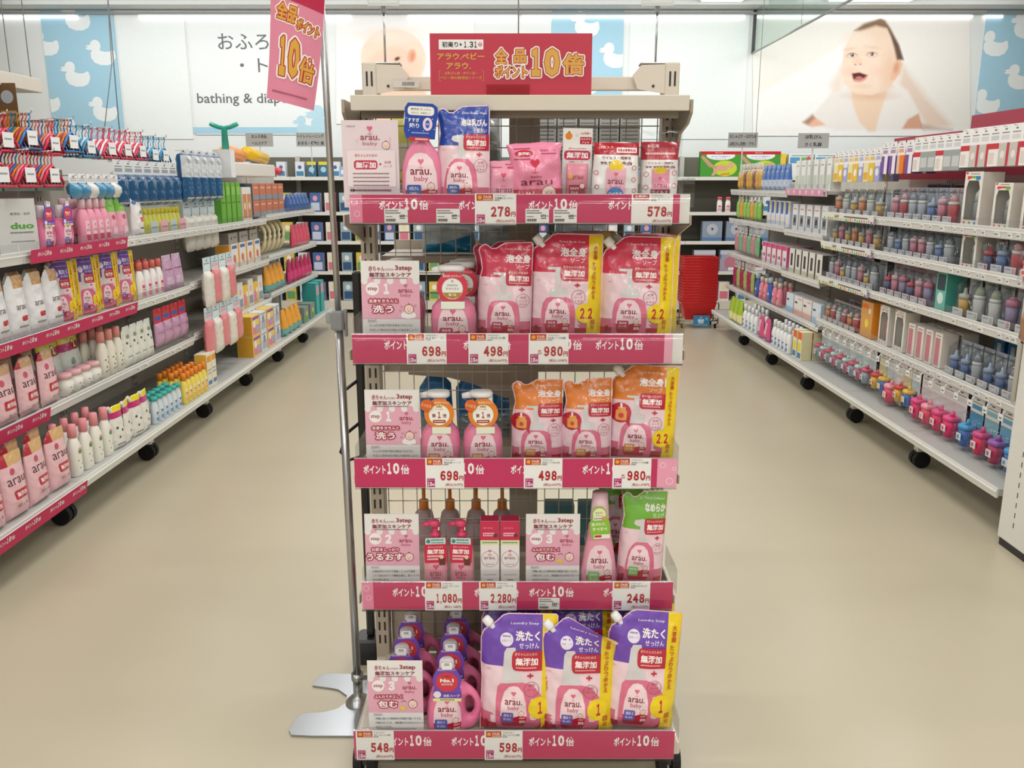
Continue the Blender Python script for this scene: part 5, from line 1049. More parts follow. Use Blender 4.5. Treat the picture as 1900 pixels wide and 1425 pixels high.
for k, x in enumerate((-.25, -.13, -.01)): K.put((x, GB + .12, BACKD[3] + .001), 0, ['crumpled bright blue pack behind the wire of the third shelf, beside the card', 'crumpled bright blue pack behind the wire between the two tagged pumps', 'crumpled bright blue pack behind the wire nearest the orange refills'][k], 'pack', 'bright blue packs behind the wire')
mb = MB(); mb.loft([(0, .036, .034, 2.6), (.15, .036, .034, 2.6), (.18, .028, .026, 2.2), (.19, .014, .014)], '#c2a7ab', 'plastic', 20); o = mb.build('lotion_pump'); mb = MB(); mb.loft([(.188, .016, .016), (.21, .015, .015), (.212, .006, .006), (.24, .006, .006), (.242, .014, .012, 2, -.004), (.255, .013, .011, 2, -.004)], '#e98a3a', 'plastic', 16); mb.build('pump_head', o); K = Kind(o)
sc_ = (U(800, 893, 2.76)[1] - BACKD[4]) / .255
for k in range(4): K.put((U(788 + k * 48, 950, 2.78)[0], GB + .12, BACKD[4] + .001), 0, 'dull pink bottle with an orange pump behind the wire, %s from the outer card' % ORD[k], 'pump bottle', 'orange pump bottles behind the wire', sc=(1.05, 1.05, sc_))
mb = MB(); mb.box((-.05, 0, 0), (.05, .06, .16), '#5f8f95', 'paper', .002); A = Art().T(.1, .16, -.05, 0); A.ell(.4, .6, .2, '#d9e5dc'); A.rect(.1, .1, .9, .3, '#3a5a78'); A.put(mb); K = Kind(mb.build('teal_box'))
for k in range(2): K.put((.16 + k * .115, GB + .09, BACKD[4] + .001), 0, 'teal printed box behind the wire, ' + ['above the step three card', 'above the softener bottle'][k], 'box', 'teal boxes behind the wire', sc=(1, 1, 1.9))
mb = MB(); mb.box((-.055, 0, 0), (.055, .08, .27), '#7d7f80', 'plastic', .003); A = Art().T(.11, .27, -.055, 0); [A.rect(.05, .08 + .1 * k, .95, .11 + .1 * k, '#4a4c4e') for k in range(9)]; A.put(mb); K = Kind(mb.build('grey_crate'))
for k in range(3): K.put((.12 + k * .125, GB + .08, BACKD[3] + .001), 0, 'grey slatted crate behind the wire of the third shelf, %s from the beige strip' % ORD[k], 'crate', 'grey crates behind the wire')
# bent beige bracket seen through the third shelf
mb = MB(); mb.prism([(-.33, 0), (.06, 0), (.06, -.09), (-.02, -.085), (-.05, -.075), (-.12, -.04), (-.2, -.018), (-.33, -.008)], GB + .046, GB + .049, BEIGE, 'paint'); mb.v = [(v[0], v[1], v[2] + BACKD[2] - .022) for v in mb.v]; gbuild(mb, 'rear_bracket')

# ---- pole with base plates and the hanging pink poster
PY = 2.575; x0, z0 = U(655, 1300, PY); x1, z1 = U(607, 0, PY); xp = (x0 + x1) / 2 - .003
root = empty('sign_pole', (xp, PY, 0)); mb = MB(); mb.tube([(.012, 0, .02), (.004, 0, 1.3)], .013, '#b9babc', 'metal', 14); mb.tube([(.004, 0, 1.3), (-.008, 0, 2.62)], .0095, '#c5c6c8', 'metal', 12); mb.cyl((.012, 0, .30 if 0 else .0), .0, .0, '#999999', 'metal', 6) if 0 else None; mb.loft([(.0, .045, .045, 2, .012), (.012, .043, .043, 2, .012), (.03, .025, .025, 2, .012), (.038, .016, .016, 2, .012), (.09, .016, .016, 2, .012), (.092, .02, .02, 2, .012), (.115, .02, .02, 2, .012)], '#aeb0b2', 'metal', 24); mb.build('pole', root)
mb = MB(); mb.box((-.018, -.02, 1.27), (.022, .02, 1.33), '#8d9092', 'plastic', .006); mb.box((-.034, -.008, 1.29), (.03, .008, 1.325), '#9b9ea0', 'plastic', .004); mb.box((.02, -.006, 1.25), (.03, .006, 1.33), '#8d9092', 'plastic', .003); mb.build('clamp', root)
def plate(sy):
    mb = MB(); mir = -1; pts = []
    base = [(.012, 0), (-.075, .02 * sy), (-.085, .04 * sy), (-.06, .07 * sy)]
    return mb
pts = [(.05, -.18), (.05, .15), (-.02, .17), (-.12, .175), (-.155, .16), (-.165, .10), (-.10, .085), (-.07, .075), (-.035, .04), (-.03, .0), (-.05, -.035), (-.09, -.055), (-.15, -.06), (-.17, -.075), (-.185, -.15), (-.17, -.175), (-.10, -.18)]
mb = MB(); Mx = Matrix(((1, 0, 0, 0), (0, 0, 1, 0), (0, 1, 0, 0), (0, 0, 0, 1))); mb.prism([(x_, y_) for x_, y_ in pts[::-1]], .001, .007, '#a9adb1', 'metal', Mx); mb.build('base_plate', root)
mb = MB(); mb.tube([(-.008, 0, 2.60), (-.09, -.02, 2.60)], .004, '#c5c6c8', 'metal', 8); mb.tube([(-.008, 0, 2.345), (-.03, -.02, 2.345)], .003, '#c5c6c8', 'metal', 8); mb.build('poster_arm', root)
tag(root, 'tall slim metal sign pole on a notched floor plate beside the middle display', 'sign pole')
# curled poster
x0, zt_ = U(497, -30, 2.54); x1, _ = U(598, -30, 2.54); _, zb = U(540, 196, 2.54); w, h = x1 - x0, zt_ - zb; mb = MB()
def PH(X, Z): u = X / w; v = Z / h; return .018 * np.sin(np.clip(u + .5, 0, 1) * math.pi) * 1.0 + .012 * (1 - v) ** 2
def shear(V): return [(x_ * (1 - .12 * (1 - z_ / h)) - .020 * (1 - z_ / h) - .016 * (1 - z_ / h) ** 2, y_, z_ - .034 * (x_ / w + .5)) for x_, y_, z_ in V]
P = gridcut([[(-w / 2, 0), (w / 2, 0), (w / 2, h), (-w / 2, h)]], .012); pt, fs = weld(P); X = np.array([q[0] for q in pt]); Z = np.array([q[1] for q in pt]); Hh = PH(X, Z)
mb.add([(X[i], -Hh[i], Z[i]) for i in range(len(pt))], fs, '#e08aa3', 'paper', True); mb.add([(X[i], -Hh[i] + .0006, Z[i]) for i in range(len(pt))], [f[::-1] for f in fs], '#f0eeee', 'paper', True)
A = Art().T(w, h, -w / 2, 0); A.poly([(0, .87), (.0, 1), (1, 1), (1, .80)], '#bb2349')
o2 = ((.10, '#f3eee9'), (.035, '#b3252c'))
A.text('全品', .34, .74, .15, GOLD, w=.42, b=.035, rot=-6, out=((.12, '#f3eee9'), (.05, '#b3252c'))); A.text('ポイント', .74, .655, .10, GOLD, w=.42, b=.03, rot=-10, out=((.16, '#f3eee9'), (.07, '#b3252c'))); A.num('10', .42, .38, .33, .46, GOLD, b=.07, out=((.075, '#f3eee9'), (.03, '#b3252c'))); A.text('倍', .78, .31, .21, GOLD, w=.28, b=.03, rot=-3, out=((.10, '#f3eee9'), (.04, '#b3252c')))
A.fine(.12, .85, .07, .014, '#a8506a', 4); A.put(mb, PH, cell=.012, off=5e-4)
mb.v = shear(mb.v); o = mb.build('hanging_poster'); o.location = ((x0 + x1) / 2 + .006, 2.545, zb + .02); tag(o, 'curled pink poster with gold lettering hanging from the metal pole', 'poster')
xw, _ = U(962, 30, 2.39); wire('hanging_wire', [(xw, 2.39, 2.0), (xw, 2.39, CEIL - .001)], .0016, '#9a9c9c', 'thin wire dropping from the ceiling to the long red sign', 'wire')
# ------------------------------------------------------------------ the two long aisles of wheeled shelving
LX = {-1: 2.32, 1: 2.53}; BX = {-1: 2.17, 1: 2.38}; SIDE = {-1: 'hanger-side', 1: 'maroon-board'}
def at(s, D, dep, z): return (s * (LX[s] + dep), D, z)
RZ = {-1: R(90), 1: R(-90)}
def bay(s, D0, D1, levels, top, label, railcol='#dfe0df', deckcol='#bfc0bb', tags=True, slots=True, seed=0, casters=(0,)):
    L = D1 - D0; root = empty('shelving_bay', (s * BX[s], D0 if s < 0 else D1, 0), RZ[s]); rnd = random.Random(seed + 7)
    off = LX[s] - BX[s]; back = off + .47
    mb = MB(); mb.box((.006, back, .12), (L - .006, back + .02, top), '#c9c4ba', 'paint'); mb.build('back_panel', root)
    for x in (.0, L - .03):
        mb = MB(); mb.box((x, back - .012, .10), (x + .03, back + .0, top + .01), '#d4cfc4', 'paint')
        if slots:
            for k in range(int((top - .3) / .05)): mb.box((x + .012, back - .0135, .25 + k * .05), (x + .018, back - .0115, .275 + k * .05), '#2a2622', 'paint')
        mb.build('upright', root)
    mb = MB(); mb.box((.003, .01, .205), (L - .003, back, .24), deckcol, 'paint'); mb.box((.0, -.004, .195), (L, .01, .245), '#dcdcd6', 'paint', .003); mb.box((.0, -.010, .225), (L, -.004, .232), '#f2f2ee', 'plastic'); mb.build('base_deck', root)
    for x in casters:
        xx = (L - .04) if s > 0 else .04
        mb = MB(); mb.box((xx - .025, .10, .10), (xx + .025, .16, .2), '#e3e3de', 'paint', .003); mb.build('base_foot', root)
        mb = MB()
        for q in (-.024, .024): mb.cyl((0, 0, -.016), .05, .032, '#151517', 'rubber', 20, Matrix.Translation((xx + q, .13, .052)) @ Matrix.Rotation(R(90), 4, 'Y'))
        mb.box((xx - .008, .10, .05), (xx + .008, .16, .11), '#222224', 'plastic'); mb.build('caster', root)
    for i, lv in enumerate(levels):
        z = lv; mb = MB(); mb.box((.004, off + .012, z - .025), (L - .004, back, z), '#cac7bf', 'paint'); sh = mb.build('shelf', root)
        mb = MB(); M = Matrix.Translation((0, off, z - .012)) @ Matrix.Rotation(R(12), 4, 'X'); mb.box((.002, -.004, -.03), (L - .002, .004, .03), railcol, 'plastic', .0015, M)
        mb.box((.002, -.007, .008), (L - .002, -.004, .012), '#f6f6f4', 'plastic', 0, M)
        if tags:
            x = .03
            while x < L - .09:
                if rnd.random() < .7: w = rnd.choice((.03, .045, .06)); mb.box((x, -.006, -.022), (x + w, -.0045, .01), rnd.choice(('#f6f5f2', '#f0eee8', '#ececf0')), 'paper', 0, M); mb.box((x + .004, -.0066, -.012), (x + w * .6, -.006, -.004), '#8a8f96', 'paper', 0, M)
                x += rnd.uniform(.05, .14)
        mb.build('price_rail', sh)
        mb = MB(); mb.box((.006, off + .012, z), (L - .006, off + .014, z + .055), '#ffffff', 'clear'); mb.build('clear_fence', sh)
    return tag(root, label, 'shelving', 'wheeled shelving bays')
LY = [3.07, 4.12, 5.18, 6.20, 7.24, 8.28, 9.32, 10.34]; RY = [4.0, 5.03, 6.06, 7.10, 8.13, 9.16, 10.2]
for i in range(7):
    lv = [.60, .975, 1.37] if i < 3 else ([.62, .99, 1.37] if i < 5 else [.66, 1.02, 1.40])
    bay(-1, LY[i], LY[i + 1], lv, 1.72 if i < 3 else 1.78, '%s wheeled shelving bay from the aisle entrance on the hanger side' % ORD[i], seed=i, tags=i > 1)
for i in range(6):
    lv = [.61, .955, 1.235, 1.465] if i < 3 else ([.54, .90, 1.28, 1.64] if i < 4 else [.54, .92, 1.30, 1.62])
    bay(1, RY[i], RY[i + 1], lv, 1.86 if i < 3 else 1.72, '%s wheeled shelving bay from the aisle entrance on the maroon board side' % ORD[i], seed=20 + i)
# pink strips on the hanger side
def side_strip(D0, D1, z, base, label):
    L = D1 - D0; root_x = -(BX[-1] if base else LX[-1]); mb = MB(); h = .068; mb.box((0, -.0015, 0), (L, 0, h), '#c8325f', 'paper'); A = Art(); x = .12
    while x < L - .08: strip_text(A, [x], 0, h); x += .21
    A.put(mb, y=-.0015); o = mb.build('promotion_strip'); o.location = (root_x + .019, D0 + .002, z); o.rotation_euler = (R(10), 0, RZ[-1]); tag(o, label, 'strip', 'pink strips along the hanger side')
side_strip(3.07, 4.12, .180, True, 'pink points strip along the lowest deck of the hanger-side aisle'); side_strip(3.07, 4.14, .555, False, 'pink points strip along the second level of the hanger-side aisle')
side_strip(3.07, 4.6, .930, False, 'pink points strip along the third level, entrance half, hanger-side aisle'); side_strip(4.6, 5.25, .930, False, 'pink points strip along the third level, inner half, hanger-side aisle'); side_strip(4.14, 5.2, 1.325, False, 'pink points strip along the fourth level of the hanger-side aisle')

# ---- simple stock, each kind with its own parts
def k_bottle(w, h, body, cap, band=None, lab='#f4f0ec', mark=None, neck=.35, name='bottle', capf=.16, round_=2.0, dep=None, fin='plastic'):
    a = w / 2; b = (dep or w * .7) / 2; hb = h * (1 - capf); secs = [(0, a * .92, b * .92, round_ + .5), (h * .02, a, b, round_ + .5), (hb * .72, a, b, round_ + .5), (hb * .9, a * .72, b * .75, round_), (hb, a * neck, min(b, a) * neck * 1.1, 2)]
    mb = MB(); mb.loft(secs, body, fin, 16); A = Art(); A.T(w, hb, -a, 0)
    if lab: A.rrect(.16, .10, .84, .66, .12, lab)
    if band: A.rect(.18, .12, .82, .28, band)
    if mark == 'heart': heart(A, .5, .54, .1); A.text('arau.', .5, .40, .06, DR, w=.5, b=0)
    elif mark == 'leaf':
        for k, (x, z) in enumerate(((.3, .5), (.6, .42), (.4, .3), (.7, .56), (.55, .2), (.3, .18))): A.ell(x, z, .07, '#4f6b48' if k % 2 else '#3b4a36', rz=.025, n=8)
    elif mark == 'tulip': A.ell(.55, .62, .2, '#4f8a4a', rz=.07, n=10); A.ell(.55, .68, .13, '#e58a95', rz=.04, n=10); [A.ell(x, z, .05, '#4a5a44', rz=.02, n=8) for x, z in ((.3, .4), (.6, .3), (.4, .2))]
    elif mark: A.rect(.24, .40, .76, .5, mark); A.fine(.24, .76, .33, .03, '#666666', 2)
    A.put(mb, loftH(secs), cell=.02, off=1e-3, fin=fin); o = mb.build(name)
    mb = MB(); r = a * neck * 1.25; mb.loft([(hb - .003, r, r), (h - .004, r * .95, r * .95), (h, r * .7, r * .7)], cap, 'plastic', 12); mb.build('cap', o); return Kind(o)
def k_pouch(w, h, T, bands, marks=(), fin='film', name='pouch', spout=False, notch=True, seed=1, rough=.07):
    a = w / 2; out = [(-a, 0), (-a, h * .6), (-a * .97, h * .86)] + ([(-a * .5, h)] if notch else [(-a * .97, h)]) + [(a * .96, h), (a, h * .5), (a * .98, 0)]
    out = out[::-1]; P = Puff([out], lambda X, Z: T * np.clip((1.04 - Z / h) / .7, 0, 1) ** .7 + .001, a * .85, .02, rough, seed); mb = MB()
    def col(x, z):
        v = z / h; u = x / w + .5
        for b in bands:
            if b[0] <= v <= b[1] and (len(b) < 5 or b[3] <= u <= b[4]): return b[2]
        return bands[-1][2]
    sp = [(1, b[k] * h) for b in bands for k in (0, 1) if 0 < b[k] < 1] + [(0, (b[k] - .5) * w) for b in bands if len(b) > 4 for k in (3, 4) if 0 < b[k] < 1]
    P.mesh(mb, col, fin, sp); A = Art().T(w, h, -a, 0)
    for m in marks: getattr(A, m[0])(*m[1], **(m[2] if len(m) > 2 else {}))
    A.put(mb, P.H, fin=fin, off=1e-3); o = mb.build(name)
    if spout: mb = MB(); mb.cyl((0, 0, -.01), .011, .035, '#f2f0ee', 'plastic', 10, Matrix.Translation((-a * .78, 0, h * .92)) @ Matrix.Rotation(R(-40), 4, 'Y')); mb.build('spout_cap', o)
    return Kind(o)
def k_box(w, h, d, col, marks=(), side=None, name='box', window=None, fin='paper'):
    mb = MB(); mb.box((-w / 2, 0, 0), (w / 2, d, h), col, fin, .0015)
    if side:
        for sx in (-1, 1):
            x = sx * (w / 2 + .0004); mb.add([(x, .004, .004), (x, d - .004, .004), (x, d - .004, h - .004), (x, .004, h - .004)], [(0, 1, 2, 3)], side, fin)
    A = Art().T(w, h, -w / 2, 0)
    for m in marks: getattr(A, m[0])(*m[1], **(m[2] if len(m) > 2 else {}))
    A.put(mb, fin=fin, off=4e-4); o = mb.build(name)
    return Kind(o)
def k_hang(w, h, card, body, kind='flat', name='hanging_pack', hook=True, hdr=.25, T=.02, marks=(), top='#f1efee'):
    # card header with a hook hole; contents below. The origin is at the hole, hanging downwards
    o = None; mb = MB(); hd = h * hdr; mb.box((-w / 2, 0, -hd), (w / 2, .0012, .012), top, 'paper'); A = Art().T(w, hd, -w / 2, -hd)
    A.rrect(.38, .82, .62, .90, .04, '#5a5a5a'); A.rect(.12, .2, .88, .5, card); A.fine(.15, .85, .6, .08, '#777777', 3); A.put(mb); o = mb.build(name)
    if kind == 'flat':
        b = MB(); P = Puff([[(-w / 2, -h), (w / 2, -h), (w * .48, -hd), (-w * .48, -hd)]], T, w * .3, .03, .1, 3); P.mesh(b, body, 'film'); A = Art().T(w, h - hd, -w / 2, -h)
        for m in marks: getattr(A, m[0])(*m[1], **(m[2] if len(m) > 2 else {}))
        A.put(b, P.H, fin='film', off=1e-3); b.build('bag', o)
    elif kind == 'box':
        b = MB(); b.box((-w / 2, -.002, -h), (w / 2, T * 2, -hd), body, 'paper', .001); A = Art().T(w, h - hd, -w / 2, -h)
        for m in marks: getattr(A, m[0])(*m[1], **(m[2] if len(m) > 2 else {}))
        A.put(b, y=-.002); b.build('box', o)
    elif kind == 'blister':      # clear bubble over a coloured cup
        b = MB(); b.box((-w / 2, 0, -h), (w / 2, .0012, -hd), card, 'paper'); b.build('backing_card', o)
        b = MB(); r = w * .36; zb = -h + .012; t = (h - hd) * .8; b.loft([(zb, r * .74, r * .66, 2.4, 0, -T), (zb + t * .60, r * .95, r * .8, 2.4, 0, -T)], body[0], 'plastic', 16); b.loft([(zb + t * .60, r * 1.03, r * .86, 2.4, 0, -T), (zb + t * .72, r * 1.0, r * .84, 2.4, 0, -T), (zb + t * .76, r * .8, r * .7, 2.2, 0, -T)], body[1], 'plastic', 16); b.loft([(zb + t * .76, r * .36, r * .3, 2.2, r * .2, -T), (zb + t * .96, r * .2, r * .16, 2.2, r * .3, -T)], body[1], 'plastic', 10)
        for sx in (-1, 1): b.tube([(sx * r * .85, -T, zb + t * .55), (sx * r * 1.2, -T, zb + t * .5), (sx * r * 1.2, -T, zb + t * .25), (sx * r * .8, -T, zb + t * .2)], .0045, body[1], 'plastic', 6)
        b.box((-r * .5, -T - r * .86, zb + t * .2), (r * .5, -T - r * .84, zb + t * .45), '#e9e4e0', 'paper'); b.box((-r * .3, -T - r * .875, zb + t * .25), (r * .1, -T - r * .861, zb + t * .38), body[1], 'paper')
        b.build('cup', o); b = MB(); b.loft([(-h + .004, w * .44, T * 1.5, 4, 0, -T * .9), (-hd - .01, w * .44, T * 1.4, 4, 0, -T * .9), (-hd, w * .42, T * .4, 4, 0, -T * .4)], '#ffffff', 'clear', 12); b.build('clear_bubble', o)
    if hook:
        b = MB(); b.tube([(0, .06, .002), (0, -.012, .002), (0, -.018, .010)], .002, '#c8cacc', 'metal', 5); b.build('display_hook', o)
    return Kind(o)
def row(K, s, D0, D1, n, z, dep, desc, lvl, cat, ranks=1, rstep=.07, jit=.0, rz=0, seed=0, group=None, stack=0, hang=False, base=False, sc=None, rot=0):
    Ks = K if isinstance(K, (list, tuple)) else [K]; rnd = random.Random(int(D0 * 100) + seed + n); ds = desc if isinstance(desc, (list, tuple)) else [desc]
    cnt = {}; tot = {}
    for i in range(n):
        tot[ds[i % len(ds)]] = tot.get(ds[i % len(ds)], 0) + 1
    for i in range(n):
        D = D0 + (D1 - D0) * (i + .5) / n + rnd.uniform(-jit, jit); dd = ds[i % len(ds)]; q = cnt.get(dd, 0); cnt[dd] = q + 1
        for r in range(ranks):
            for t in range(max(stack, 1)):
                where = '%s %s' % (SIDE[s], lvl); pre = '' if tot[dd] == 1 else ', %s along' % ORD[q]
                if ranks > 1: pre += ', ' + ('front rank' if r == 0 else ('second rank' if r == 1 else 'rear rank'))
                if stack > 1: pre += ', ' + ['bottom of pile', 'middle of pile' if stack > 2 else 'top of pile', 'top of pile'][t]
                x = s * ((BX[s] if base else LX[s]) + dep + r * rstep)
                Ks[(i + (r if len(Ks) > 1 and 0 else 0)) % len(Ks)].put((x, D, z + t * (stack and row.sh or 0) + .001), RZ[s] + rot + rnd.uniform(-rz, rz), '%s%s, %s' % (dd, pre, where), cat, group or ('%s on the %s %s' % (dd, SIDE[s], lvl)), sc=sc)
row.sh = .1
# ============================ hanger side
S = -1
# lowest deck
KP = k_pouch(.17, .30, .035, [(0, .82, '#efc3ca'), (.82, 1, '#d9b07a', .30, 1.0), (.82, 1, '#b83242', 0, .30), (0, 1, '#efc3ca')], [('rrect', (.3, .30, .86, .44, .06, '#c22a40')), ('text', ('無添加', .58, .37, .07, '#fbf0f0'), dict(w=.4, b=.02)), ('text', ('arau', .5, .58, .10, '#5b2f38'), dict(w=.7, b=0)), ('text', ('洗たく用', .55, .2, .05, '#7a4a50'), dict(w=.4, b=0)), ('ell', (.4, .73, .09, '#c9506a'))], seed=2)
row(KP, S, 3.36, 4.12, 4, .24, .06, 'large pink refill pouch with tan corner', 'lowest deck', 'refill pouch', 2, .11, base=True, rz=.08)
KB = k_bottle(.085, .27, '#f2efe6', '#ef9aa0', None, '#eef0e2', 'tulip', .42, capf=.24); row(KB, S, 4.16, 4.62, 4, .24, .07, 'white bottle with pink cap and tulip print', 'lowest deck', 'bottle', 2, .1, base=True)
KP2 = k_pouch(.12, .25, .025, [(0, .72, '#eceae2'), (.72, .86, '#c9257a', 0, 1), (.86, 1, '#f0d92e', 0, 1)], [('ell', (.3, .5, .09, '#4c5f47', .03)), ('ell', (.65, .42, .07, '#3b4a36', .03)), ('ell', (.4, .28, .06, '#4c5f47', .03)), ('fine', (.2, .8, .1, .03, '#777777', 3))], seed=4, spout=True)
row(KP2, S, 4.62, 5.12, 4, .24, .06, 'white leaf pouch with magenta and yellow top', 'lowest deck', 'refill pouch', base=True, rz=.2)
KC = k_bottle(.06, .17, '#dfeaf0', '#38b5a8', '#4f8fc0', '#e8f2f6', '#3b6fb0', .7, capf=.12); row(KC, S, 5.16, 5.62, 6, .24, .06, 'white blue bottle with teal lid', 'lowest deck', 'bottle', 2, .075, base=True)
KY = k_bottle(.065, .21, '#f5df62', '#ee8a2a', '#f2b43a', '#f8efc0', '#e8862e', .5, capf=.22); row(KY, S, 5.66, 6.12, 6, .24, .06, 'yellow bottle with orange cap', 'lowest deck', 'bottle', 3, .08, base=True)
KO = k_box(.09, .25, .09, '#efe6d0', [('rect', (.05, .75, .95, .92, '#e8a13a')), ('fine', (.1, .9, .5, .03, '#7a8a9a', 3)), ('fine', (.1, .9, .4, .03, '#7a8a9a', 4)), ('rect', (.1, .08, .9, .2, '#5a86b4'))], '#f0c04a', name='carton'); row(KO, S, 6.14, 6.34, 2, .24, .05, 'cream and orange upright carton', 'lowest deck', 'carton', base=True)
KN = k_hang(.16, .34, '#e8b0b4', '#e88a90', 'flat', T=.03, name='net_bag', top='#c9dfe8'); KN2 = k_hang(.16, .36, '#dfe8ea', '#e9e4da', 'flat', T=.035, name='net_bag', top='#cfe3ea')
row([KN, KN2], S, 6.25, 7.1, 5, .80, -.07, ['red mesh net bag with pale header', 'white mesh net bag with pale header'], 'second level', 'net bag')
row([KN2, KN], S, 6.3, 7.0, 4, 1.16, -.07, ['white lace net bag with blue header', 'pink lace net bag with blue header'], 'third level', 'net bag')
KX = k_box(.22, .175, .14, '#efd070', [('rect', (.06, .08, .94, .5, '#e58aa8')), ('ell', (.3, .6, .16, '#f6f0e0')), ('ell', (.7, .35, .14, '#8fc0dc')), ('rect', (.06, .8, .94, .94, '#9a5aa8'))], '#d9a030', name='bath_toy_box'); KX2 = k_box(.18, .175, .14, '#e6e6e8', [('rect', (.1, .1, .9, .55, '#b9bcc8')), ('ell', (.5, .62, .2, '#8e98b0')), ('fine', (.1, .9, .86, .05, '#6a7a90', 3))], '#c9cad0', name='toy_box')
row.sh = .177
row([KX, KX2], S, 7.28, 8.2, 4, .24, .05, ['bright yellow and pink printed box', 'pale grey printed box'], 'lowest deck', 'box', stack=2, base=True)
KOR = k_pouch(.13, .26, .05, [(0, .3, '#6fb0a8'), (.3, 1, '#f0a83a')], name='orange_pack', notch=False); row(KOR, S, 8.3, 9.0, 4, .24, .08, 'orange sponge pack with teal foot', 'lowest deck', 'pack', base=True)
KG = k_box(.2, .17, .18, '#8d9a90', [('ell', (.4, .3, .2, '#4fae4a')), ('ell', (.55, .55, .14, '#f0d83a'))], '#7a8a84', name='toy_crate'); row(KG, S, 9.1, 9.7, 2, .24, .05, 'grey crate of green and yellow toys', 'lowest deck', 'crate', base=True)
row(k_box(.16, .36, .16, '#4fb5b0', [('rect', (.1, .6, .9, .9, '#e8a0b8'))], '#3a9a96', name='teal_box'), S, 9.75, 10.25, 2, .24, .06, 'tall teal box with pink panel', 'lowest deck', 'box', base=True)
# second level
KP3 = k_pouch(.16, .28, .035, [(0, .84, '#f0c6cb'), (.84, 1, '#d8ae80', .25, 1), (.84, 1, '#c03a48', 0, .25), (0, 1, '#f0c6cb')], [('rrect', (.25, .26, .85, .42, .06, '#c22a40')), ('text', ('無添加', .55, .34, .08, '#fbf0f0'), dict(w=.42, b=.02)), ('text', ('arau', .5, .56, .10, '#5b2f38'), dict(w=.74, b=0)), ('text', ('洗たく用', .55, .16, .05, '#7a4a50'), dict(w=.4, b=0)), ('ell', (.35, .72, .1, '#d0607a'))], seed=5)
row(KP3, S, 3.6, 4.38, 4, .60, .05, 'pink refill pouch with tan top', 'second level', 'refill pouch', 2, .1, rz=.06)
KW = k_pouch(.22, .27, .045, [(0, .72, '#d9e0da'), (.72, .88, '#c2307a'), (.88, 1, '#e8dc3a')], [('text', ('2', .66, .84, .17, '#f2e23a'), dict(b=.06, out=((.12, '#3a2a3a'),))), ('ell', (.4, .5, .1, '#8fa39a'))], seed=7, notch=False); row(KW, S, 4.42, 4.86, 2, .60, .17, 'wide pale green value pouch with magenta header', 'second level', 'pouch')
KT = k_bottle(.10, .12, '#efece4', '#e8b2b8', None, None, 'leaf', .74, name='tub', capf=.2, dep=.1); row(KT, S, 4.42, 4.84, 4, .60, .068, 'cream tub with pale pink lid', 'second level', 'tub')
KB2 = k_bottle(.085, .27, '#eee9da', '#ee9d92', None, None, 'leaf', .45, capf=.22); row(KB2, S, 4.86, 5.16, 3, .60, .06, 'cream leaf bottle with coral cap', 'second level', 'bottle', 2, .1)
KP4 = k_pouch(.12, .25, .025, [(0, 1, '#e6e7dd')], [('ell', (.3, .6, .09, '#4c5f47', .03)), ('ell', (.6, .5, .07, '#3b4a36', .03)), ('ell', (.5, .75, .2, '#8a9a78', .05)), ('fine', (.2, .8, .25, .02, '#777777', 3))], seed=9); row(KP4, S, 5.16, 5.58, 4, .60, .05, 'cream leaf print refill pouch', 'second level', 'refill pouch')
KH = k_hang(.13, .24, '#3f62b4', '#c79ab8', 'flat', T=.025, hdr=.36, top='#d8333f', name='cotton_bag', marks=(('fine', (.1, .9, .6, .04, '#b87aa0', 2)),)); row(KH, S, 5.62, 6.2, 4, .88, .04, 'mauve bag with red oval header', 'second level', 'bag')
KQ = k_box(.16, .2, .14, '#f0c85a', [('rect', (.1, .1, .6, .6, '#e88ab0')), ('ell', (.7, .6, .16, '#f6f2e0'))], '#e0a030', name='orange_box'); KQ2 = k_box(.15, .24, .12, '#e9e7e4', [('rect', (.1, .1, .9, .4, '#9aa6b8')), ('ell', (.5, .65, .2, '#e8b8c0'))], '#d0d0d0', name='grey_white_box')
row([KQ, KQ2], S, 7.28, 8.2, 6, .62, .05, ['orange and pink toy box', 'white box with grey panel'], 'second level', 'box')
row(KOR, S, 8.35, 9.0, 4, .66, .08, 'orange pack hung by a clear strip', 'second level', 'pack'); KM = k_pouch(.12, .26, .03, [(0, .5, '#d83a7a'), (.5, 1, '#c2245f')], notch=False, name='magenta_pack'); row(KM, S, 9.1, 10.2, 6, .66, .05, 'magenta pink pack', 'second level', 'pack')
# third level
KP5 = k_pouch(.15, .30, .03, [(0, .80, '#e9e9ec'), (.80, 1, '#c9975a', .35, 1), (0, 1, '#e9e9ec')], [('text', ('arau', .55, .5, .07, '#6a5a5a'), dict(w=.5, b=0)), ('rrect', (.45, .28, .8, .36, .04, '#c22a33')), ('fine', (.3, .8, .18, .03, '#888888', 3))], seed=3); row(KP5, S, 3.85, 4.5, 4, .975, .05, 'white refill pouch with tan corner', 'third level', 'refill pouch', 2, .1, rz=.1)
Kp = Kind(dup(u3)); Kp.used = True
KU = Kind(dup(u1)); KU.o['category'] = 'refill pouch'
pos = [4.60, 4.735, 4.87, 5.0, 5.12, 5.24, 5.36]
for i, D in enumerate(pos): KU.put(at(S, D, .09 + .05 * (i % 2), .979), RZ[S] - (.50 if i % 2 else .36), 'purple and yellow laundry refill pouch, %s along, hanger-side third level' % ORD[i], 'refill pouch', 'purple refills on the hanger-side third level', sc=(.84, .5, .90))
bpy.data.objects.remove(Kp.o.children[0]); bpy.data.objects.remove(Kp.o)
KR = k_bottle(.075, .24, '#f3efee', '#d86a62', '#e88a9a', '#f3dde0', '#d04a66', .5, capf=.2); row(KR, S, 5.44, 5.84, 4, .975, .05, 'white bottle with coral red cap', 'third level', 'bottle', 2, .09)
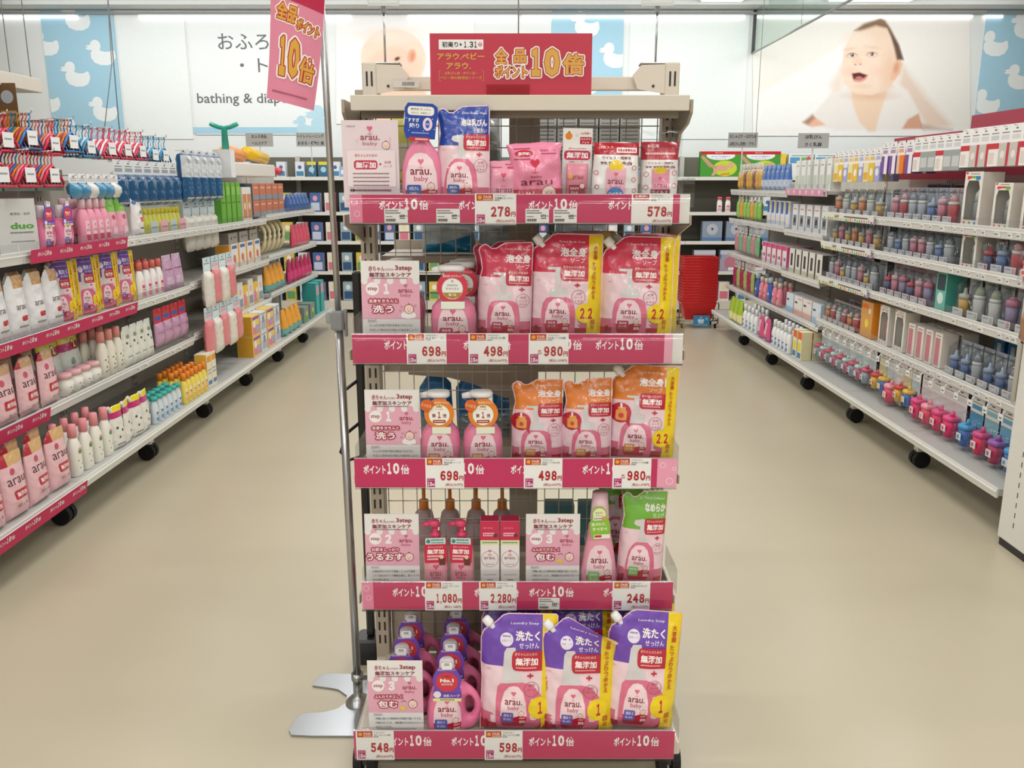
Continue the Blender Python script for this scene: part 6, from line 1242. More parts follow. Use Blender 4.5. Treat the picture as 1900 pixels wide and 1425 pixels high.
KMV = k_pouch(.16, .25, .03, [(0, 1, '#c9a2c0')], [('fine', (.1, .9, .6, .03, '#b04a7a', 2)), ('rect', (.1, .2, .9, .4, '#d9b8d0'))], notch=False, name='mauve_pack'); row(KMV, S, 5.86, 6.2, 2, .975, .05, 'mauve clear wrapped pack', 'third level', 'pack')
KGB = k_box(.24, .09, .16, '#a9a29c', [('ell', (.3, .5, .06, '#5a5450')), ('fine', (.5, .9, .5, .1, '#6a6460', 2))], '#8d8680', name='grey_box'); KYB = k_box(.22, .21, .12, '#e9e2dc', [('rect', (0, 0, .18, 1, '#e8a63a')), ('ell', (.55, .4, .16, '#d9784a')), ('rect', (.3, .8, .9, .93, '#4f74b0')), ('ell', (.7, .25, .1, '#e8b0c4'))], '#e8a63a', name='toy_box')
row(KYB, S, 7.3, 8.2, 4, .99, .05, 'white toy box with orange edge', 'third level', 'box'); row(KGB, S, 7.3, 8.2, 3, 1.202, .06, 'flat grey box laid over the toy boxes', 'third level', 'box')
def seat():
    mb = MB(); pts = [(.12 * math.cos(2 * math.pi * k / 20), 0, .15 + .15 * math.sin(2 * math.pi * k / 20)) for k in range(20)]; mb.tube(pts, .022, '#e6d9b0', 'plastic', 8, True); o = mb.build('toilet_seat_ring'); mb = MB(); mb.box((-.03, -.026, .10), (.03, -.024, .2), '#b9c0b8', 'paper'); mb.build('label_card', o); return Kind(o)
KS = seat(); row(KS, S, 8.35, 9.2, 5, 1.044, .17, 'cream padded ring seat', 'third level', 'ring seat', rot=1.25); KRD = k_pouch(.14, .25, .03, [(0, 1, '#e0506c')], notch=False, name='red_cloth_pack'); row(KRD, S, 9.4, 10.2, 5, 1.02, .06, 'rose red cloth pack', 'third level', 'pack')
# fourth level
mb = MB(); mb.box((-.1, 0, 0), (.1, .0015, .26), '#d2d3d0', 'paper'); A = Art().T(.2, .26, -.1, 0); A.text('無添加・自然', .6, .72, .05, '#5a5a5a', w=.5, b=.01); A.text('duo', .62, .5, .12, '#5fa04a', w=.6, b=.04); A.fine(.3, .9, .36, .03, '#777777', 3); A.fine(.3, .9, .2, .02, '#777777', 4); A.put(mb); o = mb.build('info_card'); o.location = at(S, 4.25, .08, 1.371); o.rotation_euler = (0, 0, RZ[S] - .5); tag(o, 'grey information card with green lettering beside the hanger-side laundry bottles', 'card')
KL = Kind(dup(bpy.data.objects['laundry_bottle']))
for i, (D, dep) in enumerate(((4.47, .07), (4.47, .18), (4.66, .07), (4.66, .18))): KL.put(at(S, D, dep, 1.371), RZ[S] - .1, 'pink laundry bottle, %s, hanger-side fourth level' % ['front, beside the information card', 'rear, beside the information card', 'front, next to the small pink bottles', 'rear, next to the small pink bottles'][i], 'laundry bottle', 'laundry bottles on the hanger-side fourth level')
KS1 = k_bottle(.085, .25, '#ee9ab2', '#efc9d2', '#c8304e', '#f3ccd6', 'heart', .4, capf=.2); row(KS1, S, 4.80, 5.12, 4, 1.37, .05, 'small pink bottle with lime tag', 'fourth level', 'bottle', 2, .1)
KG1 = k_pouch(.13, .27, .03, [(0, .62, '#eda8bc'), (.62, 1, '#7fbf3f')], [('ell', (.5, .5, .16, '#c22a40', .05)), ('rrect', (.3, .05, .7, .3, .1, '#f3ccd6'))], seed=6); row(KG1, S, 5.12, 5.40, 2, 1.37, .06, 'pink refill pouch with lime green top', 'fourth level', 'refill pouch')
KW8 = k_pouch(.14, .27, .03, [(0, 1, '#e9e6e6')], [('text', ('811', .65, .58, .08, '#3a3a3a'), dict(b=.03)), ('rrect', (.5, .36, .85, .46, .04, '#d8402f')), ('fine', (.4, .9, .2, .03, '#555555', 3)), ('ell', (.2, .8, .16, '#3a6aa8', .05))], seed=8); row(KW8, S, 5.40, 5.62, 1, 1.37, .04, 'white numbered refill pouch with red tab', 'fourth level', 'refill pouch')
KYL = k_bottle(.045, .17, '#dcdc5a', '#e8dc3a', None, '#eef0d0', '#8ab04a', .45, capf=.2); row(KYL, S, 5.66, 6.36, 10, 1.37, .09, 'slim yellow bottle', 'fourth level', 'bottle')
KCD = k_box(.12, .09, .002, '#b9c4c4', [('fine', (.1, .9, .5, .1, '#7a8a8a', 3))], name='shelf_card'); KCD2 = k_box(.12, .09, .002, '#e0a8b4', [('fine', (.1, .9, .5, .1, '#b06a7a', 3))], name='shelf_card'); row([KCD, KCD2], S, 5.68, 6.34, 4, 1.37, .03, ['grey green card before the slim yellow bottles', 'pink card before the slim yellow bottles'], 'fourth level', 'card')
KGR = k_box(.11, .34, .12, '#6fae3f', [('rect', (.1, .7, .9, .9, '#8cc45a')), ('fine', (.2, .8, .5, .03, '#4a7a2a', 3))], '#5a9a34', name='green_box'); KBR = k_box(.13, .30, .1, '#e6dfd6', [('rect', (.06, .1, .94, .8, '#c98a5a')), ('ell', (.5, .45, .25, '#e8c8a8'))], '#d9d0c4', name='brown_box'); KDB = k_box(.2, .15, .12, '#c9775a', [('rect', (0, 0, 1, .3, '#8a93a0')), ('fine', (.2, .8, .7, .08, '#f0d8c8', 3))], '#4a6a80', name='terracotta_box')
row(KGR, S, 7.2, 7.75, 4, 1.37, .06, 'tall green box', 'fourth level', 'box'); row(KBR, S, 7.78, 8.05, 2, 1.37, .06, 'brown and white picture box', 'fourth level', 'box'); row.sh = .153; row(KDB, S, 8.1, 9.2, 5, 1.40, .06, 'terracotta and grey box', 'fourth level', 'box', stack=2)
KBD = k_pouch(.12, .2, .05, [(0, 1, '#3f62a0')], notch=False, name='blue_pack'); row(KBD, S, 9.35, 10.3, 6, 1.40, .08, 'dark blue clear wrapped pack', 'fourth level', 'pack')
# blue bath toys hanging, blue bags with silver headers
KBB = k_hang(.14, .27, '#9aa0a8', '#11507e', 'flat', T=.04, hdr=.28, name='blue_bath_pack', top='#dfe2e6', marks=(('fine', (.05, .95, .1, .05, '#e8e8e8', 2)),)); row(KBB, S, 5.3, 6.3, 7, 1.83, .06, 'deep blue hanging pack with silver header', 'top hooks', 'hanging pack')
KSV2 = k_hang(.15, .36, '#c9ccd2', '#145584', 'flat', T=.045, hdr=.06, name='silver_topped_pack', top='#dfe2e6', marks=(('rect', (.0, .52, 1, .97, '#d4d8dd')), ('poly', ([(.1, .97), (.5, .52), (.6, .52), (.3, .97)], '#b4bac2')), ('fine', (.1, .9, .06, .04, '#e8e8e8', 2)))); row(KSV2, S, 6.32, 7.14, 5, 1.93, .04, 'blue hanging pack with crumpled silver top', 'top hooks', 'hanging pack')
row(KN2, S, 6.46, 7.16, 4, 1.56, .10, 'white pack hung behind the silver topped ones', 'fourth level', 'hanging pack')
# white tray with toys on top
mb = MB(); mb.box((0, 0, 0), (1.5, .3, .12), '#e6dfd6', 'plastic', .01); o = mb.build('white_bin'); o.location = (-2.40, 7.5, 1.765); o.rotation_euler = (0, 0, RZ[-1]); tag(o, 'long cream bin lying along the top of the hanger-side shelving', 'bin')
def toy(name, pts, r, col, loc, label, cat='toy'):
    mb = MB(); mb.tube(pts, r, col, 'plastic', 10); o = mb.build(name); o.location = loc; return tag(o, label, cat)
toy('toy_whale', [(0, -.3, .03), (0, -.1, .06), (0, .1, .05), (0, .28, .03)], .055, '#f09a4a', (-2.5, 7.95, 1.916), 'long orange float toy on the cream bin'); toy('toy_boat', [(0, -.3, .07), (0, 0, .05), (0, .3, .03)], .055, '#f2c42a', (-2.48, 8.62, 1.916), 'long yellow float toy on the cream bin'); toy('toy_float', [(0, -.16, .03), (0, .16, .03)], .04, '#e0324a', (-2.46, 9.22, 1.80), 'flat red toy at the end of the shelving top')
mb = MB(); mb.loft([(0, .03, .03), (.15, .022, .022), (.16, .03, .03)], '#2fa88f', 'plastic', 12); mb.tube([(-.11, 0, .20), (-.05, 0, .175), (0, 0, .165), (.05, 0, .175), (.11, 0, .20)], .018, '#2fa88f', 'plastic', 10); o = mb.build('tap_extender'); o.location = (-2.5, 7.2, 1.781); x, z = U(418, 268, 7.2); o.location.x = x; o.location.z = z - .04; tag(o, 'teal green plastic forked toy standing up on the shelf top', 'toy')
mb = MB(); mb.box((x - .09, 7.15, 1.75), (x + .05, 7.26, z - .04), '#e5e6e8', 'paper'); tag(mb.build('white_carton'), 'white carton under the teal forked toy', 'carton')
# clothes hangers
def hanger_pack(cols, n, w=.205, striped=False):
    root = empty('hanger_pack'); z0 = -.06
    for k in range(n):
        mb = MB(); y = .018 * k; c = cols[k % len(cols)]
        mb.tube([(0, y, .0), (.018, y, .012), (.02, y, -.01), (.0, y, -.03), (0, y, z0)], .004, c, 'plastic', 6)
        mb.tube([(0, y, z0), (-w * .25, y, z0 - .03), (-w * .5, y, z0 - .085), (-w * .45, y, z0 - .105), (0, y, z0 - .10), (w * .45, y, z0 - .105), (w * .5, y, z0 - .085), (w * .25, y, z0 - .03)], .007, c, 'plastic', 6, True)
        mb.tube([(-.035, y, z0 - .03), (0, y, z0 - .065), (.035, y, z0 - .03)], .005, c, 'plastic', 6); mb.build('hanger', root)
    mb = MB(); mb.box((-.045, -.012, z0 - .085), (.045, -.010, z0 - .015), '#eef0f2', 'paper'); A = Art(); A.fine(-.03, .03, z0 - .05, .008, '#7a8088', 2); A.put(mb, y=-.012); mb.build('label_card', root)
    mb = MB(); mb.tube([(0, -.02, .012), (0, .16, .006)], .0025, '#c6c8ca', 'metal', 6); mb.tube([(0, -.02, .012), (0, -.024, .03)], .0025, '#c6c8ca', 'metal', 6); mb.build('display_hook', root)
    return Kind(root)
H1 = hanger_pack(['#2f7fd0', '#e07a2a', '#c83a3a', '#e0a02a', '#2f6a8a'], 8); H2 = hanger_pack(['#e8305a', '#f08a9a', '#e07a2a', '#3a6ab0'], 8); H3 = hanger_pack(['#e8355f', '#f6f0f2'], 9); H4 = hanger_pack(['#2a94c4', '#bfe0ea'], 7)
seqH = [(H1, 'blue'), (H2, 'red'), (H1, 'blue'), (H2, 'pink'), (H1, 'blue'), (H4, 'pale blue')]
for i, D in enumerate((4.06, 4.28, 4.5, 4.72, 4.92, 5.12)):
    seqH[i][0].put((-2.42, D, 2.035 - (.02 if i % 2 else 0)), RZ[-1], 'bundle of %s fronted rainbow hangers, %s along the hanger-side top hooks' % (seqH[i][1], ORD[i]), 'clothes hanger', 'bundles of rainbow hangers')
for i, D in enumerate((5.34, 5.56, 5.78)): H3.put((-2.40, D, 2.015), RZ[-1], 'bundle of red and white striped hangers, %s along the hanger-side top hooks' % ORD[i], 'clothes hanger', 'bundles of striped hangers')
for i, D in enumerate((5.98, 6.16)): H4.put((-2.40, D, 2.0), RZ[-1], 'bundle of teal hangers after the striped ones, %s along' % ORD[i], 'clothes hanger', 'bundles of teal hangers')
for i, D in enumerate((4.1, 4.33, 4.56)): H2.put((-2.36, D, 1.852), RZ[-1], 'low bundle of red hangers below the rainbow ones, %s along' % ORD[i], 'clothes hanger', 'low bundles of red hangers')
KRP = k_hang(.10, .12, '#c8ccd0', '#3f8fb8', 'flat', T=.03, hdr=.3, name='round_pad_pack'); KRP2 = k_hang(.10, .12, '#c8ccd0', '#e2e4e4', 'flat', T=.03, hdr=.3, name='round_pad_pack')
row([KRP, KRP, KRP2], S, 4.7, 5.28, 6, 1.74, .03, ['small blue pad pack', 'small blue pad pack', 'small white pad pack'], 'lower hooks', 'hanging pack')
KGD = k_box(.3, .2, .08, '#8b9a8c', [('rect', (.1, .1, .9, .9, '#7c8a80'))], '#707c74', name='dull_box'); row(KGD, S, 3.7, 5.3, 5, 1.66, .36, 'dull grey green box deep behind the hangers', 'top ledge', 'box', sc=(1, 1, .6))
# hanging canopy board with wires and picture strip
mb = MB(); mb.box((-3.0, 3.2, 2.19), (-2.60, 5.02, 2.262), '#d8d1c6', 'paint', .003); tag(mb.build('canopy_board'), 'grey beige canopy board hung on wires above the hangers', 'canopy board')
for i, (x, y) in enumerate(((-2.62, 4.75), (-2.62, 4.95), (-2.95, 3.6))): wire('canopy_wire', [(x, y, 2.262), (x, y, CEIL - .002)], .003, '#8f9294', 'thin wire holding the canopy board, ' + ['next to last before the board end', 'closest to the board end', 'closest to the aisle entrance'][i], 'wire', 'canopy wires')
mb = MB(); mb.box((0, 0, 0), (.16, .003, .27), '#7a5a3c', 'paper'); A = Art().T(.16, .27); A.rect(.0, .0, .4, 1, '#d9d0c4'); A.ell(.7, .75, .2, '#b9c4d0'); A.rect(.45, .3, .95, .5, '#c9a05a'); A.ell(.65, .2, .2, '#e0a04a'); A.rect(.08, .2, .3, .6, '#8fa0b0'); A.put(mb); o = mb.build('picture_panel'); o.location = (-2.69, 4.62, 1.93); tag(o, 'narrow brown picture panel hanging under the canopy board', 'panel')
wire('ceiling_wire', [(-2.56, 5.85, 1.96), (-2.57, 5.9, 2.9), (-2.6, 6.0, CEIL - .002)], .0035, '#8a8d8f', 'straight grey wire from the ceiling to the striped hangers', 'wire'); wire('ceiling_wire', [(-2.66, 5.82, 1.97), (-2.58, 5.88, 2.45), (-2.56, 5.9, 3.2), (-2.61, 6.0, CEIL - .002)], .003, '#8a8d8f', 'slack grey wire twisting round the straight one', 'wire')

# ============================ maroon-board side
S = 1
for (a, b, z0, z1, lb) in ((4.0, 5.62, 1.90, 2.115, 'maroon header board standing over the hooked packs, nearer the entrance'), (5.64, 6.72, 1.88, 2.03, 'maroon header board further in, behind the hooked yellow packs')):
    mb = MB(); mb.box((2.87, a, z0 - .15), (2.885, b, z1), '#a5273f', 'paint'); tag(mb.build('header_board'), lb, 'board', 'maroon header boards')
kinds = [k_hang(.10, .2, '#d8d8d8', '#c9c4bd', 'box', T=.03, hdr=.4, name='hook_pack', marks=(('rect', (.75, 0, 1, 1, '#c23a48')), ('ell', (.4, .5, .2, '#e8e4e0')))), k_hang(.10, .2, '#c9ccd0', '#f0ece8', 'box', T=.03, hdr=.4, name='hook_pack', marks=(('rect', (0, .75, 1, 1, '#c8323f')), ('rect', (.1, .1, .6, .6, '#e0d4cc')))),
    k_hang(.10, .2, '#cfd2d6', '#9fa5a4', 'box', T=.03, hdr=.4, name='hook_pack', marks=(('rect', (.1, .2, .9, .7, '#c9cccb')),)), k_hang(.10, .2, '#b090b8', '#7a4fa0', 'box', T=.03, hdr=.4, name='hook_pack', marks=(('rect', (.5, 0, 1, 1, '#efeaf0')),)), k_hang(.10, .2, '#e8a878', '#ee7f2e', 'box', T=.03, hdr=.4, name='hook_pack', marks=(('rect', (0, 0, .4, 1, '#d9c4a8')),)),
    k_hang(.09, .22, '#e0c060', '#e9c23c', 'box', T=.02, hdr=.4, name='hook_pack', marks=(('ell', (.5, .5, .3, '#f6f0dc')),)), k_hang(.09, .22, '#b0b4dc', '#a7a9d9', 'box', T=.02, hdr=.4, name='hook_pack', marks=(('ell', (.5, .5, .3, '#e9ebf8')), ('rect', (0, .8, 1, 1, '#e8e4f0')))), k_hang(.09, .22, '#e8c880', '#efe3b0', 'box', T=.02, hdr=.4, name='hook_pack', marks=(('rect', (.1, .1, .9, .5, '#e8b030')),))]
row([kinds[1], kinds[0], kinds[0]], 1, 4.15, 5.15, 10, 1.99, .06, ['white hook pack with red top', 'beige hook pack with red edge', 'beige hook pack with red edge'], 'top hooks', 'hanging pack', 2, .1)
row([kinds[2], kinds[2], kinds[1]], 1, 5.15, 5.75, 6, 1.975, .06, ['grey hook pack', 'grey hook pack', 'white hook pack after the grey ones'], 'top hooks', 'hanging pack', 2, .1)
row([kinds[3], kinds[4], kinds[3]], 1, 5.75, 6.25, 4, 1.965, .06, ['purple hook pack', 'orange hook pack', 'purple hook pack'], 'top hooks', 'hanging pack', 2, .1)
row([kinds[6], kinds[5], kinds[7]], 1, 6.25, 7.15, 9, 1.935, .06, ['lilac hook pack', 'yellow hook pack', 'cream hook pack'], 'top hooks', 'hanging pack', 2, .1)
def window_box(w, h, d, dark='#3a3f40', cup=('#c9d0d2', '#8f999c'), rim=('#d8483a', '#6fae3f', '#2f7fc0')):
    root = empty('window_box'); mb = MB(); out = [(-.36, .12), (.36, .12), (.38, .7), (.28, .84), (-.28, .84), (-.38, .7)]
    hole = [(x * w, z * h) for x, z in out]; mb.prism([(-w / 2, 0), (w / 2, 0), (w / 2, h), (-w / 2, h)], 0, .002, '#e9e4dc', 'paper', holes=[hole]); mb.box((-w / 2, .002, 0), (-w / 2 + .002, d, h), '#ded8ce', 'paper'); mb.box((w / 2 - .002, .002, 0), (w / 2, d, h), '#ded8ce', 'paper'); mb.box((-w / 2, d - .002, 0), (w / 2, d, h), dark, 'paper'); mb.box((-w / 2, .002, h - .002), (w / 2, d, h), '#ece8e0', 'paper'); mb.box((-w / 2, .002, 0), (w / 2, d, .002), dark, 'paper')
    A = Art().T(w, h, -w / 2, 0)
    for k, c in enumerate(rim): A.poly([(.14 + k * .24, .85 + (.03 if k == 1 else 0)), (.38 + k * .24, .85 + (.03 if k < 2 else 0) - (.0 if k < 2 else .0)), (.38 + k * .24, .92), (.14 + k * .24, .92)], c); A.ell(.2 + k * .3, .065, .05, c)
    A.rect(.04, .955, .16, .99, '#c23a3a'); A.fine(.3, .8, .95, .02, '#a09a90', 3); A.put(mb); mb.build('carton', root)
    mb = MB(); r = w * .24; mb.loft([(.004, r, r * .8, 2.3, 0, d / 2), (h * .42, r, r * .8, 2.3, 0, d / 2), (h * .46, r * .8, r * .7, 2, 0, d / 2)], cup[1], 'plastic', 18); mb.loft([(h * .46, r * .9, r * .8, 2, 0, d / 2), (h * .6, r * .85, r * .75, 2, 0, d / 2), (h * .72, r * .3, r * .3, 2, 0, d / 2)], cup[0], 'plastic', 18); mb.build('feeding_bottle', root)
    mb = MB(); mb.box((-w * .4, .003, h * .1), (w * .4, .0035, h * .88), '#ffffff', 'clear'); mb.build('clear_window', root); return Kind(root)
W1 = window_box(.19, .30, .12); W2 = window_box(.17, .24, .12, rim=('#d8483a', '#d8483a', '#6fae3f')); W3 = window_box(.15, .27, .1, '#5a4a50', ('#e58aa4', '#d06a80'), ('#c9b8b0', '#c9b8b0', '#c9b8b0')); W4 = window_box(.15, .27, .1, '#4a5560', ('#8a80b8', '#6a8aa0'), ('#c9b8b0', '#c9b8b0', '#c9b8b0'))
W2.put(at(1, 4.62, .04, 1.466), RZ[1], 'white box with dark window, nearer the entrance, maroon-board top shelf', 'window box', 'window boxes'); W1.put(at(1, 4.93, .04, 1.466), RZ[1], 'large white box with a rainbow edged dark window, maroon-board top shelf', 'window box', 'window boxes')
W2.put(at(1, 4.35, .04, 1.466), RZ[1], 'white box with dark window beside the endcap, maroon-board top shelf', 'window box', 'window boxes'); W2.put(at(1, 4.90, .04, 1.236), RZ[1], 'white box with dark window, maroon-board fourth level', 'window box', 'window boxes', sc=(.95, 1, .85))
W3.put(at(1, 5.90, .04, .611), RZ[1], 'white box with a pink cup window, maroon-board second level', 'window box', 'window boxes'); W4.put(at(1, 5.66, .04, .611), RZ[1], 'white box with a purple cup window, maroon-board second level', 'window box', 'window boxes')
def mute(c, t=.30, g=(.30, .29, .29)):
    a = hx(c); return tuple(a[i] * (1 - t) + g[i] * t for i in range(3))
CV = [0]
def cup_pack(c1, c2, w=.11, h=.19, name='feeding_bottle_pack', card='#d9dcdc'):
    c1, c2 = mute(c1), mute(c2); v = CV[0] % 3; CV[0] += 1
    mb = MB(); mb.box((-w / 2, .055, 0), (w / 2, .057, h), card, 'paper'); A = Art().T(w, h, -w / 2, 0); A.rect(0, .84, 1, 1, mute(c2, .5)); A.fine(.1, .9, .9, .04, '#f0f0f0', 3); A.put(mb, y=.055); o = mb.build(name); r = w * .33
    mb = MB()
    if v == 0:   # feeding bottle: body, collar, domed cap
        mb.loft([(.003, r * .85, r * .8), (h * .10, r, r * .9), (h * .30, r * .86, r * .8), (h * .50, r, r * .9), (h * .54, r * .8, r * .75)], c1, 'plastic', 14); mb.loft([(h * .54, r * .9, r * .85), (h * .62, r * .9, r * .85)], '#e6e4e0', 'plastic', 14); mb.loft([(h * .62, r * .72, r * .7), (h * .74, r * .66, r * .62), (h * .82, r * .34, r * .34)], c2, 'plastic', 14)
    elif v == 1:  # training mug with two handles
        mb.loft([(.003, r * .8, r * .75), (h * .46, r * .95, r * .85)], c1, 'plastic', 14); mb.loft([(h * .46, r * 1.02, r * .92), (h * .56, r * .95, r * .85), (h * .58, r * .4, r * .3), (h * .72, r * .25, r * .18)], c2, 'plastic', 14)
        for sx in (-1, 1): mb.tube([(sx * r * .9, 0, h * .42), (sx * r * 1.35, 0, h * .38), (sx * r * 1.35, 0, h * .2), (sx * r * .85, 0, h * .15)], .005, c2, 'plastic', 6)
    else:        # straw tumbler
        mb.loft([(.003, r * .75, r * .7), (h * .55, r * .92, r * .85)], c1, 'plastic', 14); mb.loft([(h * .55, r, r * .9), (h * .66, r * .98, r * .88), (h * .70, r * .7, r * .6)], c2, 'plastic', 14); mb.box((-r * .5, -r * .3, h * .69), (r * .5, r * .3, h * .76), c2, 'plastic', .004)
    mb.build('cup', o)
    mb = MB(); mb.loft([(.001, w * .46, .045, 4, 0, .01), (h * .8, w * .46, .045, 4, 0, .01), (h * .95, w * .45, .02, 4, 0, .03)], '#f4f4f4', 'milky', 12) if 0 else mb.loft([(.001, w * .46, .045, 4, 0, .01), (h * .8, w * .46, .045, 4, 0, .01), (h * .95, w * .45, .02, 4, 0, .03)], '#eef0f2', 'clear', 12)
    mb.box((-w * .43, -.0365, .006), (w * .43, -.0355, h * .22), mute('#d8dade', .1), 'paper'); A = Art().T(w * .86, h * .2, -w * .43, .006); A.fine(.1, .6, .55, .2, '#8a8f98', 3); A.rect(.7, .2, .92, .8, c2); A.put(mb, y=-.0365); mb.build('clear_shell', o); return Kind(o)
C = {k: cup_pack(*v) for k, v in dict(grey=('#c5cbd4', '#8f98a8'), blue=('#3f6fb0', '#a9bcd8'), pink=('#e07a92', '#f0c4c8'), red=('#d8323f', '#e8a0a4'), yellow=('#e8b43a', '#d9d9c8'), purple=('#9a86b0', '#e07a9a'), white=('#e6e8e4', '#b9c8a8'), navy=('#2a3f80', '#d8323f'), orange=('#ee8a3a', '#e8c4a0')).items()}
def cups(names, D0, D1, z, lvl, dep=.064, ranks=1, cat='cup', s=1, **k): row([C[n] for n in names], s, D0, D1, k.pop('n', len(names)), z, dep, ['%s cup in clear pack' % n for n in names], lvl, cat, ranks, .12, **k)
cups(['red', 'pink', 'blue', 'grey', 'grey'], 5.1, 6.0, 1.466, 'top shelf', n=7, ranks=2, sc=(1.1, 1, 1.1)); cups(['yellow', 'white', 'orange'], 6.12, 7.05, 1.466, 'top shelf', n=6, ranks=2)
KCG = k_box(.15, .13, .16, '#8f8a8c', [('rect', (.05, .86, .95, .96, '#3a3638')), ('fine', (.2, .8, .4, .06, '#b9b4b4', 3))], '#7d787a', name='grey_carton'); row(KCG, 1, 5.1, 6.0, 5, 1.466, .28, 'dark grey carton behind the cups', 'top shelf', 'carton', sc=(1, 1, 1.8))
cups(['navy', 'red', 'blue'], 4.25, 4.78, 1.236, 'fourth level', n=4); cups(['grey', 'blue', 'grey', 'pink', 'pink'], 5.1, 6.0, 1.236, 'fourth level', n=8, ranks=2, sc=(1, 1, .95)); cups(['yellow', 'pink', 'yellow', 'orange'], 6.12, 7.05, 1.236, 'fourth level', n=7, ranks=2, sc=(1, 1, 1.05))
cups(['yellow', 'purple', 'white', 'white'], 4.2, 5.0, .956, 'third level', n=5, sc=(1.2, 1, 1.2)); cups(['purple', 'pink', 'navy'], 5.3, 6.0, .956, 'third level', n=6, ranks=2, sc=(1.05, 1, 1.1)); row(k_box(.12, .24, .12, '#6fbcae', [('rect', (.1, .5, .9, .9, '#3a4a50')), ('ell', (.5, .3, .3, '#d9efe8'))], '#4fa89c', name='teal_box'), 1, 5.08, 5.28, 1, .956, .05, 'teal box with dark picture', 'third level', 'box')
cups(['grey', 'yellow', 'pink', 'grey'], 6.12, 7.05, .956, 'third level', n=8, ranks=2)
cups(['blue', 'grey', 'blue'], 4.15, 5.0, .611, 'second level', n=7, sc=(1, 1, 1.05)); KPB = k_box(.09, .21, .1, '#e9e1da', [('rect', (.1, .05, .75, .85, '#c9808c')), ('fine', (.2, .8, .9, .03, '#8a7a70', 3))], '#efe8e0', name='pink_window_box'); row(KPB, 1, 5.08, 5.56, 4, .611, .05, 'cream and dull pink box', 'second level', 'box', 2, .12)
KBX = k_box(.1, .16, .1, '#3a86c4', [('rect', (.3, .1, .7, .9, '#e0d8cc'))], '#2f74b0', name='blue_box'); row(KBX, 1, 4.15, 5.0, 6, .611, .30, 'bright blue box at the back', 'second level', 'box', sc=(1, 1, 1.3))
KOB = k_box(.2, .26, .12, '#d9a05a', [('ell', (.55, .4, .16, '#f0d84a')), ('rect', (.05, .8, .6, .92, '#e8742a')), ('ell', (.75, .75, .1, '#e9e4e0'))], '#ee8f22', name='orange_picture_box'); row(KOB, 1, 6.08, 6.32, 1, .611, .04, 'large orange picture box', 'second level', 'box'); cups(['red', 'orange', 'red', 'white'], 6.36, 7.05, .611, 'second level', n=6, ranks=2, sc=(1, 1, .9))
# hanging cups above the lowest deck
def hk(card, c1, c2, w=.12, h=.25): return k_hang(w, h, card, (c1, c2), 'blister', T=.04, hdr=.3, name='hooked_cup')
HB = [hk('#8fc4cf', '#e0245f', '#d8488a'), hk('#6fb4cf', '#b82a5a', '#9a5ab0'), hk('#4f9ac0', '#2f6ab8', '#3fa0d8'), hk('#d9dcdc', '#e8186a', '#ee4a8c'), hk('#dfe0e0', '#f0426a', '#f5a0b0'), hk('#e0dca8', '#e8b832', '#d83a3f'), hk('#c9dce8', '#2f74c8', '#e8c23a'), hk('#cfe0dd', '#c86a8a', '#b9d4cc'), hk('#c4d4da', '#8fa8b8', '#d0506a')]
def clip_(): mb = MB(); return mb
row([HB[2], HB[1], HB[0]], 1, 4.1, 4.72, 4, .542, .06, ['hooked blue cup', 'hooked plum cup', 'hooked magenta cup'], 'lowest hooks', 'cup', 2, .15, sc=1.15)
row([HB[3], HB[3], HB[4]], 1, 4.75, 5.3, 4, .542, .06, ['hooked hot pink beaker', 'hooked hot pink beaker', 'hooked rose beaker'], 'lowest hooks', 'cup', 2, .15, sc=1.15)
row([HB[6], HB[5], HB[4]], 1, 5.32, 5.95, 5, .542, .06, ['hooked blue and yellow beaker', 'hooked yellow and red beaker', 'hooked coral beaker'], 'lowest hooks', 'cup', 2, .15)
row([HB[8], HB[7]], 1, 6.0, 7.1, 9, .538, .06, ['hooked grey blue pack', 'hooked pale pink pack'], 'lowest hooks', 'cup', 2, .15)
def grip(): mb = MB(); mb.tube([(-.0, .06, .0), (0, -.03, .0), (0, -.045, -.02)], .004, '#eceeee', 'plastic', 6); mb.box((-.022, -.05, -.05), (.022, -.047, -.015), '#f0f0ee', 'paper'); mb.box((-.012, -.051, -.04), (.012, -.05, -.03), '#8a9098', 'paper'); return Kind(mb.build('price_hook'))
row(grip(), 1, 4.05, 7.1, 20, .5615, .03, 'white price hook above the hooked cups', 'lowest hooks', 'price hook')
# bays further in
KWH = k_bottle(.08, .24, '#eef0f0', '#e6e8ea', '#4f74b8', '#e4e8ee', '#3a5aa8', .4, capf=.25); KPK = k_pouch(.15, .22, .03, [(0, 1, '#e0558a')], [('rrect', (.3, .3, .7, .8, .1, '#f0c0d0')), ('rect', (.2, .1, .8, .2, '#5a3a90'))], name='pink_pouch'); KCT = k_box(.09, .24, .09, '#efe9c8', [('rect', (0, .72, 1, .98, '#ee6a2a')), ('rect', (.15, .3, .85, .6, '#e8d84a')), ('rect', (.1, .05, .9, .25, '#3f7fc4'))], '#e6dfae', name='milk_carton'); KLG = k_pouch(.16, .26, .04, [(0, .4, '#e9e6a0'), (.4, 1, '#a8c83a')], name='lime_refill')
row(KCT, 1, 7.14, 7.4, 2, .24, .06, 'white orange and blue carton', 'lowest deck', 'carton', 2, .1, base=True); row(KWH, 1, 7.42, 7.95, 5, .24, .06, 'white bottle with blue print', 'lowest deck', 'bottle', 2, .1, base=True); row(KPK, 1, 7.98, 8.4, 2, .24, .05, 'hot pink refill pouch', 'lowest deck', 'refill pouch', base=True); row(KWH, 1, 8.45, 9.0, 4, .24, .06, 'white bottle after the pink pouches', 'lowest deck', 'bottle', 2, .1, base=True); row(KLG, 1, 9.02, 9.5, 3, .24, .05, 'lime green refill pouch', 'lowest deck', 'refill pouch', base=True)
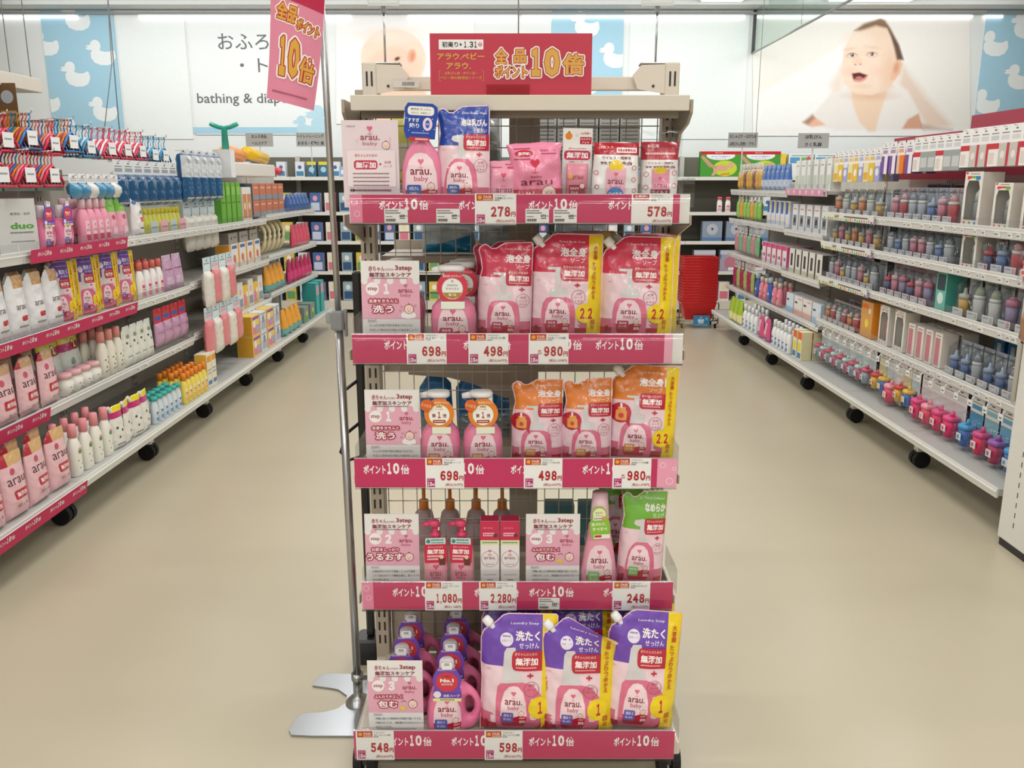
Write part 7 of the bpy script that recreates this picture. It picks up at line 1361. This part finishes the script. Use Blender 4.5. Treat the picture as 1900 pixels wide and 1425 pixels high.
KBC = k_box(.22, .17, .14, '#ece6e2', [('rect', (.0, .0, 1, .3, '#e9b8b0')), ('rect', (.1, .6, .4, .7, '#4a3a38')), ('fine', (.5, .9, .85, .04, '#c9707a', 3))], '#dcd4ce', name='wipe_carton'); KBC2 = k_box(.2, .17, .14, '#d9e4ee', [('rect', (.0, .0, 1, .3, '#a8c8e4')), ('rect', (.1, .6, .4, .7, '#3a4a5a'))], '#c8d4de', name='wipe_carton')
row([KBC2, KBC, KBC], 1, 7.14, 8.1, 4, .541, .05, ['white carton with blue foot', 'white carton with pink foot', 'white carton with pink foot'], 'second level', 'carton'); KPB2 = k_bottle(.085, .23, '#e68a9a', '#d9c4b8', None, '#eeb0ba', '#c8506a', .5, capf=.2); KBB2 = k_bottle(.09, .25, '#3a62b8', '#a9bcc8', None, '#4f7acc', '#e0e4f0', .6, capf=.2)
row([KPB2, KPB2, KBB2], 1, 8.2, 9.1, 6, .541, .05, ['pink bottle with beige cap', 'pink bottle with beige cap', 'blue canister'], 'second level', 'bottle', 2, .1); KSP = k_hang(.1, .3, '#c0cf9a', '#a8b86a', 'flat', T=.02, name='spoon_pack'); KSP2 = k_hang(.1, .3, '#d080a0', '#b02a60', 'flat', T=.02, name='spoon_pack')
row([KSP, KSP2], 1, 9.2, 10.1, 6, .84, .06, ['lime hanging pack', 'plum hanging pack'], 'second level', 'hanging pack')
KPX = k_box(.12, .20, .12, '#ece2e2', [('rect', (0, .8, 1, 1, '#e0508a')), ('ell', (.3, .4, .15, '#e08aa8')), ('ell', (.7, .4, .15, '#3a3a40'))], '#e85a98', name='pink_carton'); KDX = k_box(.14, .22, .12, '#e6e2dc', [('rect', (.3, .3, .7, .8, '#4a4442')), ('rect', (0, .0, 1, .2, '#d9d4b8'))], '#5a5250', name='dark_carton')
row([KDX, KDX], 1, 7.2, 8.1, 5, .901, .05, 'white and charcoal carton', 'third level', 'carton'); row(KPX, 1, 8.15, 9.0, 5, .921, .05, 'white carton with pink side', 'third level', 'carton', 2, .13)
KGG = k_hang(.11, .28, '#9ac0a0', '#7fb48a', 'flat', T=.03, name='green_cloth_pack'); KRR = k_hang(.11, .28, '#d8a0a8', '#c98a94', 'flat', T=.03, name='rose_cloth_pack'); row([KGG, KRR], 1, 9.1, 10.1, 6, 1.225, .065, ['green hanging pack', 'rose hanging pack'], 'third level', 'hanging pack')
KWG = k_box(.14, .24, .1, '#e9e9ea', [('rect', (.15, .2, .85, .6, '#8a8f98')), ('ell', (.5, .4, .2, '#3a3f48')), ('fine', (.2, .8, .8, .03, '#c84a5a', 3))], '#dcdcde', name='bottle_set_box'); KBW = k_box(.12, .24, .1, '#dfe4ee', [('rect', (.05, .5, .6, .95, '#3f62b0')), ('ell', (.6, .3, .25, '#f0dcc8')), ('rect', (.7, .6, .95, .95, '#f0d040'))], '#c8d0e4', name='tissue_box')
row(KWG, 1, 7.15, 8.1, 5, 1.281, .05, 'white box with grey bottle picture', 'fourth level', 'box', 2, .11); row(KBW, 1, 8.15, 8.9, 5, 1.301, .05, 'blue white and yellow picture box', 'fourth level', 'box'); KLM = k_hang(.09, .26, '#b0c890', '#9ac860', 'flat', T=.025, name='green_pack'); KOM = k_hang(.09, .26, '#d8c090', '#e8a84a', 'flat', T=.025, name='orange_pack'); row([KLM, KLM, KOM], 1, 9.1, 10.1, 7, 1.58, .06, ['lime hanging pouch', 'lime hanging pouch', 'amber hanging pouch'], 'fourth level', 'hanging pack')
KWT = k_box(.1, .26, .09, '#ececea', [('rect', (.1, .2, .9, .5, '#c9d4c0')), ('fine', (.2, .8, .8, .03, '#7a8a7a', 3))], '#e0e0de', name='white_carton'); row(KWT, 1, 7.15, 8.1, 6, 1.641, .05, 'tall white carton', 'top shelf', 'carton'); KBP = k_pouch(.14, .26, .03, [(0, .45, '#b9cbe4'), (.45, 1, '#3f6ab4')], [('ell', (.4, .3, .2, '#ecdccc')), ('text', ('おゆ', .5, .75, .1, '#e8eef8'), dict(b=.02))], notch=False, name='blue_refill_pack'); row(KBP, 1, 8.2, 9.1, 6, 1.621, .05, 'blue refill bag with pale foot', 'top shelf', 'refill bag')
KAM = k_hang(.09, .26, '#c8a878', '#d9a84a', 'flat', T=.025, name='brush_pack'); KBN = k_hang(.09, .26, '#a08070', '#8a5a50', 'flat', T=.025, name='brush_pack'); row([KAM, KAM, KBN], 1, 9.15, 10.1, 8, 1.90, .06, ['amber brush pack', 'amber brush pack', 'brown brush pack'], 'top hooks', 'hanging pack')
# endcap panel nearest the camera
root = empty('endcap_unit', (2.36, 3.92, 0)); mb = MB(); mb.box((.0, -.9, .035), (.045, -.0, 1.12), '#e6e4df', 'paint', .003); mb.box((.045, -.05, .035), (.6, -.0, 1.12), '#e6e4df', 'paint', .003); A = Art()

for k in range(20): mb.box((-.0008, -.12, .12 + k * .05), (.0002, -.114, .145 + k * .05), '#4a4640', 'paint')
mb.build('side_panel', root); mb = MB(); mb.box((.0, -.9, .0), (.6, -.02, .035), '#3a3835', 'rubber'); mb.build('base_plinth', root)
mb = MB(); mb.tube([(-.0, .02, .70), (-.0, .02, 1.75)], .012, '#d9d6ce', 'paint', 8); mb.tube([(-.0, .02, .70), (.06, .02, .68)], .012, '#d9d6ce', 'paint', 8); mb.build('corner_post', root); tag(root, 'white slotted endcap panel unit with thin post beside the maroon-board shelving', 'endcap unit')
KEC = k_hang(.11, .22, '#f2b0a0', ('#f07a9a', '#f0503a'), 'blister', T=.03, hdr=.3, name='endcap_pack'); KEC.put((2.298, 3.78, 1.49), RZ[1], 'pink and orange pack hooked on the endcap panel, upper one', 'hanging pack', 'packs on the endcap panel'); KEC2 = k_hang(.11, .24, '#b8a08a', '#a87a5a', 'flat', T=.03, hdr=.35, name='endcap_pack'); KEC2.put((2.298, 3.78, 1.24), RZ[1], 'brown pack with white header hooked on the endcap panel, lower one', 'hanging pack', 'packs on the endcap panel')

# printed banners clipped over some shelf fronts
def shelf_banner(s_, D0, D1, z, col, art, label):
    L = D1 - D0; mb = MB(); mb.box((0, -.0015, 0), (L, 0, .058), col, 'paper'); A = Art(); art(A, L); A.put(mb, y=-.0015); o = mb.build('shelf_banner'); o.location = (s_ * (LX[s_] - .014), D1 if s_ > 0 else D0, z); o.rotation_euler = (R(12), 0, RZ[s_]); tag(o, label, 'banner', 'printed shelf front banners')
def ba(A, L):
    for k in range(6): A.ell(.08 + k * .16, .03, .02, '#f6dfe8', n=12); A.ell(.105 + k * .16, .04, .012, '#f6dfe8', n=10)
def bb(A, L):
    r_ = random.Random(5)
    for k in range(24): A.ell(.03 + k * .042, .004 + r_.random() * .012, .008 + r_.random() * .008, r_.choice(('#8fc45a', '#e8c84a', '#5a7ac4', '#e08a9a', '#6fae6a')), n=10)
    A.text('ふんわり', .3, .035, .022, '#44403c', b=.03); A.fine(.45, .9, .03, .01, '#6a6660', 4)
shelf_banner(1, 7.12, 8.1, 1.60, '#e6a3c0', ba, 'pale pink shelf banner with ducklings under the tall white cartons')
shelf_banner(1, 6.08, 7.08, 1.425, '#f0f0ec', bb, 'white shelf banner with coloured specks, top shelf, beside the pink duckling one')
shelf_banner(1, 6.08, 7.08, 1.195, '#f0f0ec', bb, 'white shelf banner with coloured specks on the maroon-board fourth level')
shelf_banner(1, 6.08, 7.08, .915, '#f0f0ec', bb, 'white shelf banner with coloured specks on the maroon-board third level')
# ------------------------------------------------------------------ things at the far end
def header(px0, px1, py0, py1, D, lines, label, extra=None):
    x0, z1 = U(px0, py0, D); x1, z0 = U(px1, py1, D); mb = MB(); mb.box((x0, D, z0), (x1, D + .006, z1), '#b3b3b3', 'paper'); A = Art(); h = z1 - z0
    for i, t in enumerate(lines):
        A.text(t, (x0 + x1) / 2, z1 - h * (.25 + .5 * i), h * .27, '#1d1d1f', w=(x1 - x0) * (.9 if len(t) > 5 else .55), b=.02)
    A.put(mb, y=D); mb.box(((x0 + x1) / 2 - .006, D + .006, z0 - .30), ((x0 + x1) / 2 + .006, D + .012, z0 + .05), '#d5d5d2', 'plastic'); tag(mb.build('category_sign'), label, 'sign', 'grey category signs over the shelving')
header(1352, 1405, 246, 274, 9.3, ('おしゃぶり・はがため', 'ほ乳びん洗剤・ブラシ'), 'grey category sign above the amber brush packs'); header(1482, 1537, 247, 275, 7.6, ('ほ乳びん', 'さく乳器'), 'grey category sign above the tall white cartons')
header(455, 507, 247, 272, 9.06, ('おふろ用品', 'ヘルスケア'), 'grey category sign behind the orange float toy'); header(549, 604, 246, 272, 10.2, ('トイレトレーニング', 'おまる・補助便座'), 'grey category sign near the tall metal pole')
# wall shelving behind everything
def wall_bay(x0, x1, levels, label, seed):
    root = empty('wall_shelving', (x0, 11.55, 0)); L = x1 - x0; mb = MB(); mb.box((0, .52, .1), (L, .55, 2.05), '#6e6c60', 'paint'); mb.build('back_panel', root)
    for x in (0, L - .03): mb = MB(); mb.box((x, .48, 0), (x + .03, .52, 2.06), '#c9c4b8', 'paint'); mb.build('upright', root)
    mb = MB(); mb.box((0, 0, .05), (L, .52, .16), '#d8d4c8', 'paint'); mb.build('base_deck', root)
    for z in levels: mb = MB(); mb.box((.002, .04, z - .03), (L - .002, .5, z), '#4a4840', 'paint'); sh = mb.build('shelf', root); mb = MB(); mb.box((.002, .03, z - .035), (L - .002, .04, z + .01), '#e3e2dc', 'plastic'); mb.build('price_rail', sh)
    return tag(root, label, 'shelving', 'wall shelving')
WB = [(-3.9, -2.9), (-2.9, -1.9), (-1.9, -.9), (-.9, .1), (.1, 1.1), (1.1, 2.3), (2.3, 3.5), (3.5, 4.7), (4.7, 5.9)]
wl = [.55, .95, 1.33, 1.78]
wn = ['behind the hanger-side shelving', 'at the far end of the hanger-side aisle', 'seen past the tall metal pole', 'behind the middle display, pole end', 'behind the middle display, outer end', 'behind the red baskets', 'behind the maroon-board shelving end', 'under the laughing baby poster', 'beyond the laughing baby poster']
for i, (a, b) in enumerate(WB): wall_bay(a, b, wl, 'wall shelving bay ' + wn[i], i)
def wrow(Ks, x0, x1, n, z, ds, lvl, cat, dep=.06, sc=None):
    c = {}
    for i in range(n):
        d = ds[i % len(ds)]; q = c.get(d, 0); c[d] = q + 1; Ks[i % len(Ks)].put((x0 + (x1 - x0) * (i + .5) / n, 11.55 + dep, z + .001), 0, '%s, %s along, wall shelving %s' % (d, ORD[q], lvl), cat, '%s on the wall shelving %s' % (d, lvl), sc=sc)
KAB = k_box(.52, .33, .12, '#4c9a3a', [('rect', (0, .88, 1, 1, '#c8262f')), ('text', ('Aprica', .45, .94, .05, '#f6e8e8'), dict(w=.2, b=.02)), ('ell', (.5, .84, .36, '#f0f2f4', .18)), ('text', ('はじめてのお風呂から', .5, .80, .06, '#3a6aa8'), dict(w=.46, b=.01)), ('text', ('すぐ使える', .5, .71, .06, '#3a6aa8'), dict(w=.26, b=.01)), ('rect', (0, .88, 1, 1, '#c8262f')), ('ell', (.62, .35, .3, '#c8d83a', .3)), ('ell', (.52, .36, .18, '#d9a88a', .12)), ('ell', (.76, .46, .08, '#dcae90', .12)), ('poly', ([(.0, .78), (.06, .84), (.3, .5), (.42, .42), (.4, .34), (.22, .4)], '#c99a80')), ('poly', ([(.36, .34), (.44, .2), (.34, .06), (.28, .08), (.34, .24)], '#d9a88a')), ('poly', ([(.5, .08), (.75, .12), (.74, .18), (.52, .14)], '#e0823a')), ('text', ('Aprica', .45, .94, .05, '#f6e8e8'), dict(w=.2, b=.02))], '#3a7a2c', name='baby_bath_box')
x1_ = U(1297, 300, 11.6)[0]; x2_ = U(1378, 300, 11.6)[0]
for k, px in enumerate((1337, 1411)): KAB.put((U(px, 300, 11.6)[0], 11.6, 1.781), 0, 'green baby bath box with red top, %s' % ['beside the middle display end', 'behind the category sign'][k], 'box', 'green baby bath boxes')
KWI = k_box(.32, .30, .12, '#eceeec', [('rect', (.05, .6, .45, .85, '#5aa0d0')), ('rect', (.5, .6, .9, .85, '#7ab86a')), ('fine', (.1, .9, .9, .04, '#5a7a8a', 3)), ('ell', (.6, .3, .2, '#e8c0a8')), ('ell', (.8, .8, .08, '#e05070'))], '#d8dad8', name='white_chair_box'); KYX = k_box(.14, .30, .12, '#f0cf2a', [('ell', (.5, .75, .2, '#f0c8b0')), ('rect', (.1, .1, .5, .5, '#e88a3a'))], '#e0b820', name='yellow_box')
wrow([KYX], 3.43, 3.57, 1, 1.78, ['yellow box beside the baby bath boxes'], 'top', 'box'); wrow([KWI], 3.6, 4.95, 4, 1.78, ['white box with small pictures'], 'top', 'box')
KLB = k_box(.2, .14, .12, '#8fb4dc', [('rect', (.1, .3, .9, .7, '#e8eef4')), ('ell', (.5, .5, .12, '#d87aa0'))], '#7aa0c8', name='tissue_pack'); KBT = k_box(.12, .2, .1, '#3f6f90', [('ell', (.5, .5, .3, '#a8d0dc')), ('rect', (0, .8, 1, 1, '#e8d23a'))], '#2f5a78', name='dark_blue_box'); KWB = k_box(.12, .2, .1, '#dfe4e8', [('rect', (.1, .1, .9, .4, '#4f8ab0')), ('ell', (.5, .65, .2, '#4f62a8'))], '#d0d6da', name='pale_box')
wrow([KLB, KWB], -3.85, -2.9, 4, 1.78, ['pale blue wrapped pack', 'white and blue box'], 'top', 'box'); wrow([KWB, KBT, KBT, KWB, KLB], -2.85, -1.0, 12, 1.78, ['white and blue box near the pole', 'dark blue box with yellow top', 'dark blue box with yellow top', 'white and blue box near the pole', 'pale blue pack near the pole'], 'top', 'box'); wrow([KWB, KLB], -.8, 2.2, 12, 1.78, ['white box behind the middle display', 'blue pack behind the middle display'], 'top', 'box')
fill = [k_box(.14, .22, .1, c, [('rect', (.1, .1, .9, .5, c2)), ('ell', (.5, .72, .22, c3))], c2, name='goods_box') for c, c2, c3 in (('#d8dce4', '#6a84b8', '#f0e8e0'), ('#4a6aa8', '#c8d0e0', '#e8a0a8'), ('#e8e4e0', '#d87a8a', '#f0e0a0'), ('#9ab0bc', '#3a5a80', '#e8e8e8'), ('#e0c05a', '#6aa06a', '#f0f0e8'))]
nm = ['white and blue goods box', 'blue goods box', 'white and rose goods box', 'slate goods box', 'yellow and green goods box']
for li, z in enumerate((.161, .551, .951, 1.331)):
    lv = ['base', 'lower', 'middle', 'upper'][li]
    wrow(fill, -3.85, -.95, 15, z, nm, lv + ' row by the pole', 'box', sc=(1, 1, 1.15))
    if li > 0: wrow([fill[0], fill[3], fill[1]], -.85, 1.9, 12, z, ['white and blue goods box', 'slate goods box', 'blue goods box'], lv + ' row behind the display', 'box', sc=(1, 1, 1.1))
KPT = k_bottle(.07, .2, '#f2efee', '#e8505f', '#e8a0a8', '#f4e8e8', '#d8506a', .8, capf=.12); KGT = k_bottle(.1, .2, '#3fae4a', '#e8863a', None, '#e8f0e0', '#3a8a3a', .5, capf=.15); KSV = k_box(.24, .24, .12, '#8f9cb0', [('ell', (.5, .6, .28, '#b8c0cc')), ('rect', (0, 0, 1, .2, '#5f84b0')), ('ell', (.5, .62, .06, '#7a2a3a'))], '#7a8698', name='silver_box'); KFG = k_box(.26, .26, .12, '#a9a0b4', [('rect', (0, .8, 1, 1, '#c8d0dc')), ('rect', (0, .6, .06, .8, '#3f84c4')), ('ell', (.5, .4, .3, '#c07a8a')), ('rect', (.4, .05, .8, .2, '#ececec'))], '#98909f', name='plush_box')
wrow([KPT], 2.68, 2.9, 2, 1.331, ['white bottle with red lid'], 'upper, outer bays', 'bottle'); wrow([KGT], 2.93, 3.1, 1, 1.331, ['green bottle with orange lid'], 'upper, outer bays', 'bottle'); wrow([KWB], 3.12, 3.45, 2, 1.331, ['pale box beside the green bottle'], 'upper, outer bays', 'box')
wrow([KSV], 2.5, 3.45, 3, .951, ['silver blue box with round window'], 'middle, outer bays', 'box', sc=(1.1, 1, 1.1)); wrow([KFG], 2.4, 3.45, 3, .551, ['mauve picture box with blue edge'], 'lower, outer bays', 'box', sc=(1.1, 1, 1.1))
wrow([KWB, fill[2]], 2.5, 3.45, 4, .161, ['pale box on the base', 'rose box on the base'], 'base, outer bays', 'box')
# stack of red baskets on a small trolley
BXc, BYc = U(1299, 611, 10.2)[0], 10.44
def basket():
    mb = MB(); w0, d0, w1, d1, h = .155, .11, .205, .15, .21; n = 1
    def wall(p, q, r, s_, inn=False): mb.add([p, q, r, s_], [(0, 1, 2, 3) if not inn else (3, 2, 1, 0)], '#cf1f24', 'plastic')
    for t, off in ((0, 0), (1, .003)):
        a, b, c, d = w0 - off, d0 - off, w1 - off, d1 - off; zb = off
        P = [(-a, -b, zb), (a, -b, zb), (a, b, zb), (-a, b, zb), (-c, -d, h), (c, -d, h), (c, d, h), (-c, d, h)]
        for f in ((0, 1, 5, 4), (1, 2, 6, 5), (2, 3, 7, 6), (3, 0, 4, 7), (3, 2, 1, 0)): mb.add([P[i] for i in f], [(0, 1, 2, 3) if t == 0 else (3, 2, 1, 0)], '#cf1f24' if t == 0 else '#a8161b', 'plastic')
    for k in range(12):
        x = -.15 + k * .0273; mb.box((x * 1.05, -.142, .05), (x * 1.05 + .004, -.125, .2), '#a3141a', 'plastic') if 0 else None
    o = mb.build('shopping_basket'); mb = MB(); mb.tube([(-w1, -d1, h), (w1, -d1, h), (w1, d1, h), (-w1, d1, h)], .005, '#d8262b', 'plastic', 6, True); mb.build('rim', o)
    mb = MB()
    for k in range(14): x = -.14 + k * .0215; mb.add([(x, -.1157, .03), (x + .006, -.1157, .03), (x * 1.18 + .006, -.1368, .14), (x * 1.18, -.1368, .14)], [(0, 1, 2, 3)], '#8f1116', 'plastic')
    mb.v = [(v[0], v[1] - .001, v[2]) for v in mb.v]; mb.build('slot_pattern', o); return Kind(o)
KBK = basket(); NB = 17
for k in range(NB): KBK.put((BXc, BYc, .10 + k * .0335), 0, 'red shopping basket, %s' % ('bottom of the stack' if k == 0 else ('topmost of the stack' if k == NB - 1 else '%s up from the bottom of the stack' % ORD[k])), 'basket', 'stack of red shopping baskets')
root = empty('basket_trolley', (BXc, BYc, 0)); mb = MB()
for sx in (-1, 1):
    for y in (-.13, .13): mb.tube([(sx * .20, y, .04), (sx * .235, y, .06), (sx * .235, y, .28), (sx * .225, y, .31)], .009, '#8f9294', 'metal', 8)
mb.tube([(-.235, -.13, .09), (.235, -.13, .09), (.235, .13, .09), (-.235, .13, .09)], .007, '#8f9294', 'metal', 8, True); mb.build('frame', root)
for sx in (-1, 1):
    for y in (-.13, .13): mb = MB(); mb.cyl((0, 0, -.01), .026, .02, '#1a1a1c', 'rubber', 16, Matrix.Translation((sx * .20, y, .027)) @ Matrix.Rotation(R(90), 4, 'Y')); mb.build('wheel', root)
tag(root, 'grey wheeled trolley frame under the red basket stack', 'trolley')
mb = MB(); mb.box((-.10, 0, 0), (.10, .004, .13), '#3f84b4', 'plastic', .001); A = Art().T(.2, .13, -.1, 0); A.poly([(.26, .62), (.66, .62), (.60, .25), (.32, .25)], '#d9e8f2'); A.line([(.38, .62), (.43, .85), (.5, .85), (.55, .62)], .02, '#d9e8f2'); A.rect(.34, .3, .58, .33, '#3f84b4'); A.rect(.33, .42, .59, .45, '#3f84b4'); A.fine(.15, .85, .1, .06, '#a9cbe0', 3); A.rect(.74, .55, .86, .8, '#8ab8d4'); A.put(mb); o = mb.build('basket_sign'); o.location = (BXc + .03, BYc - .165, .03); o.rotation_euler = (R(-6), 0, 0); tag(o, 'small blue sign with a basket picture on the trolley front', 'sign')
# black post with loops, standing in for an unidentified black shape behind the display
mb = MB(); mb.box((-.012, 0, .10), (.016, .03, 1.42), '#1d1b1b', 'plastic', .006); mb.tube([(-.01, .01, .90), (-.06, .0, .86), (-.075, 0, .80), (-.05, 0, .77), (-.01, .01, .78)], .006, '#1d1b1b', 'plastic', 8); mb.tube([(-.01, .01, 1.05), (-.05, .0, 1.02), (-.06, 0, .98)], .006, '#1d1b1b', 'plastic', 8); mb.box((-.05, -.03, 0), (.05, .06, .10), '#1d1b1b', 'plastic', .01); o = mb.build('black_loop_post'); o.location = (-.515, 2.84, .0); tag(o, 'black post with loop handle standing behind the display next to the metal pole', 'post')

for px, zb, lb in ((1412, 2.12, 'long thin wire from the ceiling down to the sign over the brush packs'), (1475, 3.42, 'short thin wire holding the glass smoke screen')):
    y_ = 9.3 if px == 1412 else 10.2; x = U(px, 100, y_)[0] if px == 1412 else GX + .003; wire('hanging_wire', [(x, y_, zb), (x, y_, CEIL - .002)], .003, '#90948f', lb)
